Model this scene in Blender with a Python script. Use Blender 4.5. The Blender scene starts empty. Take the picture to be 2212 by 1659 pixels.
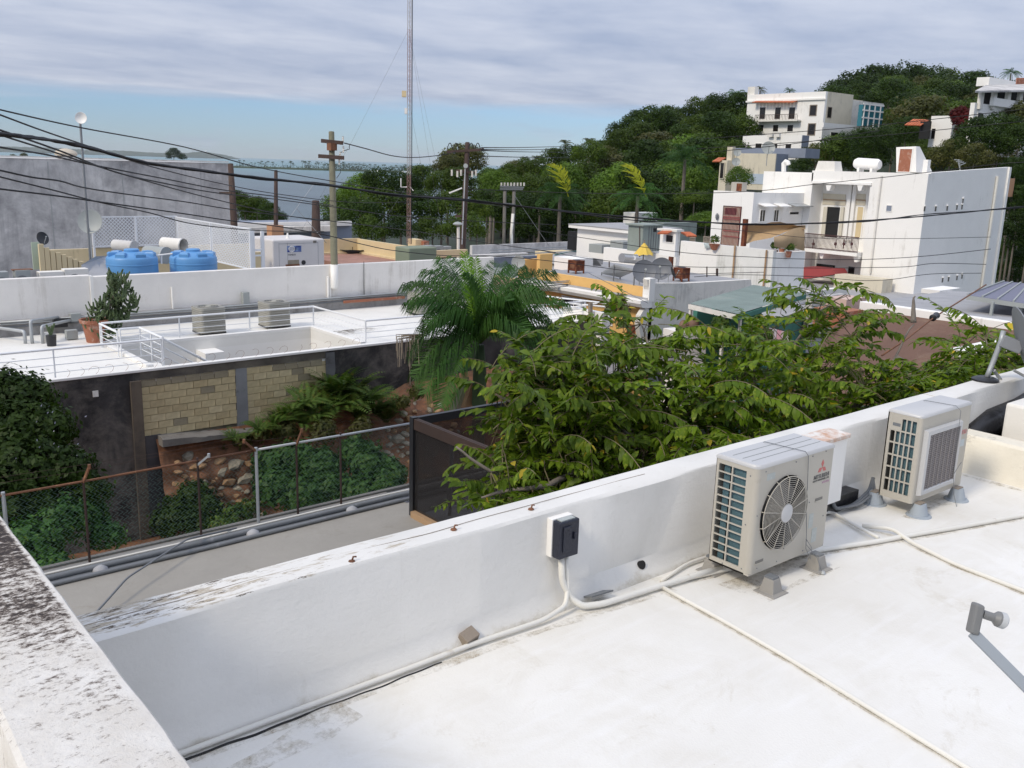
import bpy, bmesh, math, random
import numpy as np
from math import radians, sin, cos, pi, atan2, sqrt
from mathutils import Vector, Matrix, noise as mnoise

random.seed(7); rng = np.random.default_rng(7)
scene = bpy.context.scene
COL = scene.collection

# ------------------------------------------------------------------ camera
# X runs along the parapet (to the right and away), Y across it (to the left and away), Z up; roof terrace at z = 0
EYE = np.array([0.0, 0.0, 3.05])
FPX, PW, PH = 2010.0, 2212.0, 1659.0
PITCH, ROLL, YAW = radians(13.2), math.atan(0.030), radians(50)
_f = np.array([cos(YAW)*cos(PITCH), sin(YAW)*cos(PITCH), -sin(PITCH)])
_r = np.array([sin(YAW), -cos(YAW), 0.0]); _u = np.cross(_r, _f)
_R = cos(ROLL)*_r + sin(ROLL)*_u
_U = -sin(ROLL)*_r + cos(ROLL)*_u
cam_data = bpy.data.cameras.new("camera"); cam = bpy.data.objects.new("camera", cam_data)
COL.objects.link(cam); scene.camera = cam
cam.matrix_world = Matrix(((_R[0], _U[0], -_f[0], EYE[0]), (_R[1], _U[1], -_f[1], EYE[1]), (_R[2], _U[2], -_f[2], EYE[2]), (0, 0, 0, 1)))
cam_data.sensor_width = 36.0; cam_data.lens = 36.0*FPX/PW
cam_data.clip_start = 0.05; cam_data.clip_end = 120000.0

# ------------------------------------------------------------------ sky, sun, exposure
SUN_AZ = radians(182); SUN_EL = radians(42)      # direction towards the sun in the XY plane
w = bpy.data.worlds.new("World"); scene.world = w; w.use_nodes = True
nt = w.node_tree; nt.nodes.clear()
def N(t, **k):
    n = nt.nodes.new(t)
    for a, b in k.items(): setattr(n, a, b)
    return n
def LK(a, b): nt.links.new(a, b)
def M_(op, a, b=None, clamp=False):
    n = N('ShaderNodeMath', operation=op, use_clamp=clamp)
    for i, v in enumerate((a, b)):
        if v is None: continue
        if isinstance(v, (int, float)): n.inputs[i].default_value = v
        else: LK(v, n.inputs[i])
    return n.outputs[0]
out = N('ShaderNodeOutputWorld'); bg = N('ShaderNodeBackground'); LK(bg.outputs[0], out.inputs[0])
sky = N('ShaderNodeTexSky', sky_type='NISHITA', sun_disc=False)
sky.sun_elevation = SUN_EL; sky.sun_rotation = atan2(cos(SUN_AZ), sin(SUN_AZ))
sky.air_density = 1.0; sky.dust_density = 0.0; sky.ozone_density = 1.6
tc = N('ShaderNodeTexCoord'); sep = N('ShaderNodeSeparateXYZ'); LK(tc.outputs['Generated'], sep.inputs[0])
# cloud deck: noise on a plane overhead, seen in perspective
zz = M_('ADD', M_('MAXIMUM', sep.outputs[2], 0.0), 0.055)
cx = M_('DIVIDE', sep.outputs[0], zz); cy = M_('DIVIDE', sep.outputs[1], zz)
comb = N('ShaderNodeCombineXYZ'); LK(cx, comb.inputs[0]); LK(cy, comb.inputs[1])
mp = N('ShaderNodeMapping'); LK(comb.outputs[0], mp.inputs[0])
mp.inputs['Rotation'].default_value = (0, 0, radians(-40)); mp.inputs['Scale'].default_value = (0.34, 0.46, 1)
def wnoise(scale, detail, rough, dist=0.0):
    n = N('ShaderNodeTexNoise'); LK(mp.outputs[0], n.inputs['Vector'])
    n.inputs['Scale'].default_value = scale; n.inputs['Detail'].default_value = detail
    n.inputs['Roughness'].default_value = rough; n.inputs['Distortion'].default_value = dist
    return n.outputs[0]
n1 = wnoise(1.1, 7, 0.55, 0.3); n2 = wnoise(3.2, 8, 0.6, 0.2)
elev = N('ShaderNodeMapRange', interpolation_type='SMOOTHSTEP'); LK(sep.outputs[2], elev.inputs[0])
elev.inputs[1].default_value = 0.028; elev.inputs[2].default_value = 0.085
cover = M_('ADD', M_('MULTIPLY', elev.outputs[0], 1.05), M_('MULTIPLY', M_('SUBTRACT', n1, 0.5), 1.1))
cover = M_('MULTIPLY', M_('SUBTRACT', cover, 0.30), 1.9, clamp=True)
# small low cumulus near the horizon
mp2 = N('ShaderNodeMapping'); LK(tc.outputs['Generated'], mp2.inputs[0]); mp2.inputs['Scale'].default_value = (9, 9, 34)
n3 = N('ShaderNodeTexNoise'); LK(mp2.outputs[0], n3.inputs['Vector']); n3.inputs['Scale'].default_value = 1.3; n3.inputs['Detail'].default_value = 6
low = M_('MULTIPLY', M_('SUBTRACT', n3.outputs[0], 0.56), 5.0, clamp=True)
low = M_('MULTIPLY', low, 0.55)
cover = M_('MAXIMUM', cover, low)
cover = M_('MULTIPLY', cover, 0.93)
shade = M_('ADD', M_('MULTIPLY', n2, 0.55), M_('MULTIPLY', n1, 0.45))
cr = N('ShaderNodeValToRGB'); LK(shade, cr.inputs[0])
cr.color_ramp.elements[0].position = 0.36; cr.color_ramp.elements[0].color = (3.5, 4.05, 5.4, 1)
cr.color_ramp.elements[1].position = 0.64; cr.color_ramp.elements[1].color = (5.8, 6.1, 7.0, 1)
tint = N('ShaderNodeMixRGB', blend_type='MULTIPLY'); tint.inputs[0].default_value = 1; LK(sky.outputs[0], tint.inputs[1]); tr_ = N('ShaderNodeValToRGB'); LK(sep.outputs[2], tr_.inputs[0]); tr_.color_ramp.elements[0].position = 0.0; tr_.color_ramp.elements[0].color = (.47, .62, 1.0, 1); tr_.color_ramp.elements[1].position = .16; tr_.color_ramp.elements[1].color = (.70, .86, 1.08, 1); LK(tr_.outputs[0], tint.inputs[2])
mx = N('ShaderNodeMixRGB'); LK(cover, mx.inputs[0]); LK(tint.outputs[0], mx.inputs[1]); LK(cr.outputs[0], mx.inputs[2])
zg_ = M_('ADD', M_('MULTIPLY', M_('MAXIMUM', sep.outputs[2], 0.0), 1.1), 0.97)   # an overcast sky is brighter overhead than low down
zm_ = N('ShaderNodeVectorMath', operation='SCALE'); LK(mx.outputs[0], zm_.inputs[0]); LK(zg_, zm_.inputs['Scale']); LK(zm_.outputs[0], bg.inputs[0]); bg.inputs[1].default_value = 0.106

sun_d = bpy.data.lights.new("sun", 'SUN'); sun_o = bpy.data.objects.new("sun", sun_d); COL.objects.link(sun_o)
sun_d.energy = 2.25; sun_d.angle = radians(11); sun_d.color = (1.0, 0.90, 0.74)
_sd = Vector((cos(SUN_AZ)*cos(SUN_EL), sin(SUN_AZ)*cos(SUN_EL), sin(SUN_EL)))
sun_o.rotation_euler = _sd.to_track_quat('Z', 'Y').to_euler(); sun_o.location = (0, 0, 60)
vs = scene.view_settings; vs.view_transform = 'Standard'; vs.look = 'None'; vs.exposure = -0.02; vs.gamma = 1.0
vs.use_curve_mapping = False
scene.cycles.max_bounces = 6; scene.cycles.transparent_max_bounces = 12

# ------------------------------------------------------------------ helpers: where a sight line meets a plane (metres)
def ray(px, py): return _f + (px-PW/2)/FPX*_R - (py-PH/2)/FPX*_U
def A(px, py, x=None, y=None, z=None, d=None):
    r = ray(px, py)
    if z is not None: t = (z-EYE[2])/r[2]
    elif x is not None: t = x/r[0]
    elif y is not None: t = y/r[1]
    else: t = d
    return Vector(EYE + r*t)
def depth(p): return float((np.array(p)-EYE)@_f)
def proj(p):
    q = np.array(p, float)-EYE; d = q@_f
    return PW/2+FPX*(q@_R)/d, PH/2-FPX*(q@_U)/d

def tag(o, label=None, cat=None, group=None, kind=None):
    if label: o['label'] = label
    if cat: o['category'] = cat
    if group: o['group'] = group
    if kind: o['kind'] = kind
    return o
def thing(name, loc, label, cat, group=None, rz=0.0):
    o = bpy.data.objects.new(name, None); COL.objects.link(o)
    o.location = Vector(loc); o.rotation_euler = (0, 0, rz); o.empty_display_size = 0.2
    return tag(o, label, cat, group)

class MB:
    """collects shapes (in world metres, or local ones with local=True at build) and links them as one mesh"""
    def __init__(s): s.v = []; s.f = []
    def add(s, vs, fs):
        o = len(s.v); s.v += [tuple(map(float, p)) for p in vs]; s.f += [tuple(i+o for i in f) for f in fs]; return s
    def box(s, x0, x1, y0, y1, z0, z1):
        if x0 > x1: x0, x1 = x1, x0
        if y0 > y1: y0, y1 = y1, y0
        if z0 > z1: z0, z1 = z1, z0
        return s.add([(x0,y0,z0),(x1,y0,z0),(x1,y1,z0),(x0,y1,z0),(x0,y0,z1),(x1,y0,z1),(x1,y1,z1),(x0,y1,z1)],
                     [(0,3,2,1),(4,5,6,7),(0,1,5,4),(1,2,6,5),(2,3,7,6),(3,0,4,7)])
    def obox(s, c, ax, ay, az):
        c, ax, ay, az = map(Vector, (c, ax, ay, az))
        P = [c+i*ax+j*ay+k*az for k in (-1,1) for j in (-1,1) for i in (-1,1)]
        return s.add(P, [(0,2,3,1),(4,5,7,6),(0,1,5,4),(1,3,7,5),(3,2,6,7),(2,0,4,6)])
    def bar(s, a, b, w, h=None, up=(0,0,1)):
        a, b = Vector(a), Vector(b); d = b-a; L = d.length
        if L < 1e-6: return s
        d.normalize(); u = Vector(up)
        if abs(d.dot(u)) > .98: u = Vector((1,0,0))
        side = d.cross(u).normalized(); u2 = side.cross(d)
        return s.obox((a+b)/2, side*w/2, d*L/2, u2*(h or w)/2)
    def tube(s, a, b, r0, r1=None, n=8, cap=True):
        return s.path([a, b], [r0, r0 if r1 is None else r1], n, cap)
    def path(s, pts, r, n=8, cap=True):
        pts = [Vector(p) for p in pts]; m = len(pts)
        rs = r if isinstance(r, (list, tuple)) else [r]*m
        base = len(s.v); prev = None
        for i, p in enumerate(pts):
            t = (pts[min(i+1, m-1)]-pts[max(i-1, 0)])
            t = t.normalized() if t.length > 1e-9 else Vector((0,0,1))
            if prev is None:
                a = Vector((0,0,1)) if abs(t.z) < .9 else Vector((1,0,0)); u = t.cross(a).normalized()
            else:
                u = (prev-t*prev.dot(t)); u = u.normalized() if u.length > 1e-6 else t.orthogonal().normalized()
            prev = u; v = t.cross(u)
            for k in range(n):
                a = 2*pi*k/n; s.v.append(tuple(p+(u*cos(a)+v*sin(a))*rs[i]))
        for i in range(m-1):
            for k in range(n):
                a = base+i*n+k; b = base+i*n+(k+1) % n; s.f.append((a, b, b+n, a+n))
        if cap:
            s.f.append(tuple(base+k for k in reversed(range(n)))); s.f.append(tuple(base+(m-1)*n+k for k in range(n)))
        return s
    def lathe(s, prof, c=(0,0,0), n=24, axis=(0,0,1), cap=True):
        c = Vector(c); ax = Vector(axis).normalized(); u = ax.orthogonal().normalized()
        if abs(ax.z) > .99: u = Vector((1,0,0))
        v = ax.cross(u); base = len(s.v); m = len(prof)
        for r, z in prof:
            for k in range(n):
                a = 2*pi*k/n; s.v.append(tuple(c+ax*z+(u*cos(a)+v*sin(a))*r))
        for i in range(m-1):
            for k in range(n):
                a = base+i*n+k; b = base+i*n+(k+1) % n; s.f.append((a, b, b+n, a+n))
        if cap:
            s.f.append(tuple(base+k for k in reversed(range(n)))); s.f.append(tuple(base+(m-1)*n+k for k in range(n)))
        return s
    def prism(s, poly, vec):
        poly = [Vector(p) for p in poly]; vec = Vector(vec); n = len(poly)
        return s.add(poly+[p+vec for p in poly], [tuple(reversed(range(n))), tuple(range(n, 2*n))]+[(i, (i+1) % n, (i+1) % n+n, i+n) for i in range(n)])
    def quad(s, *p): return s.add(p, [tuple(range(len(p)))])
    def loft(s, rings, cap=True, close=True):
        n = len(rings[0]); base = len(s.v)
        for r in rings: s.v += [tuple(map(float, p)) for p in r]
        for i in range(len(rings)-1):
            for k in range(n if close else n-1):
                a = base+i*n+k; b = base+i*n+(k+1) % n; s.f.append((a, b, b+n, a+n))
        if cap and close:
            s.f.append(tuple(base+k for k in reversed(range(n)))); s.f.append(tuple(base+(len(rings)-1)*n+k for k in range(n)))
        return s
    def build(s, name, mat=None, parent=None, smooth=False, bevel=0, local=False, kind=None, label=None, fixn=True):
        if parent is not None:
            off = Vector((0,0,0)) if local else parent_world(parent)
        elif local: off = Vector((0,0,0))
        else:
            a = np.array(s.v); off = Vector((float((a[:,0].min()+a[:,0].max())/2), float((a[:,1].min()+a[:,1].max())/2), float(a[:,2].min())))
        me = bpy.data.meshes.new(name)
        arr = np.array(s.v, dtype=np.float64)-np.array(off)
        me.from_pydata(arr.tolist(), [], s.f); me.update()
        if fixn and len(s.f) < 60000:
            bm = bmesh.new(); bm.from_mesh(me); bmesh.ops.recalc_face_normals(bm, faces=bm.faces); bm.to_mesh(me); bm.free()
        if smooth: me.polygons.foreach_set('use_smooth', [True]*len(me.polygons))
        if mat: me.materials.append(mat)
        o = bpy.data.objects.new(name, me); COL.objects.link(o)
        if parent is not None: o.parent = parent
        elif not local: o.location = off
        if smooth == 'auto':
            me.polygons.foreach_set('use_smooth', [True]*len(me.polygons)); me.set_sharp_from_angle(angle=radians(40))
        if bevel:
            b = o.modifiers.new('bevel', 'BEVEL'); b.width = bevel; b.segments = 2; b.limit_method = 'ANGLE'; b.angle_limit = radians(40)
        if kind: o['kind'] = kind
        if label: o['label'] = label
        return o
def parent_world(p):
    o = Vector((0,0,0))
    while p is not None: o += p.location; p = p.parent
    return o
def copy_tree(o, parent=None):
    c = o.copy(); COL.objects.link(c); c.parent = parent
    for ch in list(o.children): copy_tree(ch, c)
    return c
def meshobj(name, verts, faces, mat, parent=None, loc=None, smooth=False):
    me = bpy.data.meshes.new(name); verts = np.asarray(verts, dtype=np.float32); faces = np.asarray(faces, dtype=np.int32)
    k = faces.shape[1]
    me.vertices.add(len(verts)); me.vertices.foreach_set('co', verts.ravel())
    me.loops.add(faces.size); me.loops.foreach_set('vertex_index', faces.ravel())
    me.polygons.add(len(faces)); me.polygons.foreach_set('loop_start', np.arange(0, faces.size, k, dtype=np.int32))
    if smooth: me.polygons.foreach_set('use_smooth', np.ones(len(faces), bool))
    me.update(calc_edges=True); me.validate()
    if mat: me.materials.append(mat)
    o = bpy.data.objects.new(name, me); COL.objects.link(o)
    if parent is not None: o.parent = parent
    if loc is not None: o.location = loc
    return o

# ------------------------------------------------------------------ materials
def mat_new(name):
    m = bpy.data.materials.new(name); m.use_nodes = True; t = m.node_tree
    return m, t, t.nodes['Principled BSDF']
def _n(t, ty, **k):
    n = t.nodes.new(ty)
    for a, b in k.items(): setattr(n, a, b)
    return n
def _noise(t, vec, scale, detail=5, rough=.6, dist=0.0):
    n = _n(t, 'ShaderNodeTexNoise'); t.links.new(vec, n.inputs['Vector'])
    n.inputs['Scale'].default_value = scale; n.inputs['Detail'].default_value = detail; n.inputs['Roughness'].default_value = rough
    n.inputs['Distortion'].default_value = dist
    return n.outputs[0]
def _ramp(t, v, a, b, ca=(0,0,0,1), cb=(1,1,1,1)):
    r = _n(t, 'ShaderNodeValToRGB'); t.links.new(v, r.inputs[0])
    r.color_ramp.elements[0].position = a; r.color_ramp.elements[1].position = b
    r.color_ramp.elements[0].color = ca; r.color_ramp.elements[1].color = cb
    return r.outputs[0]
def _mix(t, f, a, b, mode='MIX'):
    m = _n(t, 'ShaderNodeMixRGB', blend_type=mode)
    for i, v in enumerate((f, a, b)):
        if isinstance(v, (int, float)): m.inputs[i].default_value = v
        elif isinstance(v, tuple): m.inputs[i].default_value = (*v[:3], 1)
        else: t.links.new(v, m.inputs[i])
    return m.outputs[0]
def _vec(t, scale=(1,1,1), coord='Object', rot=(0,0,0)):
    c = _n(t, 'ShaderNodeTexCoord'); mp = _n(t, 'ShaderNodeMapping'); t.links.new(c.outputs[coord], mp.inputs[0])
    mp.inputs['Scale'].default_value = scale; mp.inputs['Rotation'].default_value = rot
    return mp.outputs[0]
def surf(name, rgb, var=.08, dirt=None, amt=0.0, dscale=1.2, streak=0.0, rough=.75, bump=.15, bscale=40, metal=0.0, specks=0.0, spec=None, vscale=1.0):
    """painted, plastered, concrete or metal surface with its own wear"""
    m, t, b = mat_new(name); v = _vec(t)
    lo = tuple(c*(1-var*1.6) for c in rgb); hi = tuple(min(1, c*(1+var*.5)) for c in rgb)
    col = _ramp(t, _noise(t, v, .9*vscale, 6, .65), .3, .7, (*lo,1), (*hi,1))
    if dirt:
        if amt > 0:
            k = _ramp(t, _noise(t, v, dscale, 9, .72, .3), .72-amt*.42, .86-amt*.30)
            col = _mix(t, k, col, dirt)
        if streak > 0:
            vv = _vec(t, (3.5, 3.5, .22)); sm_ = _n(t, 'ShaderNodeMath', operation='MULTIPLY'); t.links.new(_noise(t, vv, .6, 7, .75, .6), sm_.inputs[0]); t.links.new(_ramp(t, _noise(t, v, .35, 6, .7), .3, .75, (.45,.45,.45,1), (1.25,1.25,1.25,1)), sm_.inputs[1]); k = _ramp(t, sm_.outputs[0], .55-streak*.3, .80-streak*.1)
            col = _mix(t, k, col, dirt)
    if specks > 0:
        k = _ramp(t, _noise(t, v, 22, 4, .7), .80-specks*.25, .84-specks*.2)
        col = _mix(t, k, col, tuple(c*.35 for c in (dirt or rgb)))
    t.links.new(col, b.inputs['Base Color'])
    b.inputs['Roughness'].default_value = rough; b.inputs['Metallic'].default_value = metal
    if spec is not None: b.inputs['Specular IOR Level'].default_value = spec
    if bump > 0:
        bp = _n(t, 'ShaderNodeBump'); bp.inputs['Strength'].default_value = bump; bp.inputs['Distance'].default_value = .02
        t.links.new(_noise(t, v, bscale, 5, .6), bp.inputs['Height']); t.links.new(bp.outputs[0], b.inputs['Normal'])
    return m
def leafmat(name, a, b_, c=None, scale=.6, rough=.5, trans=.25, objvar=.25, fine=9.0):
    """foliage: colour drifts from clump to clump, thin leaves let some light through"""
    m, t, b = mat_new(name); v = _vec(t)
    col = _ramp(t, _noise(t, v, scale, 4, .6), .32, .68, (*a,1), (*b_,1))
    if c: col = _mix(t, _ramp(t, _noise(t, v, fine, 2, .5), .58, .72), col, c)
    oi = _n(t, 'ShaderNodeObjectInfo'); hs = _n(t, 'ShaderNodeHueSaturation')
    ma = _n(t, 'ShaderNodeMapRange'); t.links.new(oi.outputs['Random'], ma.inputs[0]); ma.inputs[3].default_value = 1-objvar; ma.inputs[4].default_value = 1+objvar
    t.links.new(ma.outputs[0], hs.inputs['Value']); t.links.new(col, hs.inputs['Color'])
    t.links.new(hs.outputs[0], b.inputs['Base Color']); b.inputs['Roughness'].default_value = rough
    b.inputs['Specular IOR Level'].default_value = .16
    tr = _n(t, 'ShaderNodeBsdfTranslucent'); mixs = _n(t, 'ShaderNodeMixShader'); mixs.inputs[0].default_value = trans
    br = _mix(t, 1.0, hs.outputs[0], (1.3, 1.5, .7), 'MULTIPLY'); t.links.new(br, tr.inputs[0])
    t.links.new(b.outputs[0], mixs.inputs[1]); t.links.new(tr.outputs[0], mixs.inputs[2])
    t.links.new(mixs.outputs[0], t.nodes['Material Output'].inputs[0])
    return m

M = {}
M['white'] = surf('white_paint', (.81,.785,.735), .04, (.42,.38,.31), .10, 1.0, rough=.6, bump=.25, bscale=14)
M['white_clean'] = surf('clean_white_paint', (.83,.81,.77), .02, rough=.5, bump=.05)
M['white_far'] = surf('weathered_white_paint', (.81,.775,.725), .05, (.50,.46,.40), .18, .6, .2, bump=.2, bscale=6)
M['white_stain'] = surf('stained_white_paint', (.78,.75,.69), .07, (.36,.34,.31), .42, 1.0, .3, bump=.3, bscale=8)
M['grey_conc'] = surf('old_grey_concrete', (.62,.60,.575), .14, (.22,.21,.21), .62, .28, .5, bump=.3, bscale=8)
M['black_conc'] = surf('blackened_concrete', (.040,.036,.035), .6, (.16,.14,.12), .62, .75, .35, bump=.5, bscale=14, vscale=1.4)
M['conc'] = surf('bare_concrete', (.20,.185,.165), .2, (.08,.07,.06), .35, 2.5, .3, bump=.6, bscale=25)
M['block'] = surf('yellowish_concrete_block', (.60,.49,.28), .20, (.26,.22,.15), .25, 2.0, bump=.5, bscale=30, vscale=2.5)
M['block_dark'] = surf('stained_concrete_block', (.36,.305,.20), .25, (.09,.08,.065), .4, 3, bump=.5, bscale=30)
M['mortar'] = surf('dark_mortar', (.19,.165,.11), .2, bump=.3)
M['roof_grey'] = surf('grey_roof_coating', (.31,.29,.255), .08, (.23,.205,.165), .35, 1.4, rough=.8, bump=.35, bscale=10, specks=.1)
M['roof_grey2'] = surf('grey_roof_membrane', (.36,.36,.37), .1, (.22,.22,.22), .3, 1.0, rough=.85, bump=.2)
M['tar'] = surf('black_tar', (.015,.015,.018), .3, rough=.35, bump=.6, bscale=9)
M['pipe_grey'] = surf('grey_pipe', (.17,.18,.19), .15, (.34,.35,.36), .3, 4, rough=.5, bump=.1)
M['steel'] = surf('galvanised_steel', (.42,.44,.45), .1, (.25,.25,.24), .2, 6, rough=.45, metal=.3, bump=.05)
M['pvc'] = surf('painted_pvc', (.72,.70,.64), .06, (.40,.34,.26), .25, 3.5, rough=.5, bump=.05)
M['rust'] = surf('rusty_steel', (.23,.10,.05), .3, (.36,.19,.09), .4, 6, rough=.85, bump=.4, bscale=60)
M['rust_dark'] = surf('dark_rusty_post', (.06,.035,.028), .3, (.16,.08,.04), .25, 6, rough=.85, bump=.3)
M['rail'] = surf('white_railing_paint', (.78,.79,.80), .03, rough=.4, bump=0)
M['ac'] = surf('beige_appliance_paint', (.45,.42,.36), .04, (.33,.29,.23), .22, 3, rough=.42, bump=.04, bscale=120)
M['ac_top'] = surf('grey_white_appliance_lid', (.50,.50,.50), .03, (.45,.44,.42), .10, 3, rough=.35, bump=.03)
M['coil'] = surf('teal_coil_fins', (.075,.155,.185), .15, (.04,.08,.10), .3, 8, rough=.5, bump=.6, bscale=160)
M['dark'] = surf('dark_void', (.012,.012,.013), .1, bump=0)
M['black_plastic'] = surf('black_plastic', (.02,.021,.024), .1, rough=.4, bump=.05)
M['navy'] = surf('navy_black_paint', (.016,.019,.034), .25, (.035,.04,.06), .3, 12, rough=.5, bump=.25, bscale=70)
M['wood'] = surf('weathered_wood', (.30,.25,.20), .2, (.14,.11,.08), .3, 6, rough=.85, bump=.4, bscale=50)
M['wood_new'] = surf('raw_wood', (.42,.27,.15), .2, (.2,.1,.05), .3, 3, rough=.8, bump=.3)
M['terracotta'] = surf('terracotta', (.36,.135,.075), .15, (.55,.42,.34), .45, 4, rough=.8, bump=.2)
M['beige_unit'] = surf('beige_grey_condenser', (.40,.39,.34), .05, rough=.5, bump=0)
M['elec_grey'] = surf('grey_box_paint', (.33,.35,.34), .06, rough=.5, bump=0)
M['brown_glass'] = surf('dark_window', (.022,.018,.017), .2, rough=.25, bump=0)
M['wire'] = surf('black_cable', (.008,.008,.009), .1, rough=.6, bump=0)
M['stone'] = surf('rubble_stone', (.33,.29,.22), .35, (.10,.09,.07), .4, 3, bump=.8, bscale=9)
M['earth'] = surf('red_earth', (.24,.105,.048), .4, (.06,.038,.022), .55, 1.6, bump=1.0, bscale=7, vscale=2)
M['ylow'] = surf('pale_yellow_paint', (.68,.55,.33), .06, (.45,.36,.22), .15, .8, .1, bump=.1)
M['orange'] = surf('orange_yellow_paint', (.76,.46,.16), .05, (.5,.3,.12), .10, 1, .1, bump=.1)
M['brick_red'] = surf('red_brick_floor', (.36,.19,.14), .2, (.20,.10,.08), .4, 3, bump=.3)

def mat_roof():
    """white elastomeric coating with brush marks, yellowed patches and moss along the wall foot"""
    m, t, b = mat_new('white_roof_coating'); v = _vec(t, coord='Object')
    col = _ramp(t, _noise(t, v, .55, 7, .62, .4), .30, .72, (.70,.675,.62,1), (.79,.77,.72,1))
    k = _ramp(t, _noise(t, v, 1.7, 9, .70, .8), .47, .74); col = _mix(t, _mix(t, 1.0, k, (.7,.7,.7), 'MULTIPLY'), col, (.66,.625,.55))
    k = _ramp(t, _noise(t, v, .9, 10, .78, 1.2), .58, .66); col = _mix(t, _mix(t, 1.0, k, (.75,.75,.75), 'MULTIPLY'), col, (.62,.58,.50))
    vb = _vec(t, (1.2, 9, 1), rot=(0, 0, radians(35))); k = _ramp(t, _noise(t, vb, 1.0, 5, .6), .5, .75)
    col = _mix(t, _mix(t, 1.0, k, (.35,.35,.35), 'MULTIPLY'), col, (.83,.82,.81))
    k = _ramp(t, _noise(t, v, 24, 4, .7), .70, .735); col = _mix(t, k, col, (.46,.42,.36))
    # moss and grime near the wall foot (y about 4.4) and the left corner
    sp = _n(t, 'ShaderNodeSeparateXYZ'); g = _n(t, 'ShaderNodeTexCoord'); t.links.new(g.outputs['Object'], sp.inputs[0])
    mr = _n(t, 'ShaderNodeMapRange'); t.links.new(sp.outputs[1], mr.inputs[0])
    mr.inputs[1].default_value = 0.45; mr.inputs[2].default_value = 1.4
    mu = _n(t, 'ShaderNodeMath', operation='MULTIPLY'); t.links.new(mr.outputs[0], mu.inputs[0]); t.links.new(_noise(t, v, 2.2, 8, .75), mu.inputs[1])
    col = _mix(t, _ramp(t, mu.outputs[0], .50, .72), col, (.44,.40,.27))
    t.links.new(col, b.inputs['Base Color']); b.inputs['Roughness'].default_value = .55
    bp = _n(t, 'ShaderNodeBump'); bp.inputs['Strength'].default_value = .35; bp.inputs['Distance'].default_value = .012
    h = _mix(t, .5, _noise(t, v, 5, 8, .65), _noise(t, v, 60, 3, .6)); t.links.new(h, bp.inputs['Height'])
    t.links.new(bp.outputs[0], b.inputs['Normal']); return m
M['roof'] = mat_roof()

def mat_coping():
    """white wash over concrete eaten by black lichen, heavier towards the far end"""
    m, t, b = mat_new('lichen_stained_whitewash'); v = _vec(t)
    col = _ramp(t, _noise(t, v, 5, 8, .7), .3, .72, (.60,.56,.50,1), (.76,.735,.69,1))
    g = _n(t, 'ShaderNodeTexCoord'); sp = _n(t, 'ShaderNodeSeparateXYZ'); t.links.new(g.outputs['Object'], sp.inputs[0])
    mr = _n(t, 'ShaderNodeMapRange'); t.links.new(sp.outputs[1], mr.inputs[0]); mr.inputs[1].default_value = 2.6-3.5; mr.inputs[2].default_value = 4.2-3.5
    mr.inputs[3].default_value = .045; mr.inputs[4].default_value = .24
    # the outer 5 cm stay cleaner
    ex = _n(t, 'ShaderNodeMapRange'); t.links.new(sp.outputs[0], ex.inputs[0]); ex.inputs[1].default_value = .145; ex.inputs[2].default_value = .165; ex.inputs[4].default_value = -.16
    v2 = _vec(t, (22, 36, 12), rot=(0, 0, radians(-20)))
    s1 = _noise(t, v2, 1.0, 12, .80, .15); s2 = _noise(t, v, 2.3, 4, .6)
    a = _n(t, 'ShaderNodeMath', operation='ADD'); t.links.new(s1, a.inputs[0]); t.links.new(mr.outputs[0], a.inputs[1])
    a2 = _n(t, 'ShaderNodeMath', operation='ADD'); t.links.new(a.outputs[0], a2.inputs[0]); t.links.new(ex.outputs[0], a2.inputs[1])
    a3 = _n(t, 'ShaderNodeMath', operation='MULTIPLY_ADD'); t.links.new(s2, a3.inputs[0]); a3.inputs[1].default_value = .34; t.links.new(a2.outputs[0], a3.inputs[2])
    k = _ramp(t, a3.outputs[0], .745, .85); col = _mix(t, k, col, (.15,.115,.09))
    k = _ramp(t, a3.outputs[0], .82, .90); col = _mix(t, k, col, (.028,.020,.018))
    t.links.new(col, b.inputs['Base Color']); b.inputs['Roughness'].default_value = .9
    bp = _n(t, 'ShaderNodeBump'); bp.inputs['Strength'].default_value = .7; bp.inputs['Distance'].default_value = .01
    t.links.new(_noise(t, v, 30, 8, .7), bp.inputs['Height']); t.links.new(bp.outputs[0], b.inputs['Normal']); return m
M['coping'] = mat_coping()

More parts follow.
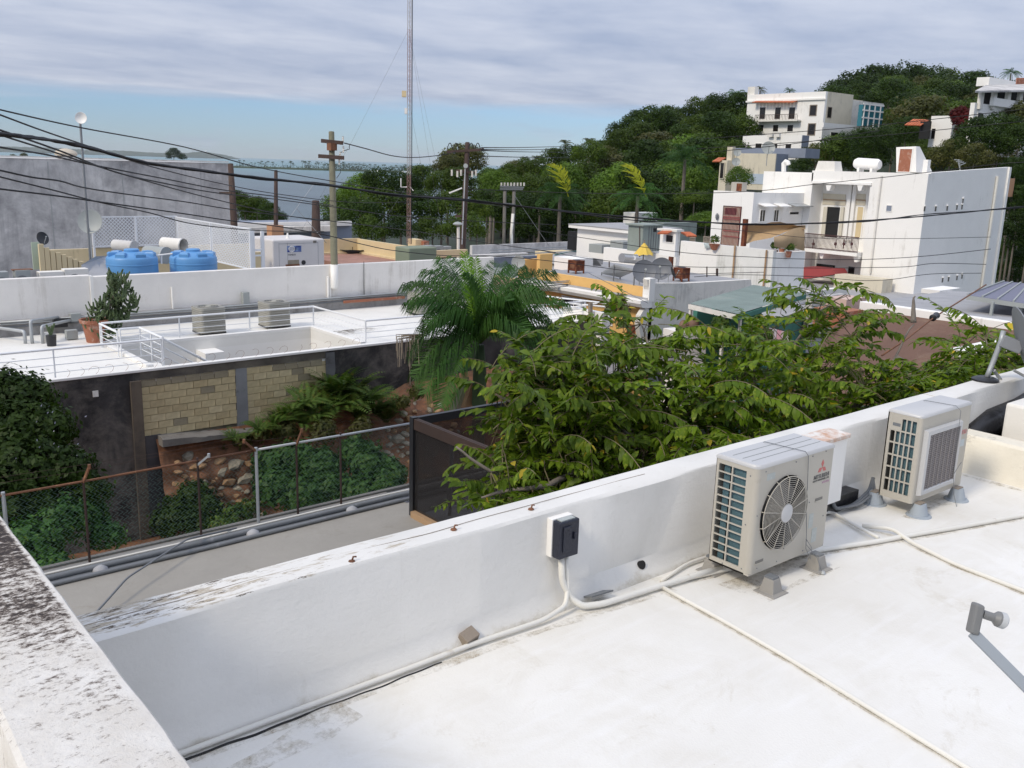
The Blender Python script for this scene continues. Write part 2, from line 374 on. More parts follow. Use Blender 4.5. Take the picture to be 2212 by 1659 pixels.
def mat_walltop():
    """white parapet paint, dirtier on the top towards the left end, faint trowel marks"""
    m, t, b = mat_new('parapet_paint'); v = _vec(t)
    col = _ramp(t, _noise(t, v, 1.3, 7, .6), .3, .7, (.675,.655,.61,1), (.755,.735,.69,1))
    g = _n(t, 'ShaderNodeTexCoord'); sp = _n(t, 'ShaderNodeSeparateXYZ'); t.links.new(g.outputs['Object'], sp.inputs[0])
    def mr(o, a, b_, c, d):
        q = _n(t, 'ShaderNodeMapRange'); t.links.new(o, q.inputs[0])
        for i, x in enumerate((a, b_, c, d)): q.inputs[i+1].default_value = x
        return q.outputs[0]
    def mul(a, c):
        q = _n(t, 'ShaderNodeMath', operation='MULTIPLY'); t.links.new(a, q.inputs[0]); t.links.new(c, q.inputs[1]); return q.outputs[0]
    top = mr(sp.outputs[2], .70, .745, 0, 1)
    left = mr(sp.outputs[0], -4.1, -1.0, 1.12, .80)
    vv = _vec(t, (3, 14, 3)); s = _noise(t, vv, 1.5, 9, .75, .4)
    k = _ramp(t, mul(mul(s, left), top), .50, .60); col = _mix(t, k, col, (.42,.36,.27))
    k = _ramp(t, mul(mul(_noise(t, _vec(t, (5, 22, 5)), 1.5, 8, .8), left), top), .585, .61); col = _mix(t, k, col, (.10,.075,.05))
    k = _ramp(t, _noise(t, _vec(t, (7, 7, .7)), 1.0, 8, .75, .3), .60, .80); col = _mix(t, _mix(t, 1.0, k, (.45,.45,.45), 'MULTIPLY'), col, (.50,.47,.41))
    foot = mr(sp.outputs[2], .02, .22, 1.0, 0.0)
    k = _ramp(t, mul(_noise(t, v, 3.5, 9, .75), foot), .45, .62); col = _mix(t, k, col, (.50,.46,.38))
    t.links.new(col, b.inputs['Base Color']); b.inputs['Roughness'].default_value = .6
    bp = _n(t, 'ShaderNodeBump'); bp.inputs['Strength'].default_value = .42; bp.inputs['Distance'].default_value = .014
    h = _mix(t, .5, _noise(t, _vec(t, (2, 2, 9)), 1.6, 7, .65), _noise(t, v, 25, 5, .6)); t.links.new(h, bp.inputs['Height'])
    t.links.new(bp.outputs[0], b.inputs['Normal']); return m
M['parapet'] = mat_walltop()
# ================================================================== the white building we look over
home = thing('rooftop_building', (5, 3, 0), 'near white flat roof with low white parapet wall running to the right', 'building')
mb = MB(); mb.box(.62, 9.87, -4, 4.78, -8, 0.0); mb.build('roof', M['roof'], home)
mb = MB(); mb.box(9.87, 22, -4, 4.78, -8, -0.02); mb.build('roof', M['roof'], home)
def wavy_wall(x0, x1, y0, y1, z0, z1, step=.25, amp=.006, chamfer=.02, seed=0):
    rings = []; n = max(2, int((x1-x0)/step))
    for i in range(n+1):
        x = x0+(x1-x0)*i/n
        j = lambda k, a=amp: mnoise.noise(Vector((x*1.3, k*7.7+seed, 0)))*a*2
        c = chamfer
        rings.append([(x, y0-.10, z0), (x, y0-.075+j(1), z0+.045+j(2)), (x, y0+j(3, .004), z0+.14+j(4, .01)), (x, y0+j(5), z1-c+j(6)), (x, y0+c+j(7), z1+j(8)),
                      (x, y1-c+j(9), z1+j(10)), (x, y1+j(11), z1-c+j(12)), (x, y1, z0-3)])
    return MB().loft(rings)
wavy_wall(.72, 9.84, 4.45, 4.74, 0.0, .745).build('parapet_wall', M['parapet'], home, smooth='auto')
wavy_wall(9.87, 22, 4.45, 4.74, 0.0, .745, seed=5).build('parapet_wall', M['parapet'], home, smooth='auto')
# hairline crack and a few rusted fixings along the top of the wall
mb = MB()
pts = [(x, 4.605+mnoise.noise(Vector((x*1.7, 3, 0)))*.03, .7465) for x in np.arange(.9, 5.3, .07)]
mb.path(pts, .0022, 4); mb.build('crack', M['wood'], home)
for px, py in ((760, 1212), (980, 1143), (1147, 1099)):
    p = A(px, py, z=.75); m2 = MB(); m2.lathe([(.022, 0), (.02, .008), (.008, .012)], (p.x, p.y, .745), 7)
    m2.path([(p.x, p.y, .75), (p.x+.01, p.y, .775), (p.x+.03, p.y, .77)], .006, 5); m2.build('rusted_anchor', M['rust'], home)
# drain hole in the fillet
p = A(1382, 1228, z=.07); m2 = MB(); m2.lathe([(.03, 0), (.035, .03)], (p.x, 4.43, .10), 12, (0, -1, .3)); m2.build('drain_hole', M['dark'], home)

# pier standing against the wall between the two air conditioners
pier = thing('wall_pier', (7.3, 4.35, 0), 'white square pier with rust-stained top, standing against the parapet between the air conditioners', 'pier')
mb = MB(); mb.box(7.05, 7.5, 4.22, 4.46, 0.16, .76); mb.build('shaft', M['white_clean'], pier, bevel=.01)
mb = MB(); mb.box(7.03, 7.52, 4.20, 4.44, .76, .80); mb.build('cap', M['rust_cap'] if 'rust_cap' in M else surf('rust_stained_white', (.76,.73,.68), .05, (.48,.20,.07), .75, 5, rough=.7), pier, bevel=.008)
mb = MB(); mb.box(6.55, 7.95, 4.30, 4.44, .0, .15); mb.build('tar_flashing', M['tar'], home)

# low stained curb, the raised block and black tar beyond it
curb = thing('roof_curb', (9.87, 3, 0), 'low mould-spotted cream curb crossing the roof at the far right', 'curb')
rings = []
for i in range(26):
    y = 4.30-i*.33; j = mnoise.noise(Vector((y*2, 1, 0)))*.015
    rings.append([(9.80+j, y, -.01), (9.85+j, y, .06), (9.87+j, y, .37), (9.90, y, .40+j), (10.14, y, .40+j), (10.17, y, .36), (10.18, y, -.01)])
MB().loft(rings).build('curb_body', surf('mould_spotted_cream', (.72,.67,.56), .08, (.16,.14,.12), .30, 3.2, rough=.8, bump=.4, bscale=15, specks=.25), curb, smooth='auto')
mb = MB(); mb.box(10.35, 12.2, 3.55, 4.05, 0, .72); mb.build('chimney_block', M['white_stain'], bevel=.03)
tag(bpy.data.objects['chimney_block'], 'white stained masonry block behind the curb at the right edge, ringed by black tar', 'masonry block')
mb = MB(); mb.path([(10.25, 4.35, .25), (10.9, 4.42, .33), (11.6, 4.40, .36), (12.6, 4.42, .48), (13.6, 4.40, .62)], [.10,.16,.17,.19,.2], 8)
mb.box(10.19, 14, 4.1, 4.45, .0, .16); mb.build('tar_flashing', M['tar'], home, smooth=True)

# foreground wall with a wide coping: we look over its top
rings = []
for i in range(130):
    y = -3+i*.085; s = (.80-.71)/(2.1-4.16)*0
    x1 = .76+mnoise.noise(Vector((y*2.3, 4, 0)))*.008+mnoise.noise(Vector((y*9, 2, 0)))*.004
    x0 = .405+mnoise.noise(Vector((y*2.0, 9, 0)))*.008
    z = 1.50+mnoise.noise(Vector((y*2, 6, 0)))*.004
    rings.append([(x0, y, -2), (x0, y, z-.015), (x0+.015, y, z), (x1-.05, y, z+.002), (x1-.012, y, z-.002), (x1, y, z-.02), (x1-.01, y, z-.12), (x1-.06, y, z-.13), (x1-.06, y, -2)])
cw_ = thing('foreground_wall', (.58, 3.5, 1.5), 'broad whitewashed wall top with black lichen stains in the lower left corner', 'wall')
MB().loft(rings).build('coping', M['coping'], cw_, smooth='auto')
mb = MB(); mb.box(-3, .40, -3, 8, -2, .9); mb.build('lower_ledge', M['white'], cw_)

# ------------------------------------------------------------------ air conditioners
def hole_panel(mb, x0, x1, z0, z1, cx, cz, r, y, n=64):
    base = []; 
    for k in range(n):
        a = 2*pi*k/n; dx, dz = cos(a), sin(a)
        t = min(((x1-cx) if dx > 0 else (x0-cx))/dx if abs(dx) > 1e-6 else 9e9, ((z1-cz) if dz > 0 else (z0-cz))/dz if abs(dz) > 1e-6 else 9e9)
        base.append((cx+dx*t, y, cz+dz*t))
    inner = [(cx+cos(2*pi*k/n)*r, y, cz+sin(2*pi*k/n)*r) for k in range(n)]
    mb.add(base+inner, [(k, (k+1) % n, (k+1) % n+n, k+n) for k in range(n)])
    for c in ((x0, z0), (x1, z0), (x1, z1), (x0, z1)):      # corner triangles
        ks = sorted(range(n), key=lambda k: (base[k][0]-c[0])**2+(base[k][2]-c[1])**2)[:2]
        if abs(ks[0]-ks[1]) in (1, n-1): mb.add([base[ks[0]], base[ks[1]], (c[0], y, c[1])], [(0, 1, 2)])
def text_mesh(name, s, size, mat, parent, loc, rot, bold=0.0, squash=1.0):
    cu = bpy.data.curves.new(name, 'FONT'); cu.body = s; cu.size = size; cu.extrude = .0008; cu.offset = bold; cu.resolution_u = 3; cu.align_x = 'CENTER'
    tmp = bpy.data.objects.new(name+'_tmp', cu); COL.objects.link(tmp)
    me = bpy.data.meshes.new_from_object(tmp.evaluated_get(bpy.context.evaluated_depsgraph_get()))
    bpy.data.objects.remove(tmp); bpy.data.curves.remove(cu)
    me.materials.clear(); me.materials.append(mat)
    o = bpy.data.objects.new(name, me); COL.objects.link(o); o.parent = parent
    o.location = Vector(loc)-(parent_world(parent) if parent else Vector()); o.rotation_euler = rot; o.scale = (squash, 1, 1)
    return o
M['logo_red'] = surf('faded_red_print', (.52,.13,.12), .05, rough=.5, bump=0)
M['logo_grey'] = surf('dark_grey_print', (.12,.12,.115), .05, rough=.5, bump=0)
M['logo_pink'] = surf('pink_print', (.55,.36,.45), .05, rough=.5, bump=0)
M['label_grey'] = surf('faded_sticker', (.42,.45,.43), .15, (.6,.6,.58), .4, 40, rough=.4, bump=0)
def pipe_foot(mb, x, y, h=.13, rt=.045, rb=.075):
    mb.lathe([(rb*1.3, 0), (rb*1.3, .006), (rb, .012), (rt, h)], (x, y, 0), 10)

X0, X1, Y0, Y1, Z0, Z1 = 5.50, 6.49, 3.76, 4.13, .13, .99
ac = thing('air_conditioner', (6.0, 3.95, 0), 'large beige outdoor air conditioner with round fan grille and red three-diamond logo', 'air conditioner')
mb = MB(); pass
hole_panel(mb, X0+.045, X1, Z0, Z1-.03, 5.875, .555, .292, Y0)
mb.box(X1-.004, X1, Y0+.001, Y1, Z0, Z1-.03); mb.box(X0, X1, Y1-.004, Y1, Z0, Z1-.03); mb.box(X0, X1, Y0+.001, Y1, Z0, Z0+.012)
mb.box(6.21, 6.215, Y0+.002, Y1, Z0, Z1-.03)
# rounded front-left edge
arc = [(X0+.045-.045*sin(a), Y0+.045-.045*cos(a)) for a in np.linspace(0, pi/2, 7)]
mb.loft([[(x, y, z) for x, y in arc] for z in (Z0, Z1-.03)], close=False)
mb.build('casing', M['ac'], ac, smooth='auto')
mb = MB(); mb.loft([[(X0-.004+k, Y0+.04+k, z), (X0+.012+k, Y0+.010+k, z), (X0+.04+k, Y0-.006+k, z), (X1+.004-k, Y0-.006+k, z), (X1+.004-k, Y1+.004-k, z), (X0-.004+k, Y1+.004-k, z)] for k, z in ((0, Z1-.03), (0, Z1-.012), (.010, Z1))])
mb.build('lid', M['ac_top'], ac, smooth='auto')
mb = MB()
for yy in (3.86, 3.94, 4.03): mb.box(X0+.06, X1-.04, yy, yy+.004, Z1, Z1+.003)
mb.build('lid_ribs', M['elec_grey'], ac)
# side panel: two columns of twelve openings in front of the teal coil
mb = MB(); xs = X0; gy0, gy1, gz0, gz1 = 3.855, 4.105, .175, .925
mb.box(xs, xs+.012, Y0+.045, gy0, Z0, Z1-.03); mb.box(xs, xs+.012, gy1, Y1, Z0, Z1-.03)
mb.box(xs, xs+.012, gy0, gy1, Z0, gz0); mb.box(xs, xs+.012, gy0, gy1, gz1, Z1-.03)
mb.build('side_panel', M['ac'], ac)
mb = MB(); mb.box(xs+.001, xs+.013, 3.977, 3.988, gz0, gz1); mb.build('grille_bar', M['ac'], ac)
for i in range(1, 12):
    z = gz0+(gz1-gz0)*i/12; mb = MB(); mb.box(xs+.002, xs+.012, gy0, 3.977, z-.005, z+.005); mb.box(xs+.002, xs+.012, 3.988, gy1, z-.005, z+.005); mb.build('grille_bar', M['ac'], ac)
mb = MB(); mb.box(X0+.03, X0+.06, gy0-.01, 4.075, gz0-.02, gz1+.01)
mb.build('coil', M['coil'], ac)
mb = MB(); mb.box(X0+.07, X1-.03, 4.06, 4.10, gz0, gz1); mb.build('coil', M['coil'], ac)
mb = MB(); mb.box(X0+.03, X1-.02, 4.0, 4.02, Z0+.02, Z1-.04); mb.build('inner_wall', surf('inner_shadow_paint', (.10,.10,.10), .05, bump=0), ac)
# fan well, fan, grille
mb = MB(); mb.lathe([(.292, 0), (.285, .02), (.283, .17)], (5.875, Y0, .555), 64, (0, 1, 0), cap=False); mb.build('fan_well', M['black_plastic'], ac, smooth=True)
fan = MB(); cxf, czf = 5.875, .555
fan.lathe([(.07, 0), (.07, .06)], (cxf, Y0+.08, czf), 20, (0, 1, 0))
for k in range(3):
    rows = []
    for i in range(9):
        r = .07+.2*i/8; a0 = 2*pi*k/3+.35*i/8; wd = .55
        rows.append([(cxf+r*cos(a0+wd*j), Y0+.07+.07*j, czf+r*sin(a0+wd*j)) for j in (0, .5, 1, 1.5)])
    fan.loft(rows, close=False)
fan.build('fan', surf('grey_fan_plastic', (.16,.15,.14), .05, bump=0), ac, smooth='auto')
for i in range(15):
    r = .285-.0148*i; yb = Y0-.022+.012*(1-r/.285)*-1
    mb = MB(); mb.path([(cxf+r*cos(a), yb, czf+r*sin(a)) for a in np.linspace(0, 2*pi, 57)], .0024 if i else .004, 5, cap=False); mb.build('grille_ring', M['ac'], ac, smooth=True)
for k in range(14):
    a = 2*pi*(k+.5)/14; mb = MB()
    mb.path([(cxf+r*cos(a), y_, czf+r*sin(a)) for r, y_ in ((.06, Y0-.028), (.28, Y0-.027), (.296, Y0-.002))], .0035, 5); mb.build('grille_spoke', M['ac'], ac, smooth=True)
mb = MB(); mb.lathe([(.072, 0), (.072, .012), (.06, .018)], (cxf, Y0-.022, czf), 32, (0, -1, 0)); mb.build('grille_hub', M['ac_top'], ac, smooth='auto')
# screws, handles, stickers, print
for x, z in ((5.6, .93), (5.98, .935), (6.2, .94), (6.38, .95), (6.22, .56), (6.44, .40), (5.60, .17), (5.85, .16), (6.2, .16), (5.93, .245), (5.54, .6)):
    mb = MB(); mb.lathe([(.006, 0), (.004, .004)], (x, Y0, z), 8, (0, -1, 0)); mb.build('screw', M['pipe_grey'], ac)
for y, z in ((3.82, .90), (3.825, .52), (3.825, .17), (4.0, .15)):
    mb = MB(); mb.lathe([(.006, 0), (.004, .004)], (X0, y, z), 8, (-1, 0, 0)); mb.build('screw', M['pipe_grey'], ac)
for x, z in ((6.35, .56), (5.62, .22)):
    mb = MB(); mb.box(x-.05, x+.05, Y0-.002, Y0+.01, z-.012, z+.012); mb.build('grip', surf('grip_shadow', (.2,.19,.17), bump=0) if 'grip' not in M else M['grip'], ac)
    mb = MB(); mb.box(x-.052, x+.052, Y0-.006, Y0, z-.018, z-.010); mb.build('grip_edge', M['ac'], ac)
for x0, z0, ww, hh in ((6.24, .335, .06, .12), (6.30, .20, .07, .12), (5.62, .855, .10, .05)):
    mb = MB(); mb.box(x0, x0+ww, Y0-.0015, Y0, z0, z0+hh); mb.build('sticker', M['label_grey'], ac)
# three-diamond mark and maker's name
def rhomb(cx, cz, ang, L, Wd):
    u = Vector((sin(ang), 0, cos(ang))); s = Vector((cos(ang), 0, -sin(ang))); c = Vector((cx, Y0-.0015, cz))
    mb = MB(); mb.prism([c, c+u*L/2+s*Wd/2, c+u*L, c+u*L/2-s*Wd/2], (0, .001, 0)); mb.build('logo_diamond', M['logo_red'], ac)
for a in (0, radians(120), radians(240)): rhomb(6.352, .822, a, .066, .038)
text_mesh('maker_name', 'MITSUBISHI', .046, M['logo_grey'], ac, (6.352, Y0-.0015, .738), (pi/2, 0, 0), .0012, .92)
text_mesh('maker_subtitle', 'HEAVY INDUSTRIES, LTD.', .020, M['logo_grey'], ac, (6.352, Y0-.0015, .716), (pi/2, 0, 0), .0004, 1.0)
text_mesh('series_print', 'INVERTER', .022, M['logo_pink'], ac, (6.42, Y0-.0015, .685), (pi/2, 0, 0), .0004)
for x, y in ((5.66, 3.66), (6.32, 3.70), (5.6, 4.16), (6.36, 4.16)):
    mb = MB()
    mb.loft([[(x-s, y-s, z), (x+s, y-s, z), (x+s, y+s, z), (x-s, y+s, z)] for s, z in ((.095, .001), (.092, .008), (.062, .012), (.042, .115))]); f = mb.build('mounting_foot', M['wood'] if False else surf('grey_foot', (.30,.285,.26), .1, (.18,.17,.15), .2, 20, bump=.1) if 'foot' not in M else M['foot'], ac, bevel=.003)
    M['foot'] = f.data.materials[0]
    mb = MB(); mb.box(x-.038, x+.038, y-.035, y+.045, .115, .129); mb.build('foot_pad', M['pipe_grey'], ac)
# tie-down wire
def strand(name, pts, label=None, r=.0028, mat='pipe_grey', parent=None):
    mb = MB(); mb.path(pts, r, 5); return mb.build(name, M[mat], parent, smooth=True)
# grime collected along the pipes and under the units
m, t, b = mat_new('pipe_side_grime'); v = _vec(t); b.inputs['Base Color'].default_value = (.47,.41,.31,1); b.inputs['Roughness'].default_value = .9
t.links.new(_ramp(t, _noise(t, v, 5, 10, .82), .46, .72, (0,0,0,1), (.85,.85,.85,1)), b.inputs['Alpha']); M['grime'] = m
def grime(pts, wd, name='grime'):
    mb = MB(); P = [Vector(p) for p in pts]; rows = []
    for i, p in enumerate(P):
        d_ = (P[min(i+1, len(P)-1)]-P[max(i-1, 0)]).normalized(); s_ = Vector((-d_.y, d_.x, 0)); k = wd*(.6+.5*mnoise.noise(p*3)); rows.append([p+s_*k+Vector((0,0,.004)), p-s_*k*.7+Vector((0,0,.004))])
    mb.loft(rows, close=False); return mb.build(name, M['grime'], home)
def dense(pts, st=.12):
    out = []; P = [Vector(p) for p in pts]
    for a, b_ in zip(P, P[1:]):
        n = max(1, int((b_-a).length/st)); out += [a.lerp(b_, i/n) for i in range(n)]
    return out+[P[-1]]
grime(dense([(5.0, 4.18, 0), (4.955, 3.6, 0), (4.885, 3.0, 0), (4.765, 2.3, 0), (4.645, 1.6, 0), (4.5, .5, 0)]), .035); grime(dense([(5.3, 4.13, 0), (6.6, 3.84, 0), (7.16, 3.65, 0), (8.92, 3.16, 0), (10.2, 2.8, 0)]), .05)
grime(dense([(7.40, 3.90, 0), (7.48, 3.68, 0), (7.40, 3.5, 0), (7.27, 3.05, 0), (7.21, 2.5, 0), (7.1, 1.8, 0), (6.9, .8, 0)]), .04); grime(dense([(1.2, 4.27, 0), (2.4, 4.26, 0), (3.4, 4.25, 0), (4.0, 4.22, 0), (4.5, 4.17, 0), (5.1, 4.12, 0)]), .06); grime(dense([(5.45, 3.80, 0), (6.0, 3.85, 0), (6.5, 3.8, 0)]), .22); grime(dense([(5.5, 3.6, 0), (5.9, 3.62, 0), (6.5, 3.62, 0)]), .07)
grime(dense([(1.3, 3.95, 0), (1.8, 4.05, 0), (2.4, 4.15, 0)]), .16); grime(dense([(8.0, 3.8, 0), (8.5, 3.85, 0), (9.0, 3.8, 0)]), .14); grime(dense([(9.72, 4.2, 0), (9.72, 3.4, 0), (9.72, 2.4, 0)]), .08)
strand('tie_wire', [(6.03, 4.16, .12), (6.04, 4.14, .97), (6.05, 4.1, .997), (6.09, 3.76, .998), (6.12, 3.748, .96), (6.17, 3.745, .5), (6.20, 3.74, .28), (6.20, 3.735, .22), (6.24, 3.66, .14), (6.26, 3.60, .0)], parent=ac)
strand('tie_wire', [(6.19, 3.735, .27), (6.175, 3.72, .20), (6.19, 3.68, .12), (6.225, 3.70, .2), (6.20, 3.735, .26)], parent=ac)
mb = MB(); mb.lathe([(.012, 0), (.02, .012), (.012, .03)], (6.26, 3.60, 0), 8); mb.build('tie_anchor', M['steel'], ac)

# second unit, square plastic fan guard
X0, X1, Y0, Y1, Z0, Z1 = 8.06, 9.02, 3.835, 4.16, .12, .965
a2 = thing('air_conditioner', (8.5, 4.0, 0), 'beige outdoor air conditioner with square louvred fan guard, farther along the parapet', 'air conditioner')
mb = MB()
mb.box(X0+.03, X1, Y0, Y0+.012, Z0, Z1-.03); mb.box(X1-.012, X1, Y0+.012, Y1, Z0, Z1-.03); mb.box(X0, X1-.012, Y1-.012, Y1, Z0, Z1-.03); mb.box(X0+.03, X1-.012, Y0+.012, Y1-.012, Z0, Z0+.012)
arc = [(X0+.03-.03*sin(a), Y0+.03-.03*cos(a)) for a in np.linspace(0, pi/2, 6)]
mb.loft([[(x, y, z) for x, y in arc] for z in (Z0, Z1-.03)], close=False)
mb.build('casing', M['ac'], a2, smooth='auto')
mb = MB(); mb.loft([[(X0+k, Y0+.03+k, z), (X0+.01+k, Y0+.008+k, z), (X0+.035+k, Y0-.001+k, z), (X1-k, Y0-.001+k, z), (X1-k, Y1-k, z), (X0+k, Y1-k, z)] for k, z in ((-.002, Z1-.03), (0, Z1-.014), (.014, Z1))]); mb.build('lid', M['ac_top'], a2, smooth='auto')
# side openings: five columns by six rows, short top row
mb = MB(); ys = [4.12-.048*k for k in range(6)]; zs = [.185+.118*k for k in range(7)]
xs = X0
mb.box(xs, xs+.012, Y0+.03, ys[5], Z0, Z1-.03); mb.box(xs, xs+.012, ys[0], Y1-.001, Z0, Z1-.03); mb.box(xs, xs+.012, ys[5], ys[0], Z0, zs[0]); mb.box(xs, xs+.012, ys[5], ys[0], zs[6], Z1-.03)
mb.box(xs+.0005, xs+.012, ys[2], ys[0], zs[5], zs[6])
mb.build('side_panel', M['ac'], a2)
for y in ys[1:5]: mb = MB(); mb.box(xs+.001, xs+.013, y-.006, y+.006, zs[0], zs[6]); mb.build('grille_bar', M['ac'], a2)
for z in zs[1:6]: mb = MB(); mb.box(xs+.002, xs+.011, ys[5], ys[0], z-.007, z+.007); mb.build('grille_bar', M['ac'], a2)
mb = MB(); mb.box(X0+.035, X0+.06, ys[5]-.01, 4.09, .15, .92); mb.build('coil', M['coil'], a2)
mb = MB(); mb.box(xs-.001, xs, 4.03, 4.105, .815, .845); mb.build('sticker', M['pipe_grey'], a2)
mb = MB(); gx0, gx1, gz0, gz1 = 8.135, 8.80, .20, .81
mb.loft([[(gx0+k, Y0-t, gz0+k), (gx1-k, Y0-t, gz0+k), (gx1-k, Y0-t, gz1-k), (gx0+k, Y0-t, gz1-k)] for k, t in ((-.01, 0), (0, .04), (.035, .045), (.045, .034))], cap=False); mb.build('fan_guard_frame', M['ac_top'], a2, smooth='auto')
mb = MB(); mb.box(gx0+.04, gx1-.04, Y0-.030, Y0-.026, gz0+.04, gz1-.04); mb.build('fan_guard_mesh', surf('guard_mesh', (.20,.175,.17), .06, (.27,.24,.23), .5, 60, rough=.6, bump=.2, bscale=200), a2)
for k in range(27):
    z = gz0+.05+.019*k*1.02
    if z > gz1-.05: break
    mb = MB(); mb.box(gx0+.038, gx1-.038, Y0-.036, Y0-.031, z, z+.005); mb.build('louvre', surf('guard_louvre', (.33,.30,.285), .05, bump=0) if 'louv' not in M else M['louv'], a2); M['louv'] = bpy.data.materials['guard_louvre']
for k in range(1, 8):
    x = gx0+.04+.083*k; mb = MB(); mb.box(x-.003, x+.003, Y0-.040, Y0-.037, gz0+.04, gz1-.04); mb.build('louvre_rib', M['louv'], a2)
text_mesh('maker_name', 'FUJITSU', .058, surf('pale_red_print', (.62,.25,.24), bump=0), a2, (8.90, Y0-.002, .655), (pi/2, 0, 0), .0012, .9)
mb = MB(); mb.box(8.83, 8.97, Y0-.0015, Y0, .53, .60); mb.build('sticker', surf('pale_sticker', (.52,.56,.56), bump=0), a2)
for x, y in ((8.16, 3.80), (8.9, 3.80), (8.12, 4.22), (8.9, 4.24)):
    mb = MB(); mb.lathe([(.115, 0), (.112, .008), (.085, .012), (.055, .12)], (x, y, 0), 20); f = mb.build('mounting_foot', surf('blue_grey_foot', (.34,.38,.42), .06, bump=.05) if 'foot2' not in M else M['foot2'], a2, smooth='auto'); M['foot2'] = f.data.materials[0]
    mb = MB(); mb.box(x-.05, x+.05, y-.03, y+.03, .12, .129); mb.build('foot_pad', M['wood'], a2)
strand('tie_wire', [(8.62, 4.18, .1), (8.62, 4.165, .95), (8.63, 4.1, .973), (8.68, 3.83, .972), (8.69, 3.785, .93), (8.72, 3.78, .3), (8.72, 3.75, .1), (8.70, 3.70, .0)], parent=a2)
strand('tie_wire', [(8.72, 3.78, .30), (8.78, 3.75, .42)], parent=a2)

# ------------------------------------------------------------------ black box on the parapet and the pipes
eb = thing('electrical_box', (4.19, 4.45, .45), 'black switch box with white side mounted on the inner face of the parapet', 'electrical box')
mb = MB(); mb.box(4.09, 4.285, 4.40, 4.455, .415, .695); mb.build('back_plate', M['white_clean'], eb, bevel=.004)
mb = MB(); mb.box(4.095, 4.28, 4.325, 4.40, .42, .69); mb.build('cover', M['navy'], eb, bevel=.010)
mb = MB(); mb.box(4.125, 4.20, 4.312, 4.325, .47, .655); mb.build('cover_panel', M['navy'], eb, bevel=.006)
mb = MB(); mb.box(4.22, 4.235, 4.305, 4.325, .55, .60); mb.build('latch', M['navy'], eb, bevel=.003)
mb = MB(); mb.box(4.12, 4.25, 4.34, 4.39, .69, .698); mb.build('peeled_paint', M['label_grey'], eb)
def pipe(name, pts, r, label, mat='pvc', cat='pipe', n=10, group=None):
    P = [Vector(p) for p in pts]; S = []
    for i, p in enumerate(P):                      # round the bends
        if 0 < i < len(P)-1:
            a, b = P[i-1]-p, P[i+1]-p; k = min(.1, a.length*.35, b.length*.35)
            q0, q1 = p+a.normalized()*k, p+b.normalized()*k
            for t in (0, .25, .5, .75, 1): S.append(q0*(1-t)**2+p*2*t*(1-t)+q1*t*t)
        else: S.append(p)
    T = [S[0]]
    for a, b in zip(S, S[1:]):                     # a slightly uneven lie on long runs
        m = int((b-a).length/.5)
        for j in range(1, m+1):
            q = a.lerp(b, j/(m+1)); q = q+Vector((mnoise.noise(q*1.3), mnoise.noise(q*1.3+Vector((9,0,0))), 0))*r*.5; T.append(q)
        T.append(b)
    mb = MB(); mb.path(T, r, n); o = mb.build(name, M[mat], smooth=True)
    return tag(o, label, cat, group)
pipe('conduit', [(4.17, 4.38, .41), (4.18, 4.37, .22), (4.24, 4.33, .09), (4.30, 4.27, .04), (4.45, 4.22, .035), (4.98, 4.18, .035), (5.62, 4.10, .04)], .024, 'thick painted conduit bending from the black box towards the first air conditioner')
pipe('conduit', [(4.215, 4.38, .41), (4.225, 4.36, .20), (4.17, 4.31, .07), (3.95, 4.29, .035), (3.4, 4.325, .03), (2.4, 4.33, .025), (1.2, 4.335, .025)], .017, 'thin white conduit from the black box following the parapet foot to the left')
mb = MB(); mb.path([(x, 4.294+.006*sin(x*9)+.004*sin(x*23), .002) for x in np.arange(1.05, 3.15, .05)], [.010 if x < 2.2 else .006 for x in np.arange(1.05, 3.15, .05)], 4); mb.build('open_joint', M['dark'], home)
pipe('conduit', [(5.02, 4.2, .025), (4.97, 3.6, .022), (4.90, 3.0, .02), (4.78, 2.3, .02), (4.66, 1.6, .02), (4.5, .4, .02)], .016, 'white pipe crossing the open roof towards the bottom edge')
pipe('conduit', [(5.10, 4.25, .02), (5.5, 4.33, .03), (6.0, 4.3, .03)], .014, 'short thin pipe slanting behind the first air conditioner')
pipe('conduit', [(5.3, 4.16, .025), (6.6, 3.87, .025), (7.16, 3.68, .025), (8.92, 3.19, .025), (11, 2.6, .025)], .022, 'white pipe passing behind the first air conditioner and running to the right edge')
pipe('conduit', [(6.8, 4.36, .03), (7.5, 4.31, .03), (7.36, 3.98, .03), (7.22, 3.68, .05)], .016, 'white branch pipe coming from the pier and joining the long pipe')
pipe('hose', [(7.40, 3.93, .03), (7.5, 3.70, .06), (7.42, 3.5, .03), (7.29, 3.05, .02), (7.23, 2.5, .02), (7.12, 1.8, .02), (6.9, .8, .02)], .019, 'weathered flexible hose crossing over the long pipe and running to the right', cat='hose')
for k, rr in enumerate((.018, .013, .010)):
    pipe('hose', [(7.45+.03*k, 4.32-.02*k, .25-.08*k), (7.5+.02*k, 4.27, .06), (7.8, 4.26-.03*k, .03+.012*k), (8.15, 4.30-.03*k, .10), (8.25, 4.33, .2)], rr, ('thickest grey insulated line looping from the pier to the second air conditioner', 'middle grey insulated line looping behind the second air conditioner', 'thinnest grey insulated line looping behind the second air conditioner')[k], 'pipe_grey', 'hose', group='refrigerant lines behind the second air conditioner')
mb = MB(); mb.obox((3.365, 4.375, .055), (.055, .008, .01), (-.01, .035, .02), (0, -.014, .034)); o = mb.build('wood_block', M['wood'], bevel=.003); tag(o, 'small weathered wood block lying at the foot of the parapet', 'wood block')
# strip of coarse fillet under the box
mb = MB(); mb.obox((4.5, 4.33, .055), (.10, -.01, 0), (0, .05, -.02), (0, 0, .006)); mb.build('mesh_scrap', M['pipe_grey'], home)

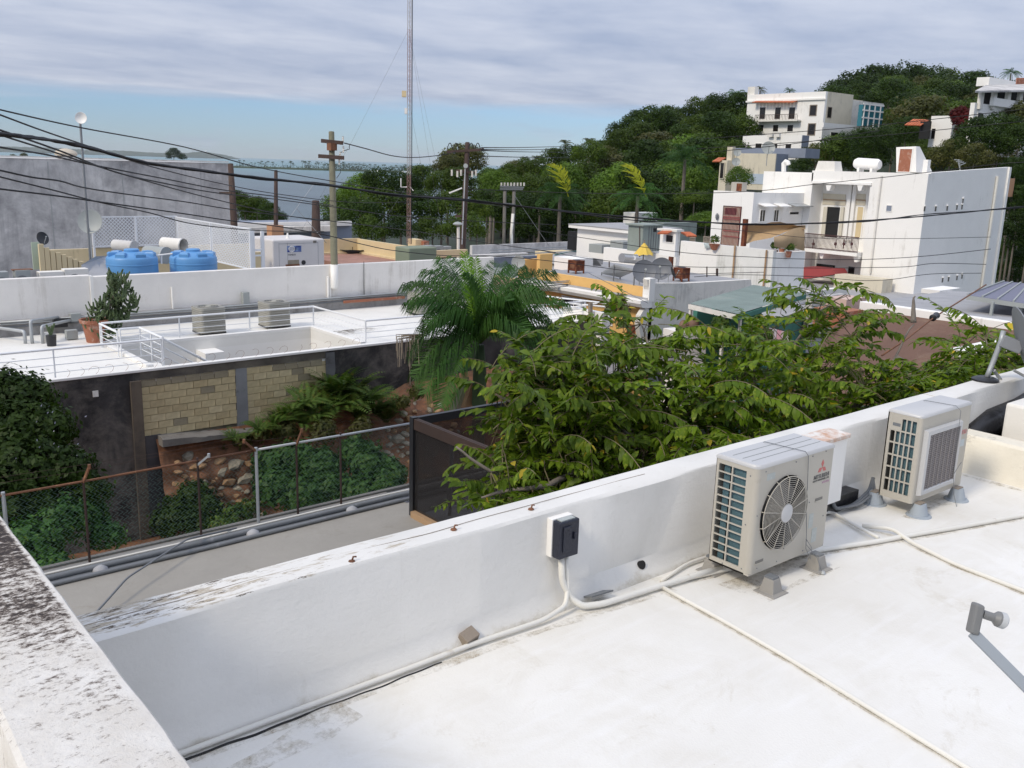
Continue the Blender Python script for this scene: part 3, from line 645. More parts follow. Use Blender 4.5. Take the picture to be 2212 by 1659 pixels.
# ------------------------------------------------------------------ feed horn of a dish close by, lower right
D = 3.6
a = A(2100, 1366, d=D); top = A(2113, 1306, d=D); e = A(2235, 1502, d=D*.97)
lnb = thing('dish_feed_arm', a, 'grey feed horn on slanting flat arm, lower right corner', 'dish arm')
up = (top-a).normalized(); hor = (A(2165, 1345, d=D)-A(2120, 1330, d=D)).normalized(); dep = up.cross(hor).normalized()
mb = MB(); mb.bar(a+(e-a)*.0, a+(e-a)*2.6, .042, .022, up=tuple(dep)); mb.build('arm', surf('grey_blue_steel', (.28,.31,.34), .05, rough=.4, bump=0), lnb, bevel=.003)
gm = surf('grey_plastic', (.20,.20,.195), .05, rough=.5, bump=0)
mb = MB(); mb.obox((a+top)/2, up*(top-a).length*.54, hor*.019, dep*.024); mb.build('converter', gm, lnb, bevel=.009)
c = A(2122, 1326, d=D); L = .085
mb = MB(); mb.lathe([(.017, 0), (.017, .045), (.030, .060), (.030, .068)], c, 20, hor); mb.build('horn', gm, lnb, smooth='auto')
mb = MB(); mb.lathe([(.031, .067), (.032, .088), (.026, .094)], c, 20, hor); mb.build('horn_cap', surf('pale_cap', (.52,.53,.53), bump=0), lnb, smooth='auto')

# satellite dish on the parapet, cut by the right edge
p = Vector((11.15, 4.63, .75)); dd = depth(p)
sd = thing('satellite_dish', p, 'grey satellite dish on curved post with round black base at the right edge', 'satellite dish')
mb = MB(); mb.lathe([(.15, 0), (.15, .02), (.10, .045)], p, 28); mb.build('base', M['black_plastic'], sd, smooth='auto')
gs = surf('grey_dish_paint', (.24,.25,.27), .05, rough=.45, bump=0)
q1 = A(2150, 770, d=dd); q2 = A(2163, 735, d=dd-.1)
mb = MB(); mb.path([p+Vector((.03, 0, .03)), A(2138, 800, d=dd), q1, q2, A(2168, 715, d=dd-.1)], .030, 12); mb.build('post', M['steel'], sd, smooth=True)
mb = MB(); mb.tube(A(2147, 800, d=dd), A(2165, 825, d=dd+.15), .02); mb.build('brace', M['steel'], sd)
def dish(mbx, c, nrm, R, dep_=.12, n=40, ell=1.0):
    """shallow bowl, opening along nrm"""
    nrm = Vector(nrm).normalized(); rings = []
    u = nrm.cross(Vector((0,0,1))).normalized(); v = u.cross(nrm)
    for k in range(9):
        r = R*k/8; rings.append([Vector(c)+nrm*(dep_*(r/R)**2)+(u*cos(a_)+v*sin(a_)*ell)*max(r, 1e-3) for a_ in np.linspace(0, 2*pi, n, endpoint=False)])
    rings.append([Vector(c)+nrm*(dep_-.012)+(u*cos(a_)+v*sin(a_)*ell)*(R+.006) for a_ in np.linspace(0, 2*pi, n, endpoint=False)])
    rings += [[Vector(c)+nrm*(dep_*(r/R)**2-.014)+(u*cos(a_)+v*sin(a_)*ell)*max(r, 1e-3) for a_ in np.linspace(0, 2*pi, n, endpoint=False)] for r in (R*.7, R*.35, 1e-3)]
    return mbx.loft(rings, cap=False)
cc = A(2207, 752, d=dd-.15)
mb = MB(); dish(mb, cc, (.55, -.75, .38), .44, .07, ell=1.1); mb.build('reflector', gs, sd, smooth='auto')
mb = MB(); mb.bar(q2, cc, .10, .14); mb.build('bracket', gs, sd, bevel=.01)
mb = MB(); mb.path([A(2190, 800, d=dd), A(2212, 812, d=dd), A(2240, 828, d=dd-.2)], .018, 6); mb.build('feed_arm', M['steel'], sd)
# ================================================================== leaves
LEAF4 = np.array([(-.5, 0, 0), (-.05, .24, -.03), (.5, 0, -.08), (-.05, -.24, -.03)])            # one folded rhomb
LEAF6 = np.array([(0, 0, 0), (.30, .20, .02), (.72, .16, -.05), (1, 0, -.20), (.72, -.16, -.05), (.30, -.20, .02), (.35, 0, -.03), (.72, 0, -.07)])
LEAF6_F = [(0, 6, 1), (1, 6, 7), (1, 7, 2), (2, 7, 3), (0, 5, 6), (5, 4, 7), (5, 7, 6), (4, 3, 7)]
def rot_frames(dirs, ups):
    d = dirs/np.linalg.norm(dirs, axis=1, keepdims=True)
    s = np.cross(ups, d); n = np.linalg.norm(s, axis=1, keepdims=True); n[n < 1e-6] = 1; s = s/n
    u = np.cross(d, s); return d, s, u
def leaf_mesh(pos, dirs, ups, size, proto=LEAF4, pf=((0, 1, 2, 3),)):
    d, s, u = rot_frames(dirs, ups); size = np.asarray(size).reshape(-1, 1, 1)
    V = pos[:, None, :]+size*(proto[None, :, 0:1]*d[:, None]+proto[None, :, 1:2]*s[:, None]+proto[None, :, 2:3]*u[:, None])
    n, k = len(pos), len(proto); F = (np.array(pf)[None]+(np.arange(n)*k)[:, None, None]).reshape(-1, len(pf[0]))
    return V.reshape(-1, 3), F
def cloud_points(lobes, n, r):
    """points near the skins of overlapping ellipsoids; returns positions and outward directions"""
    lobes = np.array(lobes, float); wts = lobes[:, 3]*lobes[:, 4]+lobes[:, 4]*lobes[:, 5]; wts /= wts.sum()
    k = r.choice(len(lobes), n, p=wts); q = r.normal(size=(n, 3)); q /= np.linalg.norm(q, axis=1, keepdims=True)
    q[:, 2] = np.where(q[:, 2] < -.6, -q[:, 2], q[:, 2])
    rad = (1-np.abs(r.normal(size=n))*.16)*(1+.17*np.sin(7*q[:, 0]+k)*np.sin(6*q[:, 1]+2*k+1)+.13*np.sin(13*q[:, 0]-k)*np.cos(12*q[:, 2]+k))
    rad = np.where(r.random(n) < .13, rad*(1+.38*r.random(n)), rad)
    return lobes[k, :3]+q*lobes[k, 3:6]*rad[:, None], q
def crown(lobes, n, size, seed=0, droop=.3, asp=1.0):
    r = np.random.default_rng(seed); p, q = cloud_points(lobes, n, r)
    d = np.cross(q, r.normal(size=q.shape)); d /= np.linalg.norm(d, axis=1, keepdims=True)+1e-9; d += q*.25; d[:, 2] -= droop
    up = q+r.normal(size=q.shape)*.45
    sz = size*(.6+.8*r.random(n)); pr = LEAF4*np.array([1, asp, 1])
    return leaf_mesh(p, d, up, sz, pr)
def lobes_for(rx, ry, rz, n, seed, small=.36, flat=1.0):
    r = np.random.default_rng(seed); L = [(0, 0, 0, rx*.72, ry*.72, rz*.72)]
    for i in range(n):
        a = r.random()*2*pi; e = math.asin(min(1, r.random()*1.5-.5)); k = small*(.6+.8*r.random())
        c = np.array([cos(a)*cos(e)*rx, sin(a)*cos(e)*ry, sin(e)*rz*flat])*(1-k*.75)
        L.append((*c, rx*k, ry*k, rz*k*.85))
    return L
M['leaf_dark'] = leafmat('dark_foliage', (.016,.035,.006), (.042,.074,.011), scale=.8)
M['leaf_mid'] = leafmat('mid_green_foliage', (.036,.066,.009), (.088,.132,.016), scale=.5)
M['leaf_fresh'] = leafmat('fresh_green_foliage', (.06,.115,.014), (.125,.20,.025), scale=.7)  # paler green that some tree crowns have by nature
M['leaf_vine'] = leafmat('vine_foliage', (.022,.062,.014), (.060,.135,.030), (.10,.16,.03), scale=1.5)
M['leaf_fern'] = leafmat('fern_foliage', (.035,.075,.012), (.10,.16,.03), (.17,.14,.03), scale=1.5)
M['leaf_olive'] = leafmat('olive_brown_foliage', (.055,.068,.018), (.12,.115,.035), scale=.6)
M['leaf_palm'] = leafmat('palm_frond_green', (.020,.062,.014), (.060,.135,.026), scale=.8, rough=.55, trans=.18)
M['leaf_palm_new'] = leafmat('new_palm_spear', (.10,.22,.02), (.17,.30,.03), scale=1, trans=.35)
M['leaf_yellow'] = leafmat('yellow_green_frond', (.30,.30,.02), (.40,.40,.03), scale=1, trans=.4)
M['bark'] = surf('grey_bark', (.20,.17,.14), .25, (.09,.07,.05), .4, 5, rough=.9, bump=.5)
M['petal'] = surf('lavender_petals', (.62,.60,.72), .05, bump=0)

# ================================================================== ground of the courtyard
YF, ZM, YW = 24.9, -2.6, 32.0
gnd = MB(); gnd.box(-6, 36, 4.9, 24.9, -7.9, -7.3); tag(gnd.build('courtyard_ground', M['earth']), kind='structure')

# ------------------------------------------------------------------ the lower grey roof below our parapet
ZR = -2.5
lr = thing('lower_roof_building', (4, 9, ZR), 'low building with beige-grey coated roof between the parapet and the chain-link fence', 'building')
XE = 8.15
mb = MB()
mb.box(-4, XE, 4.78, 13.02, -7.5, ZR); mb.build('roof', M['roof_grey'], lr)
mb = MB(); mb.box(XE, 10.6, 11.4, 13.02, -7.5, ZR-.02); mb.build('ledge', M['roof_grey2'], lr)
mb = MB(); mb.box(-4, 10.6, 13.02, 13.10, ZR-.15, ZR+.03); mb.build('edge_trim', M['conc'], lr)
rr = [(A(px, py, z=ZR+.06)) for px, py in ((100, 1266), (306, 1219), (551, 1158), (677, 1134), (893, 1078))]
rr = [Vector((-1.5, rr[0].y, ZR+.06))]+[Vector((p.x, rr[0].y-.0*(i), ZR+.06)) for i, p in enumerate(rr)]+[Vector((10.6, rr[0].y, ZR+.06))]
yp = rr[0].y
def run(name, y, r, mat, label, z=None, x1=10.5):
    return pipe(name, [(-1.5, y, z or ZR+r), (2, y+.02, z or ZR+r), (4.5, y-.015, z or ZR+r), (7.5, y+.02, z or ZR+r), (x1, y, z or ZR+r)], r, label, mat, 'pipe')
run('roof_pipe', 12.62, .044, 'pipe_grey', 'thick grey pipe lying along the edge of the grey lower roof')
run('roof_pipe', 12.42, .032, 'pipe_grey', 'thinner grey pipe beside the thick one on the lower roof')
run('roof_pipe', 12.84, .016, 'pvc', 'thin white pipe lying closest to the chain-link fence')
mb = MB(); mb.box(-3, XE, 12.45, 12.8, ZR, ZR+.012); mb.build('pipe_bed', M['pipe_grey'], lr)
for x in (3.3, 5.5, 7.2):
    mb = MB(); mb.lathe([(.11, 0), (.09, .06), (.03, .10)], (x, 12.42+.1, ZR), 9); mb.build('sealant_lump', M['roof_grey2'], lr, smooth=True)
mb = MB(); pts = [(1.6, 9.6), (2.4, 10.7), (3.4, 11.7), (4.5, 12.5), (5.4, 12.9)]
o = pipe('loose_cable', [(x, y, ZR+.02+(.18 if 3 < x < 5 else 0)) for x, y in pts], .014, 'grey cable crossing the lower roof diagonally to the fence', 'pipe_grey', 'cable')

# ------------------------------------------------------------------ chain-link fence with rusty rail and barbed arms
YC = 12.95
zt = A(180, 1040, y=YC).z
fence = thing('chain_link_fence', (3.5, YC, ZR), 'chain-link fence with rusty left rail and grey right rail along the lower roof', 'fence')
xj = A(553, 975, y=YC).x; xe = A(888, 922, y=YC).x
mb = MB(); mb.path([(-1.5, YC, zt-.0), (1.2, YC, zt+.01), (3.4, YC, zt), (xj, YC, zt+.01)], .017, 8); mb.build('top_rail', M['rust'], fence, smooth=True)
mb = MB(); mb.path([(xj, YC, zt+.01), ((xj+xe)/2, YC, zt), (xe, YC, zt-.01)], .021, 8); mb.build('top_rail', M['steel'], fence, smooth=True)
for px, py, mt, top in ((6, 1062, 'steel', 0), (180, 1040, 'rust', 0), (427, 1005, 'rust', 0), (553, 975, 'steel', 0), (640, 960, 'rust', 0), (735, 945, 'rust', 0)):
    x = A(px, py, y=YC).x; mb = MB(); mb.tube((x, YC, ZR-.05), (x, YC, zt+.05), .018 if mt == 'rust' else .026, n=8); mb.build('post', M['rust_dark'] if mt == 'rust' else M[mt], fence, smooth='auto')
for (p0, p1, mt) in (((180, 1042), (193, 1008), 'rust'), ((427, 1004), (451, 984), 'steel'), ((553, 975), (527, 953), 'rust'), ((640, 962), (652, 930), 'rust')):
    a, b = A(*p0, y=YC), A(*p1, y=YC-.12); mb = MB(); mb.bar(a, b, .03, .03); mb.tube(b-Vector((0,0,.03)), b+Vector((0,0,.03)), .022, n=6); mb.build('barbed_arm', M[mt], fence)
mb = MB(); W_ = .068; Hh = zt-ZR-.02; nx = int((xe+1.6)/W_)
for i in range(nx):                                       # each wire zigzags top to bottom, hooked into the next
    x = -1.5+i*W_; pts = []; k = 0; z = zt
    while z > ZR+.02:
        pts.append((x+(W_/2 if k % 2 else -W_/2)+mnoise.noise(Vector((x, z, 1)))*.01, YC+.006*(-1)**k, z)); z -= W_*.62; k += 1
    mb.path(pts, .0028, 3, cap=False)
mb.build('wire_mesh', surf('green_coated_wire', (.085,.15,.125), .1, bump=0), fence, kind='stuff', fixn=False)
mb = MB(); 
for off, zz_ in ((.03, .16), (.06, .22), (-.02, .05)):
    mb.path([(x, YC-.05+off, zt+zz_+mnoise.noise(Vector((x*.8, off*9, 2)))*.06-.10*(x > 5.6)) for x in np.arange(-1.4, xe, .3)], .0022, 4)
mb.build('barbed_wire', M['rust_dark'], fence, fixn=False)

# black shade-cloth cage at the end of the fence
m, t, b = mat_new('black_shade_cloth'); b.inputs['Base Color'].default_value = (.012,.010,.010,1); b.inputs['Roughness'].default_value = .95
tr = t.nodes.new('ShaderNodeBsdfTransparent'); ms = t.nodes.new('ShaderNodeMixShader')
v = _vec(t); wv = _ramp(t, _noise(t, v, 2.2, 4, .6), .3, .7, (.50,.50,.50,1), (.64,.64,.64,1))
t.links.new(wv, ms.inputs[0]); t.links.new(tr.outputs[0], ms.inputs[1]); t.links.new(b.outputs[0], ms.inputs[2]); t.links.new(ms.outputs[0], t.nodes['Material Output'].inputs[0])
M['cloth'] = m
c0 = A(893, 1113, z=ZR); Xc, Yc = c0.x, c0.y; zc = A(889, 904, y=Yc).z
cage = thing('shade_cloth_cage', (Xc, Yc, ZR), 'black shade-cloth cage on a wooden frame over the shaft between fence and parapet', 'cage')
mb = MB(); mb.box(Xc-.004, Xc+.004, 6.2, Yc, ZR+.05, zc); mb.build('cloth_panel', M['cloth'], cage)
mb = MB(); mb.box(Xc, Xc+3.6, Yc-.004, Yc+.004, ZR+.0, zc); mb.build('cloth_panel', M['cloth'], cage)
mb = MB(); mb.box(Xc+3.6, Xc+3.608, 6.2, Yc, ZR, zc); mb.build('cloth_panel', M['cloth'], cage)
dk = surf('dark_brown_timber', (.045,.025,.018), .2, bump=.2)
for x, y in ((Xc, Yc), (Xc+3.6, Yc), (Xc, 6.2)): mb = MB(); mb.box(x-.05, x+.05, y-.05, y+.05, ZR, zc+.02); mb.build('post', M['black_plastic'], cage)
mb = MB(); mb.box(Xc-.035, Xc+.05, 6.2, Yc-.05, zc-.17, zc+.0); mb.build('top_beam', dk, cage)
mb = MB(); mb.box(Xc+.05, Xc+3.55, Yc-.04, Yc+.04, zc-.12, zc+.01); mb.build('top_beam', M['black_plastic'], cage)
mb = MB(); mb.box(Xc-.09, Xc+.05, 6.2, Yc-.05, ZR, ZR+.10); mb.build('bottom_beam', M['wood_new'], cage)
mb = MB(); mb.tube((Xc+.5, Yc-.3, ZR-.2), (Xc+.5, Yc-.35, zc-.35), .03); mb.build('inner_pole', M['pipe_grey'], cage)
mb = MB(); mb.box(XE, XE+.03, 6, 11.4, -7.3, ZR-.02); mb.build('shaft_wall', M['black_conc'], lr)
mb = MB(); mb.box(XE+.03, 10.6, 11.37, 11.4, -7.3, ZR-.04); mb.build('shaft_wall', M['black_conc'], lr)
mb = MB(); mb.box(XE+.3, XE+1.2, 8.4, 10.0, -4.3, -3.4); mb.build('inner_wall', M['grey_conc'], lr)

# ================================================================== middle building with the white roof terrace
mid = thing('terrace_building', (14, 28, ZM), 'building with bright white roof terrace, thin white railings and blackened side wall', 'building')
X1e = A(1302, 687, z=ZM).x
def PX(px, py): return A(px, py, z=ZM)
# sunken patio opening
ox0, ox1 = 8.4, 14.85; oy0, oy1 = YF+.28, 28.5
mb = MB()
mb.box(-6, ox0, YF+.02, YW, ZM-.3, ZM); mb.box(ox1, X1e, YF+.02, YW, ZM-.3, ZM); mb.box(ox0, ox1, oy1, YW, ZM-.3, ZM); mb.box(ox0, ox1, YF+.02, oy0, ZM-.3, ZM)
mroof = surf('bright_white_roof_coating', (.79,.77,.72), .05, (.40,.36,.30), .20, .7, rough=.6, bump=.15, specks=.05)
mb.build('roof', mroof, mid)
mb = MB(); mb.box(ox0-.02, ox0, oy0, oy1, -5.6, ZM-.3); mb.box(ox1, ox1+.02, oy0, oy1, -5.6, ZM-.3); mb.box(ox0, ox1, oy1, oy1+.02, -5.6, ZM-.3); mb.box(ox0, ox1, oy0-.02, oy0, -5.6, ZM-.3)
mb.build('patio_wall', M['white_clean'], mid)
mb = MB(); mb.box(ox0, ox1, oy0, oy1, -5.7, -5.6); mb.build('patio_floor', M['grey_conc'], mid)
mb = MB(); mb.box(ox0+.0, ox1+.18, oy1, oy1+.18, ZM, ZM+.10); mb.box(ox1, ox1+.18, oy0, oy1, ZM, ZM+.10); mb.box(ox0-.18, ox0, oy0, oy1+.18, ZM, ZM+.10); mb.build('patio_kerb', M['white_clean'], mid, bevel=.01)
px0 = A(423, 745, y=oy1).x; mb = MB(); mb.box(px0, px0+.62, oy1-.75, oy1-.002, -5.6, ZM-.30); mb.build('patio_pier', M['white_clean'], mid)
mb = MB(); mb.box(px0+.9, px0+2.0, 25.8, 27.0, -5.6, -3.6); mb.build('patio_block', M['white_clean'], mid)
# white lip of the roof along the edge
mb = MB(); mb.box(-6, X1e, YF-.04, YF+.16, ZM, ZM+.07); mb.build('edge_lip', M['white_clean'], mid, bevel=.01)
# stains on the terrace, right part
dsm, t, b = mat_new('damp_stain'); v = _vec(t); b.inputs['Base Color'].default_value = (.20,.17,.14,1); b.inputs['Roughness'].default_value = .9
gq_ = _n(t, 'ShaderNodeTexGradient'); gq_.gradient_type = 'SPHERICAL'; t.links.new(_vec(t, (.28, .75, 1)), gq_.inputs[0]); al = _n(t, 'ShaderNodeMath', operation='MULTIPLY'); t.links.new(gq_.outputs[0], al.inputs[0]); t.links.new(_ramp(t, _noise(t, v, 1.6, 9, .8), .42, .60), al.inputs[1]); t.links.new(al.outputs[0], b.inputs['Alpha'])
q = A(835, 722, z=ZM); mb = MB(); mb.box(ox1+.45, q.x+4.5, q.y-1.3, q.y+1.4, ZM+.004, ZM+.005); mb.build('damp_stain', dsm, mid); q = A(120, 775, z=ZM); mb = MB(); mb.box(q.x-3, q.x+3, q.y-1.2, q.y+1.2, ZM+.004, ZM+.005); mb.build('damp_stain', dsm, mid)
# side wall parts on the plane y = YF
zb1 = A(320, 940, y=YF).z; xa = A(303, 800, y=YF).x; xb = A(508, 785, y=YF).x; xc = A(532, 780, y=YF).x; xd = A(704, 760, y=YF).x
zb2 = A(600, 915, y=YF).z; zbeam = ZM-.22
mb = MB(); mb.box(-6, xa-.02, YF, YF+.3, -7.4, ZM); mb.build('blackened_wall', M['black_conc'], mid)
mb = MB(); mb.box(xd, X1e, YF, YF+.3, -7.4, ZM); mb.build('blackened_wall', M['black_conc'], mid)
mb = MB(); mb.box(xa-.02, xd, YF-.005, YF+.01, zbeam, ZM-.005); mb.build('top_beam', surf('grimy_beam', (.15,.13,.10), .4, (.05,.045,.04), .5, 1.5, .2, bump=.5), mid)
mb = MB(); mb.box(xa-.02, xd, YF+.06, YF+.3, -7.4, zbeam); mb.build('backing_wall', M['mortar'], mid)
mb = MB(); mb.box(xb, xc, YF-.01, YF+.055, zb2-.3, zbeam); mb.build('column', surf('grey_column', (.24,.245,.25), .2, (.08,.08,.08), .3, 2, bump=.3), mid)
mb = MB(); mb.box(xa-.30, xa-.02, YF-.10, YF, -7.4, zbeam); mb.build('pilaster', surf('rust_streaked_concrete', (.14,.11,.08), .3, (.045,.04,.04), .5, 1, .6, bump=.4), mid)
mb = MB(); mb.box(xa, A(347, 935, y=YF).x, YF-.05, YF+.06, -7.4, zb1-.02); mb.build('plinth', surf('dark_plinth', (.075,.07,.072), .3, (.16,.15,.14), .3, 1.5, .3, bump=.4), mid)
mb = MB(); mb.box(A(200, 850, y=YF).x, A(212, 850, y=YF).x, YF-.03, YF, A(206, 857, y=YF).z, A(206, 844, y=YF).z); mb.build('patched_hole', M['white_stain'], mid)
# concrete blocks, laid one by one
BW, BH = .405, .2
bmeshes = []
for k in range(4):
    mb = MB(); c = .008
    mb.loft([[(c, -.0, 0), (BW-.012-c, -.0, 0), (BW-.012-c, 0, BH-.012), (c, 0, BH-.012)], ]*1) if False else None
    mb.box(0, BW-.012, -.0, .05, 0, BH-.012); o = mb.build('block', M['block'], mid, local=True); bmeshes.append(o.data)
    if k: bpy.data.objects.remove(o)
    else: o0 = o
bmeshes[3].materials[0] = M['block_dark']
for k, c in ((1, (.54,.43,.24)), (2, (.65,.54,.32))): bmeshes[k].materials[0] = surf('yellowish_concrete_block', c, .22, (.19,.16,.11), .3, 2.0, bump=.5, bscale=30, vscale=2.5)
bpy.data.objects.remove(o0)
half = MB(); half.box(0, BW/2-.012, 0, .05, 0, BH-.012); oh = half.build('block', M['block'], mid, local=True); hmesh = oh.data; bpy.data.objects.remove(oh)
def lay(x0, x1, z0, z1, seed):
    r = random.Random(seed); rows = int((z1-z0)/BH+.2); z = z1-.0
    for i in range(rows+1):
        zz = z1-(i+1)*BH
        if zz < z0-.08: break
        x = x0-(BW/2 if i % 2 else 0)
        while x < x1-.03:
            a, b = max(x, x0), min(x+BW, x1)
            if b-a > .06:
                if b-a > BW-.01: me = bmeshes[3] if (i < 1 and r.random() < .85) or (i == 1 and r.random() < .35) or r.random() < .03 else bmeshes[r.choice((0, 0, 1, 2))]; sx = 1
                else: me = hmesh; sx = (b-a-.008)/(BW/2-.012)
                o = bpy.data.objects.new('block', me); COL.objects.link(o); o.parent = mid
                o.location = Vector((a+.004, YF+.012+r.uniform(-.009, .009), zz+r.uniform(-.003, .003)))-mid.location; o.scale = (sx, 1, 1)
                o.rotation_euler = (r.uniform(-.015, .015), r.uniform(-.006, .006), 0)
            x += BW
lay(xa, xb, zb1, zbeam, 1); lay(xc, xd, zb2, zbeam, 2)
# broken concrete ledge under the blocks
mb = MB(); lx0, lx1 = A(347, 940, y=YF-.3).x, A(575, 905, y=YF-.3).x; rings = []
for i in range(22):
    t_ = i/21; x = lx0+(lx1-lx0)*t_; n_ = mnoise.noise(Vector((x*2.2, 5, 1))); n2_ = mnoise.noise(Vector((x*4.1, 8, 1)))
    yo = YF-.42+.14*n_+.10*(t_ > .75)*(t_-.75)*6; z = zb1-.02+(zb2-zb1)*t_*.9+.03*n2_; th = .26-.18*t_+.05*n2_
    rings.append([(x, YF+.05, z), (x, yo+.08, z+.02*n2_), (x, yo, z-.05), (x, yo+.03*n2_, z-th), (x, yo+.2, z-th-.06*abs(n_)), (x, YF+.05, z-th)])
mb.loft(rings); mb.build('broken_ledge', M['conc'], mid, smooth='auto')
# peeling plaster and stub on the right black wall
mb = MB(); pk = [A(*q, y=YF-.004) for q in ((758, 905), (755, 858), (764, 846), (776, 848), (772, 878), (765, 905), (750, 925))]; mb.prism(pk, (0, -.015, 0)); mb.build('plaster_patch', surf('bare_plaster', (.27,.24,.20), .2, bump=.4), mid)
mb = MB(); q = A(762, 840, y=YF); mb.lathe([(.06, 0), (.06, .1)], (q.x, YF, q.z), 10, (0, -1, 0)); mb.build('drain_stub', M['white_stain'], mid)
mb = MB(); pk = [A(*q, y=YF-.004) for q in ((703, 762), (722, 760), (724, 800), (716, 840), (722, 880), (705, 882))]; mb.prism(pk, (0, -.02, 0)); mb.build('plaster_patch', surf('grey_plaster', (.15,.15,.155), .3, (.05,.045,.04), .5, 3, bump=.4), mid)
mb = MB(); q = A(885, 745, y=YF-.05); q2 = A(886, 832, y=YF-.05); mb.tube(q, q2, .02); mb.build('down_wire', M['wood'], mid)
# barbed coils on the lip
mb = MB(); r = random.Random(4)
for px in range(110, 740, 31):
    q = A(px, 800-(px-110)*.105, z=ZM+.07); q = Vector((q.x, YF+.02, ZM+.05)); a0 = r.uniform(0, 3)
    mb.path([(q.x+.16*sin(a_)+a_*.02, q.y+.05*cos(a_), q.z+.12-.13*cos(a_)+r.uniform(-.01, .01)) for a_ in np.linspace(0, r.uniform(2.5, 5), 9)], .004, 3)
mb.build('razor_wire', M['rust'], mid, fixn=False)
# far wall of the terrace, with its painted white face and conduit bundles
wz = -.87
ww = thing('terrace_wall', (15, YW, ZM), 'long smooth white wall behind the terrace with bundles of grey conduits at its foot', 'wall')
xg = A(196, 590, y=YW).x
mb = MB(); mb.box(-6, xg-.03, YW, YW+.25, ZM-1, A(100, 599, y=YW).z); mb.build('wall_panel', M['white_far'], ww, bevel=.02)
mb = MB(); mb.box(xg+.03, X1e, YW, YW+.25, ZM-1, wz); mb.build('wall_panel', M['white_far'], ww, bevel=.02)
mb = MB(); mb.box(xg-.05, xg+.05, YW-.05, YW+.3, ZM, wz+.02); mb.build('joint_strip', M['white_clean'], ww)
cz = [ZM+.06, ZM+.14, ZM+.21, ZM+.30, ZM+.40, ZM+.47]
for k, z in enumerate(cz):
    y = YW-.07-.03*k; mb = MB(); mb.path([(4+(k % 3), y, z+.02), (12, y-.02, z), (20, y, z+.03), (30, y+.02, z)], .030 if k % 2 else .022, 6)
    mb.build('conduit', M['steel'] if k % 3 else M['pipe_grey'], ww, smooth=True)
mb = MB(); mb.box(4, X1e-1, YW-.16, YW-.002, ZM, ZM+.50); mb.build('conduit_backing', surf('grimy_wall_foot', (.33,.32,.31), .2, (.14,.13,.12), .5, 1.5, .4, bump=.3), ww)
q = A(800, 648, y=YW-.3); mb = MB(); mb.box(q.x-1.2, q.x+1.6, YW-.34, YW-.28, q.z-.05, q.z+.05); mb.build('red_conduit', M['terracotta'], ww)
for px, pyt, pyb in ((372, 660, 640), (545, 600, 690), (712, 600, 668)):
    pass
def on_wall(name, px, py0, py1, r, mat, y=YW-.05):
    a, b = A(px, py0, y=y), A(px, py1, y=y); mb = MB(); mb.tube(a, Vector((a.x, a.y, b.z)), r); return mb.build(name, M[mat], ww)
on_wall('down_pipe', 371, 620, 690, .035, 'white_clean'); on_wall('down_pipe', 708, 597, 668, .05, 'white_clean'); on_wall('down_pipe', 713, 600, 668, .04, 'white_clean')
on_wall('cable_drop', 786, 565, 640, .012, 'wire')
mb = MB(); a, b = A(525, 632, y=YW-.2), A(537, 660, y=YW-.2); mb.box(a.x, b.x+.05, YW-.2, YW, b.z, a.z); mb.build('disconnect_box', M['elec_grey'], ww, bevel=.01)
on_wall('box_conduit', 531, 660, 690, .02, 'white_clean')
for i, (px, py, s, lab) in enumerate(((162, 685, .26, 'grey junction box fixed to the white terrace wall above the black one'), (154, 722, .28, 'grey junction box standing low on the terrace near the small black pot'))):
    q = A(px, py, y=YW-.15 if i == 0 else 30.5); mb = MB(); mb.box(q.x-s/1.7, q.x+s/1.7, q.y-.12, q.y+.1, q.z-s/2, q.z+s/2); tag(mb.build('junction_box', M['elec_grey'], bevel=.01), lab, 'junction box')
q = A(130, 697, y=YW-.3); mb = MB(); mb.box(q.x-.2, q.x+.2, YW-.4, YW-.15, q.z-.14, q.z+.14); tag(mb.build('junction_box', M['black_plastic'], bevel=.01), 'small black box beside the pipes at the foot of the white wall', 'junction box')
for k, (p0, p1, p2) in enumerate((((70, 742), (70, 693), (125, 685)), ((93, 742), (93, 705), (150, 692)), ((55, 742), (50, 716), (-20, 706)))):
    g0 = A(*p0, z=ZM); pipe('bent_conduit', [g0, Vector((g0.x, g0.y, A(*p1, y=g0.y).z)), A(*p2, y=YW-.25)], .05, ('grey conduit rising from the terrace and bending right, leftmost tall one', 'grey conduit rising from the terrace just left of the black pot', 'pale conduit bending down into the roof at the far left edge')[k], 'steel', 'conduit')
vent = A(101, 740, z=ZM); mb = MB(); mb.lathe([(.07, 0), (.07, .2), (.11, .22), (.08, .32)], vent, 10); tag(mb.build('roof_vent', M['white_clean']), 'short white capped vent pipe on the left of the terrace', 'vent')

# ---- railings
def railing(name, pts, label, h=.78, mids=3, step=2.6, zb=ZM, r=.032):
    t_ = thing(name, pts[0], label, 'railing'); pts = [Vector(p) for p in pts]
    mb = MB(); mb.path([p+Vector((0,0,h)) for p in pts], r, 8); mb.build('handrail', M['rail'], t_, smooth='auto')
    for j in range(mids):
        mb = MB(); mb.path([p+Vector((0,0,h*(j+1)/(mids+1)-.02)) for p in pts], .011, 5); mb.build('rail_rod', M['rail'], t_)
    for a, b in zip(pts, pts[1:]):
        L = (b-a).length; n = max(1, round(L/step))
        for k in range(n+1):
            if k == n and b is not pts[-1]: continue
            p = a.lerp(b, k/n); mb = MB(); mb.bar(p, p+Vector((0,0,h)), .05, .03); mb.build('post', M['rail'], t_)
    return t_
hr = A(455, 700, y=28.7).z-ZM
q0 = Vector((ox0-.1, 28.75, ZM)); 
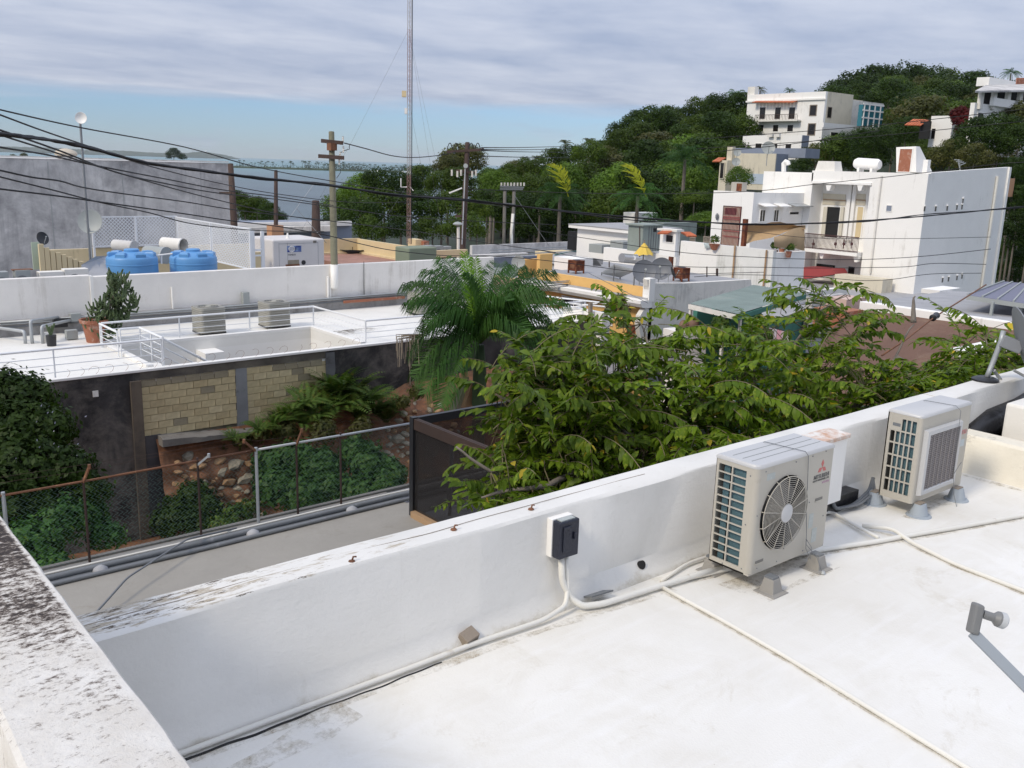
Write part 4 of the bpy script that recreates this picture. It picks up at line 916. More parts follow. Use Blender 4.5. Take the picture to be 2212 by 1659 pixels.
railing('railing', [(ox0-.25, oy1+.35, ZM), (ox1+.30, oy1+.35, ZM), (ox1+.30, oy0+.2, ZM), (X1e-1, oy0+.0, ZM)], 'thin white railing around back and right of the sunken patio', h=.72)
railing('railing', [(-5, YF+.29, ZM), (ox0+.24, YF+.29, ZM)], 'thin white railing along the front left edge of the terrace', h=.78)
railing('railing', [(ox0-.31, oy1+.29, ZM), (ox0-.31, oy1-1.33, ZM)], 'short white railing at the left corner of the patio beside the terracotta pot', h=.72, step=1.4)
railing('railing', [(ox0+.3, YF+.35, ZM), (ox0+.3, oy1-1.4, ZM), (ox0-.25, oy1-1.4, ZM)], 'white stair-head railing enclosing the top of the patio stairs', h=.80, step=1.2)
st = thing('stair_railing', (ox0+.8, 26, ZM), 'sloping white handrails of the stair going down into the patio', 'stair railing')
for y in (YF+1.0, YF+1.9):
    for dz in (.8, .55, .3):
        mb = MB(); mb.tube((ox0+.3, y, ZM+dz), (ox0+3.3, y, ZM-1.9+dz), .028 if dz > .7 else .014); mb.build('handrail', M['rail'], st, smooth='auto')
for k in range(9):
    mb = MB(); mb.box(ox0+.35+.3*k, ox0+.67+.3*k, YF+1.0, YF+1.9, ZM-.2*(k+1)-.05, ZM-.2*(k+1)); mb.build('stair_tread', M['white_clean'], st)

# ---- condensers on the terrace
def condenser(px, pyb, label, wd=.86, hh=.80):
    q = A(px, pyb, z=ZM); t_ = thing('condenser_unit', (q.x, q.y+.1, ZM), label, 'condenser unit', 'condenser units on the white terrace')
    mb = MB(); rnd = .13; s = wd/2
    def sq(s, z, rnd=rnd): return [(sx*(s-rnd)+rnd*cos(a), sy*(s-rnd)+rnd*sin(a), z) for (sx, sy, a0) in ((1,1,0), (-1,1,pi/2), (-1,-1,pi), (1,-1,1.5*pi)) for a in (a0, a0+pi/6, a0+pi/3, a0+pi/2)]
    mb.loft([sq(s, .10), sq(s, .10+hh-.06), sq(s+.008, .10+hh-.05), sq(s, .10+hh)], cap=True); mb.build('louvred_shell', M['cond'], t_, local=True, smooth='auto')
    mb = MB()
    for k in range(0, 14, 13): z = .15+k*(hh-.12)/13; mb.loft([sq(s+.006, z), sq(s+.006, z+.012)], cap=False)
    mb.build('shell_rib', M['beige_unit'], t_, local=True, kind='stuff')
    mb = MB(); mb.lathe([(s*.80, .10+hh), (s*.78, .104+hh)], n=28); mb.build('fan_opening', M['black_plastic'], t_, local=True)
    for k in range(4):
        mb = MB(); rr_ = s*(.2+.19*k); mb.path([(rr_*cos(a), rr_*sin(a), .115+hh) for a in np.linspace(0, 2*pi, 25)], .008, 4, cap=False); mb.build('fan_guard_ring', M['beige_unit'], t_, local=True)
    mb = MB(); mb.lathe([(s*.2, .105+hh), (s*.2, .12+hh)], n=14); mb.build('fan_hub', M['beige_unit'], t_, local=True)
    mb = MB(); mb.box(-s*.95, s*.95, -s*.95, s*.95, .05, .10); mb.build('base_pan', M['black_plastic'], t_, local=True)
    for sx in (-1, 1):
        for sy in (-1, 1): mb = MB(); mb.box(sx*s*.7-.05, sx*s*.7+.05, sy*s*.7-.05, sy*s*.7+.05, 0, .06); mb.build('foot', M['white_clean'], t_, local=True)
    return t_
m, t, b = mat_new('condenser_louvres'); g = _vec(t); sp = _n(t, 'ShaderNodeSeparateXYZ'); t.links.new(g, sp.inputs[0])
wv = _n(t, 'ShaderNodeMath', operation='SINE'); ml = _n(t, 'ShaderNodeMath', operation='MULTIPLY'); t.links.new(sp.outputs[2], ml.inputs[0]); ml.inputs[1].default_value = 90; t.links.new(ml.outputs[0], wv.inputs[0])
t.links.new(_ramp(t, wv.outputs[0], .0, .8, (.27,.26,.225,1), (.37,.36,.32,1)), b.inputs['Base Color']); b.inputs['Roughness'].default_value = .55; M['cond'] = m
condenser(455, 722, 'beige cylindrical-cornered condenser unit, leftmost, seen with its dark round fan')
condenser(596, 708, 'beige condenser unit in the middle, just behind the patio railing')
condenser(914, 680, 'beige condenser unit half hidden behind the left palm fronds')

# ---- potted plants
pot = A(207, 738, z=ZM)
pt = thing('terracotta_pot', pot, 'whitewashed terracotta pot holding the tall green cactus', 'pot')
mb = MB(); mb.lathe([(.26, 0), (.36, .58), (.42, .60), (.44, .70), (.38, .70), (.36, .62)], pot, 20); mb.build('pot_body', M['terracotta'], pt, smooth='auto')
ct = thing('candelabra_cactus', pot+Vector((0,0,.65)), 'tall bushy dark green euphorbia cactus leaning right in front of the white wall', 'cactus')
r = random.Random(11); mbs = MB()
M['cactus'] = surf('cactus_green', (.075,.115,.04), .3, (.13,.15,.07), .3, 8, rough=.6, bump=.2)
base = pot+Vector((0,0,.62))
trunkpts = [base, A(215, 690, y=pot.y), A(232, 665, y=pot.y), A(245, 640, y=pot.y), A(252, 615, y=pot.y)]
mbs.path(trunkpts, [.09, .08, .07, .06, .04], 7); mbs.build('trunk', M['bark'], ct, smooth=True)
arms = [(200, 705), (215, 690), (228, 700), (240, 690), (250, 676), (262, 690), (275, 665), (285, 650), (232, 672), (245, 655), (222, 712), (268, 678), (250, 700), (255, 640), (248, 620), (262, 618), (255, 600), (242, 605), (238, 640), (215, 720), (258, 655), (235, 720), (205, 672), (272, 630), (225, 655)]
mbs = MB()
for px, py in arms:
    c = A(px, py, y=pot.y+r.uniform(-.5, .4))
    for k in range(15):
        th = r.uniform(0, 2*pi); L = r.uniform(.20, .42); e = r.uniform(-.2, 1.2)
        p0 = c+Vector((r.uniform(-.14,.14), r.uniform(-.14,.14), r.uniform(-.15,.1))); p1 = p0+Vector((cos(th)*cos(e), sin(th)*cos(e), sin(e)))*L*.5; p2 = p1+Vector((cos(th)*.4*cos(e), sin(th)*.4*cos(e), .9))*L*.5
        mbs.path([p0, p1, p2], [.036, .034, .022], 4)
mbs.build('stems', M['cactus'], ct, kind='stuff', smooth=False, fixn=False)
bp_ = A(112, 747, z=ZM); t_ = thing('black_pot', bp_, 'small black plastic pot with a thin cactus on the left of the terrace', 'pot')
mb = MB(); mb.lathe([(.13, 0), (.15, .33)], bp_, 14); mb.build('pot_body', M['black_plastic'], t_, smooth='auto')
mb = MB(); [mb.path([bp_+Vector((0,0,.3)), bp_+Vector((dx*.5, .02, .45)), bp_+Vector((dx, 0, .55+abs(dx)))], .03, 5) for dx in (-.1, -.03, .06, .12)]; mb.build('stems', M['cactus'], t_)
# agave seen through the stair railing
ag = A(372, 800, z=-3.6); t_ = thing('agave_plant', (11.0, 26.3, -5.6), 'spiky plant seen through the stair railing down in the patio', 'plant'); mb = MB()
for k in range(14):
    a = k*2.4; mb.path([(11.0-.4, 26.3, -3.9), (11.0-.4+.5*cos(a), 26.3+.5*sin(a), -3.2), (10.6+.95*cos(a), 26.3+.95*sin(a), -3.05)], [.06, .05, .004], 4)
mb.build('spikes', M['leaf_mid'], t_); mb = MB(); mb.tube((10.6, 26.3, -5.6), (10.6, 26.3, -3.7), .1); mb.build('stem', M['bark'], t_)
# ================================================================== red earth bank with rubble under the block wall
prof = [(300, 1000), (345, 950), (560, 918), (640, 893), (720, 882), (822, 866), (850, 850), (884, 830), (950, 818), (1040, 800), (1110, 790), (1400, 760)]
ppts = [A(px, py, y=YF-.25) for px, py in prof]; pxs = [p.x for p in ppts]; pzs = [p.z for p in ppts]
def bank_top(x): return float(np.interp(x, pxs, pzs))
def bank_y(x, z):
    zt_ = bank_top(x); k = np.interp(x, [8, 13, 15, 22], [.30, .42, .8, 1.0])
    n_ = mnoise.noise(Vector((x*1.1, z*1.1, 3)))*.22+mnoise.noise(Vector((x*3.1, z*3.1, 7)))*.13+mnoise.noise(Vector((x*8, z*8, 1)))*.05
    return YF-.05-(zt_-z)*k+n_*min(1, (zt_-z)*3+.15)
xs_ = np.arange(pxs[0]+.55, 24, .13); tt_ = np.linspace(0, 1, 40); V = []; F = []
for x in xs_:
    zt_ = bank_top(x)
    for t_ in tt_:
        z = zt_+(-7.35-zt_)*t_; V.append((x, bank_y(x, z), z))
nz = len(tt_)
for i in range(len(xs_)-1):
    for j in range(nz-1): a = i*nz+j; F.append((a, a+nz, a+nz+1, a+1))
bank = meshobj('earth_bank', V, F, M['earth'], smooth=True); tag(bank, kind='structure')
# stones set in the bank, each its own piece
def stone_mesh(seed, sub=2):
    bm = bmesh.new(); bmesh.ops.create_icosphere(bm, subdivisions=sub, radius=.5); r = random.Random(seed)
    sc = (r.uniform(.8, 1.3), r.uniform(.6, .9), r.uniform(.55, .85))
    for v in bm.verts:
        n_ = mnoise.noise(v.co*1.8+Vector((seed, 0, 0))); v.co *= 1+n_*.45; v.co = Vector((v.co.x*sc[0], v.co.y*sc[1], v.co.z*sc[2]))
    me = bpy.data.meshes.new('stone'); bm.to_mesh(me); bm.free(); me.materials.append(M['stone'] if seed % 3 else M['stone2']); return me
M['stone2'] = surf('ochre_stone', (.40,.24,.12), .3, (.12,.08,.05), .4, 4, bump=.8, bscale=9)
sm = [stone_mesh(k, 1 if k > 2 else 2) for k in range(7)]
r = random.Random(3); placed = []
for k in range(3500):
    if len(placed) >= 295: break
    px, py = (r.uniform(378, 565), r.uniform(985, 1165)) if k % 4 else (r.uniform(830, 1000), r.uniform(870, 1080))
    hit = None
    for yy in np.arange(YF-3.5, YF, .12):
        p = A(px, py, y=yy)
        if yy > bank_y(p.x, p.z): hit = p; break
    if hit is None or hit.z > bank_top(hit.x)-.35: continue
    s = r.choice((.2, .26, .32, .4, .5))
    if any((hit-q).length < (s+t)*.34 for q, t in placed): continue
    placed.append((hit, s))
    o = bpy.data.objects.new('stone', sm[r.randrange(7)]); COL.objects.link(o); o.parent = bank
    o.location = hit+Vector((0, .04*s, 0)); o.scale = (s*r.uniform(.8, 1.2), s, s*r.uniform(.7, 1.1)); o.rotation_euler = (r.uniform(-.3, .3), r.uniform(-.5, .5), r.uniform(-.6, .6))
# roots and dry litter on the bank
mb = MB(); r = random.Random(8)
for k in range(260):
    x = r.uniform(11.6, 20.5); z = bank_top(x)-r.uniform(.1, 2.6)*r.random(); p = Vector((x, bank_y(x, z)-.02, z)); q = p+Vector((r.uniform(-.5, .5), r.uniform(-.12, .02), r.uniform(-.35, .25)))
    mb.path([p, (p+q)/2+Vector((0, -.06, .04)), q], [.008, .007, .003], 3)
mb.build('dry_twigs', M['bark'], kind='stuff', fixn=False)
# two planks leaning by the palm, and a dead frond sheath
for k, (a, b, lab) in enumerate((((985, 885), (1010, 815), 'broad dry palm sheath leaning left against the palm trunk'), ((1003, 880), (1022, 822), 'narrow brown palm sheath leaning beside the trunk'))):
    a_, b_ = A(*a, d=24.2), A(*b, d=24.0); mb = MB(); mb.loft([[p-Vector((.01, 0, 0))*0+_s*w for _s, w in ((Vector(_r), -.17*f), (Vector(_r), .17*f))]+[p+Vector(_r)*.0+Vector(-_f)*.10*f] for p, f in ((a_, 1.1), (a_.lerp(b_, .5), .75), (b_, .25))])
    tag(mb.build('palm_sheath', M['wood_new' if k else 'wood']), lab, 'palm sheath')

# ---- ferns along the top of the bank
def fern_parts(seed, n=15, L=1.0):
    r = np.random.default_rng(seed); P_, D_, U_, S_ = [], [], [], []
    for k in range(n):
        az = 2*pi*k/n+r.normal()*.25; e0 = r.uniform(.8, 1.45); LL = L*r.uniform(.7, 1.15); p = np.zeros(3); e = e0; m_ = 16
        for j in range(m_):
            d = np.array([cos(az)*cos(e), sin(az)*cos(e), sin(e)]); p = p+d*LL/m_; e -= .085+.02*j/m_
            side = np.array([-sin(az), cos(az), 0]); wd = .20*LL*sin(pi*min(1, (j+2)/(m_+2)))**.7
            for s_ in (-1, 1): P_.append(p+side*s_*wd*.5); D_.append(side*s_+d*.35); U_.append(np.cross(side, d)*-1+np.array([0, 0, .3])); S_.append(wd)
    return leaf_mesh(np.array(P_), np.array(D_), np.array(U_), np.array(S_), LEAF4*np.array([1, .75, 1]))
fv = [fern_parts(s) for s in (1, 2, 3)]; fmesh = []
for k, (v, f) in enumerate(fv): o = meshobj('fronds', v, f, M['leaf_fern']); fmesh.append(o.data); bpy.data.objects.remove(o)
fern_lab = 'green sword fern growing on the earth bank below the block wall'
fpos = [(560, 915, .6), (590, 905, .7), (610, 890, .8), (640, 882, .9), (662, 868, 1.0), (690, 860, 1.0), (712, 838, 1.35), (738, 842, 1.4), (764, 848, 1.4), (752, 870, 1.2), (790, 862, 1.25), (812, 880, 1.1), (835, 897, .95), (720, 880, 1.1), (680, 892, .9), (650, 905, .8), (775, 895, 1.0), (700, 905, .8), (860, 868, .7), (505, 935, .5)]
for k, (px, py, s) in enumerate(fpos):
    c = A(px, py+18, y=YF-.45-(py > 860)*.4-(py > 890)*.3)
    o = bpy.data.objects.new('sword_fern', fmesh[k % 3]); COL.objects.link(o); o.location = c; o.scale = (s, s, s*1.05); o.rotation_euler = (.25, 0, k*1.3)
    tag(o, fern_lab, 'fern', 'sword ferns on the bank')
def px_lobes(L, d0):
    """crown lobes given where they stand: column, row, radius in sight-line units and distance"""
    out = []
    for px, py, rr_, d in L: c = A(px, py, d=d); R_ = rr_*d/FPX; out.append((c.x, c.y, c.z, R_, R_, R_*.9))
    return out
def plant(name, L, n, size, mat, label, cat, seed=0, stem=None, group=None, droop=.3, kind=None, asp=1.0, part='foliage', extra=None):
    lb = px_lobes(L, 0); c = np.array([l[:3] for l in lb]).mean(0); c[2] = min(l[2]-l[5] for l in lb)
    t_ = thing(name, c, label, cat, group); v, f = crown([(l[0]-c[0], l[1]-c[1], l[2]-c[2], *l[3:]) for l in lb], n, size, seed, droop, asp)
    meshobj(part, v, f, mat, t_)
    if stem: mb = MB(); [mb.path([Vector(p) for p in s_], [.06, .04, .02][:len(s_)], 6) for s_ in stem]; mb.build('stem', M['bark'], t_)
    if kind: t_['kind'] = kind
    return t_
plant('climbing_vine', [(590, 1010, 45, 26), (640, 1000, 50, 26), (690, 1020, 55, 25.5), (600, 1060, 50, 25.2), (660, 1075, 50, 25), (720, 1060, 45, 25.2), (770, 980, 40, 26), (800, 1010, 45, 25.6), (840, 1020, 35, 25.6), (780, 1070, 45, 25), (835, 1050, 40, 25)], 12000, .20, M['leaf_vine'], 'bright green climbing vine covering the bank right of the galvanised fence post', 'vine', 3)
plant('climbing_vine', [(385, 1095, 35, 25.6), (420, 1075, 40, 25.6), (450, 1100, 32, 25.4), (400, 1130, 45, 25), (440, 1140, 30, 25), (360, 1130, 35, 25)], 4500, .16, M['leaf_dark'], 'dark green vine clump at the foot of the rubble, left of the orange earth', 'vine', 4)
plant('climbing_vine', [(510, 1120, 35, 25), (540, 1100, 25, 25.4), (480, 1145, 35, 24.8)], 1500, .13, M['leaf_fern'], 'small yellowish grass clump at the foot of the orange earth', 'vine', 5)
plant('bank_weeds', [(520, 950, 22, 26.8), (570, 935, 25, 26.8), (480, 965, 15, 26.8), (620, 935, 28, 26.6), (700, 935, 30, 26.4), (780, 925, 25, 26.6), (900, 850, 18, 29), (870, 870, 16, 28)], 2600, .14, M['leaf_olive'], 'scrubby brownish weeds growing over the broken ledge and bank', 'weeds', 6)
t_ = plant('shrub_tree', [(10, 850, 60, 19), (60, 870, 65, 19), (-60, 900, 100, 19), (40, 950, 95, 18.5), (110, 930, 55, 18.5), (60, 1040, 110, 18), (150, 1020, 60, 18), (30, 1140, 110, 17.5), (200, 1060, 40, 18), (-80, 1080, 140, 18)], 26000, .12, M['leaf_dark'], 'dense dark green shrub tree with tiny pale flowers at the left edge', 'tree', 7)
c = A(20, 1150, d=18); mb = MB(); mb.path([(c.x, c.y, -7.4), (c.x+.1, c.y, -5), (c.x, c.y, c.z)], [.16, .12, .06], 8); mb.build('trunk', M['bark'], t_)
p_, q_ = cloud_points(px_lobes([(20, 870, 60, 19), (60, 950, 100, 18.5), (110, 1000, 80, 18.2), (30, 1050, 120, 18)], 0), 160, np.random.default_rng(5)); ok = [i for i in range(160) if q_[i][1] < 0.1][:90]
v, f = leaf_mesh(p_[ok]+q_[ok]*.1-np.array(t_.location), q_[ok]+.3, q_[ok]*np.array([1,-1,1])+.1, np.full(len(ok), .055)); meshobj('flowers', v, f, M['petal'], t_)['kind'] = 'stuff'
plant('shrub', [(60, 1190, 70, 16.5), (130, 1130, 60, 17.5), (180, 1110, 50, 18), (110, 1240, 50, 16.2), (230, 1160, 40, 18)], 7000, .12, M['leaf_vine'], 'low green shrub behind the left end of the chain-link fence', 'shrub', 9)

# ================================================================== royal palm
def frond_mesh(mbv, pts, w_leaf, n=46, seed=0, droop=.8, twist=0.0, thin=.05):
    """pts: rachis polyline; leaflets hang in two ranks"""
    r = np.random.default_rng(seed); P_ = np.array([tuple(p) for p in pts]); seg = np.linalg.norm(np.diff(P_, axis=0), axis=1); s = np.concatenate([[0], np.cumsum(seg)]); T = s[-1]
    V, F = [], []
    for k in range(n):
        t_ = T*(.12+.88*k/(n-1)); p = np.array([np.interp(t_, s, P_[:, i]) for i in range(3)]); q = np.array([np.interp(min(T, t_+.05), s, P_[:, i])-np.interp(max(0, t_-.05), s, P_[:, i]) for i in range(3)])
        q /= np.linalg.norm(q)+1e-9; side = np.cross(q, (0, 0, 1.0)); side /= np.linalg.norm(side)+1e-9; u = np.cross(side, q)
        L = w_leaf*(sin(pi*(.12+.80*k/(n-1)))**.6)*r.uniform(.85, 1.1)
        for sg in (-1, 1):
            d1 = side*sg*.75+q*.55+u*r.uniform(.0, .55)+r.normal(size=3)*.05; d1 /= np.linalg.norm(d1)
            d2 = side*sg*.35+q*.45-np.array([0, 0, droop])*r.uniform(.6, 1.2); d2 /= np.linalg.norm(d2)
            a = p; b = p+d1*L*.45; c = b+d2*L*.55; wv = q*thin*.5; o = len(V)
            V += [a-wv*.5, a+wv*.5, b+wv, b-wv, c]; F += [(o, o+1, o+2, o+3), (o+3, o+2, o+4, o+4)]
    return V, F
def add_frond(parent, c, tip, lift, mat, seed, w_leaf=.62, n=50, droop=.8, name='frond', thin=.05, r=.03):
    c = Vector(c); tip = Vector(tip); mid = (c+tip)/2+Vector((0, 0, lift)); pts = [c*(1-t)**2+mid*2*t*(1-t)+tip*t*t for t in np.linspace(0, 1, 12)]
    V, F = frond_mesh(None, pts, w_leaf, n, seed, droop, thin=thin); off = parent_world(parent); mb = MB()
    mb.v = [tuple(v) for v in V]; mb.f = [tuple(dict.fromkeys(f)) for f in F]; mb.path(pts, list(np.linspace(r, r*.2, 12)), 5, cap=False)
    return mb.build(name, mat, parent, fixn=False)
pb = A(1035, 860, d=24); pc = A(1022, 735, d=24); palm = thing('royal_palm', (pb.x, pb.y, -7.3), 'royal palm with drooping dark fronds and a lime green spear in the centre', 'palm tree')
pc = Vector((pb.x, pb.y, pc.z))
mb = MB(); pr = [(.24, -7.3), (.2, -6.2)]+[(.165+.010*(k % 2), -6+.13*k) for k in range(int((pc.z-1.7+6)/.13))]; mb.lathe(pr, (pb.x, pb.y, 0), 16); mb.build('trunk', surf('ringed_palm_trunk', (.26,.20,.13), .2, (.12,.08,.05), .4, 6, bump=.3), palm, smooth=True)
mb = MB(); mb.lathe([(.16, pc.z-1.75), (.19, pc.z-1.6), (.17, pc.z-.7), (.10, pc.z-.05)], (pb.x, pb.y, 0), 16); mb.build('crownshaft', surf('palm_crownshaft', (.045,.085,.03), .15, bump=.05), palm, smooth=True)
tips = [(880, 622, 24.5, 1.05), (925, 590, 25.5, .9), (885, 660, 23, .8), (900, 815, 23, 1.15), (920, 850, 22.7, 1.25), (890, 760, 23.4, 1.2), (955, 880, 22.4, 1.2), (1200, 720, 24, 1.1), (1215, 660, 24.6, .9), (1185, 590, 25.5, .7), (1160, 800, 23, 1.25), (1200, 780, 23.5, 1.25), (1080, 570, 26.5, .8), (1120, 580, 25, .6), (960, 560, 25.5, .6), (1130, 720, 22.6, .9), (1010, 600, 23.2, .7), (1165, 640, 23, .9), (930, 700, 22.6, .9), (1095, 650, 22.5, .8)]
for k, (px, py, d, lift) in enumerate(tips): add_frond(palm, pc, A(px, py, d=d), lift, M['leaf_palm'], k, .98, 112, .85, thin=.032)
add_frond(palm, pc, A(1003, 548, d=24), .2, M['leaf_palm_new'], 90, .40, 50, .2, name='new_spear', thin=.04); add_frond(palm, pc, A(1025, 560, d=24.2), .2, M['leaf_palm_new'], 91, .42, 46, .3, name='new_spear', thin=.04)
# dry inflorescence hanging at the left
mb = MB(); r = random.Random(2)
for k in range(46):
    a = A(r.uniform(855, 905), r.uniform(722, 735), d=23.2+r.uniform(-.3, .3)); mb.path([A(915, 722, d=23.4), a, a-Vector((r.uniform(-.05, .05), 0, r.uniform(.25, .75)))], .008, 3)
mb.build('dry_flower_stalk', surf('dry_stalk', (.42,.35,.27), .1, bump=0), palm, fixn=False)

# ================================================================== the leafy trees in the shaft beyond the parapet
M['leaf_near'] = leafmat('glossy_compound_leaves', (.058,.108,.008), (.165,.245,.018), (.25,.29,.03), scale=1.6, rough=.42, trans=.30, fine=7)
M['leaf_yel'] = leafmat('yellowed_leaves', (.45,.34,.03), (.60,.45,.05), scale=2, trans=.3)
M['twig'] = surf('green_brown_twig', (.16,.13,.07), .2, bump=0)
M['limb'] = surf('pale_grey_limb', (.24,.205,.175), .2, (.12,.10,.08), .4, 8, rough=.9, bump=.4)
top_line = [(965, 1010), (985, 930), (1030, 880), (1045, 790), (1090, 760), (1180, 742), (1270, 745), (1285, 690), (1300, 670), (1440, 675), (1460, 725), (1540, 722), (1620, 715), (1685, 640), (1700, 605), (1845, 605), (1870, 690), (1930, 700), (1975, 745), (2040, 740), (2090, 700), (2150, 690), (2175, 760), (2225, 790)]
def canopy_top(px): return float(np.interp(px, [p[0] for p in top_line], [p[1] for p in top_line]))
def canopy_bot(px): return 1075-(px-1288)*.288+14 if px > 1080 else float(np.interp(px, [950, 985, 1040, 1080], [1060, 1070, 1100, 1120]))
near_defs = [
 ('leafy tree with long drooping compound leaves, left one beyond the parapet', (1120, 1000), 1040, 1300, 10.2, 11.6, (1290, 1060)),
 ('leafy tree with pale limbs between the first and the second air conditioner', (1480, 900), 1250, 1660, 11.0, 12.8, (1470, 960)),
 ('leafy tree with bare grey branches beside the satellite dish', (1850, 850), 1600, 2240, 12.4, 14.2, (1830, 900))]
limb_px = [
 [[(1340, 1120, 10.2), (1290, 1000, 10.6), (1215, 915, 10.9), (1180, 850, 11.0)], [(1290, 1000, 10.6), (1180, 985, 10.3), (1060, 1020, 10.0), (985, 965, 9.9)], [(1340, 1120, 10.2), (1260, 880, 11.4), (1225, 790, 11.8)], [(1215, 915, 10.9), (1120, 870, 10.8), (1060, 850, 10.9)], [(1290, 1000, 10.6), (1190, 1040, 9.8), (1090, 1065, 9.6), (1040, 1075, 9.5)], [(1180, 850, 11), (1130, 800, 11.4), (1080, 790, 11.6)]],
 [[(1500, 1120, 11.4), (1462, 905, 11.6), (1410, 780, 11.8), (1385, 700, 12.0)], [(1462, 905, 11.6), (1560, 830, 12), (1610, 790, 12.4), (1680, 740, 12.8)], [(1450, 980, 11), (1360, 940, 11), (1300, 880, 11.2), (1270, 820, 11.4)], [(1560, 830, 12), (1500, 800, 12), (1460, 770, 12)], [(1410, 780, 11.8), (1340, 770, 11.9), (1300, 760, 12)], [(1500, 1120, 11.4), (1560, 940, 11.5), (1620, 880, 11.8)]],
 [[(1750, 1060, 12.4), (1840, 900, 12.9), (1900, 830, 13.1), (1935, 770, 13.2), (1975, 700, 13.3)], [(1900, 960, 12.8), (2000, 900, 13.0), (2080, 830, 13.1), (2125, 780, 13.2), (2130, 735, 13.3)], [(1840, 900, 12.9), (1740, 850, 13), (1700, 780, 13.4), (1745, 690, 13.8), (1800, 650, 14)], [(1840, 900, 12.9), (1850, 870, 12.8), (1870, 845, 12.8), (1990, 820, 13)], [(1935, 770, 13.2), (1995, 810, 13.2), (2060, 850, 13.2)], [(1750, 1060, 12.4), (1690, 900, 12.6), (1650, 830, 12.9)], [(1975, 700, 13.3), (1978, 660, 13.3), (1977, 640, 13.3)]]]
for ti, (lab, trunk, xa_, xb_, da, db, root) in enumerate(near_defs):
    r = np.random.default_rng(50+ti); rt = A(*root, d=(da+db)/2); t_ = thing('leafy_tree', (rt.x, rt.y, -7.3), lab, 'tree')
    mb = MB(); top = A(*limb_px[ti][0][0][:2], d=limb_px[ti][0][0][2]); mb.path([(rt.x, rt.y, -7.4), (rt.x+.1, rt.y+.05, -4.5), top], [.19, .15, .075], 9); mb.build('trunk', M['limb'], t_, smooth=True)
    allp = []
    for L in limb_px[ti]:
        pts = [A(a, b_, d=c_) for a, b_, c_ in L]; sm_ = []
        for a, b_ in zip(pts, pts[1:]):
            for k in range(5): q = a.lerp(b_, k/5); sm_.append(q+Vector((mnoise.noise(q*2), mnoise.noise(q*2+Vector((5,0,0))), mnoise.noise(q*2+Vector((0,5,0)))))*.05)
        sm_.append(pts[-1]); allp += sm_; mb = MB(); mb.path(sm_, list(np.linspace(.042, .010, len(sm_))), 7); mb.build('branch', M['limb'], t_, smooth=True)
    allp = np.array([tuple(p) for p in allp]); tw = MB(); LP, LD, LU, LS = [], [], [], []
    nt_ = (380, 410, 430)[ti]; cnt = 0; tries = 0
    while cnt < nt_ and tries < 6000:
        tries += 1; px = r.uniform(xa_, xb_); yt, yb = canopy_top(px), canopy_bot(px)
        if yb-yt < 25: continue
        u = r.random()**.75; py = yt+12+(yb+30-yt-12)*u; d = da+(db-da)*(1-u)*.8+r.normal()*.55+(db-da)*.2*r.random()
        p = np.array(A(px, py, d=d)); 
        if p[1] < 5.15: continue
        if ti == 2 and 1870 < px < 2060 and py < 810 and r.random() < .85: continue
        if px < 1075 and py > 870 and r.random() < .62: continue
        if 780 < py < 915 and abs(px-(1408+(py-780)*.45)) < 26 and r.random() < .85: continue
        if mnoise.noise(Vector(p)*1.15) < -.30: continue
        az = r.uniform(0, 2*pi); az = az if r.random() < .4 else -2.3+r.normal()*.9; tx, ty = proj(p+np.array([cos(az), sin(az), 0])*.6)
        if tx < 965 or (tx < 1075 and r.random() < .72): continue
        cnt += 1
        q0_ = allp[np.argmin(((allp-p)**2).sum(1))]
        if ((q0_-p)**2).sum() < 2.6 and r.random() < .55: tw.path([Vector(q0_), Vector((q0_+p)/2+r.normal(size=3)*.04+np.array([0, 0, .05])), Vector(p)], [.009, .007, .005], 4, cap=False)
        e = r.uniform(.1, .8) if r.random() < .6 else r.uniform(.6, 1.35); L = r.uniform(.50, 1.05); m_ = int(L/.047); ccl = r.random(); pts = [p]; dd_ = None
        for j in range(m_):
            dd_ = np.array([cos(az)*cos(e), sin(az)*cos(e), sin(e)]); pts.append(pts[-1]+dd_*L/m_); e -= .055; az += r.normal()*.03
            side = np.array([-sin(az), cos(az), 0]); sg = 1 if j % 2 else -1
            for sg in ((1, -1) if r.random() < .9 else (sg,)):
                if j < 2: continue
                ld = side*sg*.7+dd_*.6+np.array([0, 0, -.10 if ccl > .35 else -.8])+r.normal(size=3)*.27
                LP.append(pts[-1]); LD.append(ld); LU.append(np.array([0, 0, 1.0])+side*sg*.5+r.normal(size=3)*.25); LS.append(r.uniform(.085, .19)*(1 if j < m_-3 else .75))
        tw.path([Vector(q_) for q_ in pts[::3]+[pts[-1]]], [.0055]*(len(pts[::3]))+[.002], 3, cap=False)
    tw.build('twigs', M['twig'], t_, kind='stuff', fixn=False)
    LP, LD, LU, LS = map(np.array, (LP, LD, LU, LS)); dist = (LP-EYE)@_f; app = LS/dist; order = np.argsort(-app)
    big = [i for i in order if mnoise.noise(Vector(LP[i])*9) > -1][:300]; rest = np.setdiff1d(np.arange(len(LP)), big); yel = rest[r.random(len(rest)) < .012]; rest = np.setdiff1d(rest, yel)
    off = np.array(t_.location)
    for idx, mt in ((rest, M['leaf_near']), (yel, M['leaf_yel'])):
        v, f = leaf_mesh(LP[idx]-off, LD[idx], LU[idx], LS[idx], LEAF6, LEAF6_F); o = meshobj('leaves' if mt is M['leaf_near'] else 'yellow_leaves', v, f, mt, t_); o['kind'] = 'stuff'
    if ti == 0:
        o = meshobj('leaf', LEAF6, np.array(LEAF6_F), M['leaf_near']); leaf_me = o.data; bpy.data.objects.remove(o)
    d_, s_, u_ = rot_frames(LD[big], LU[big])
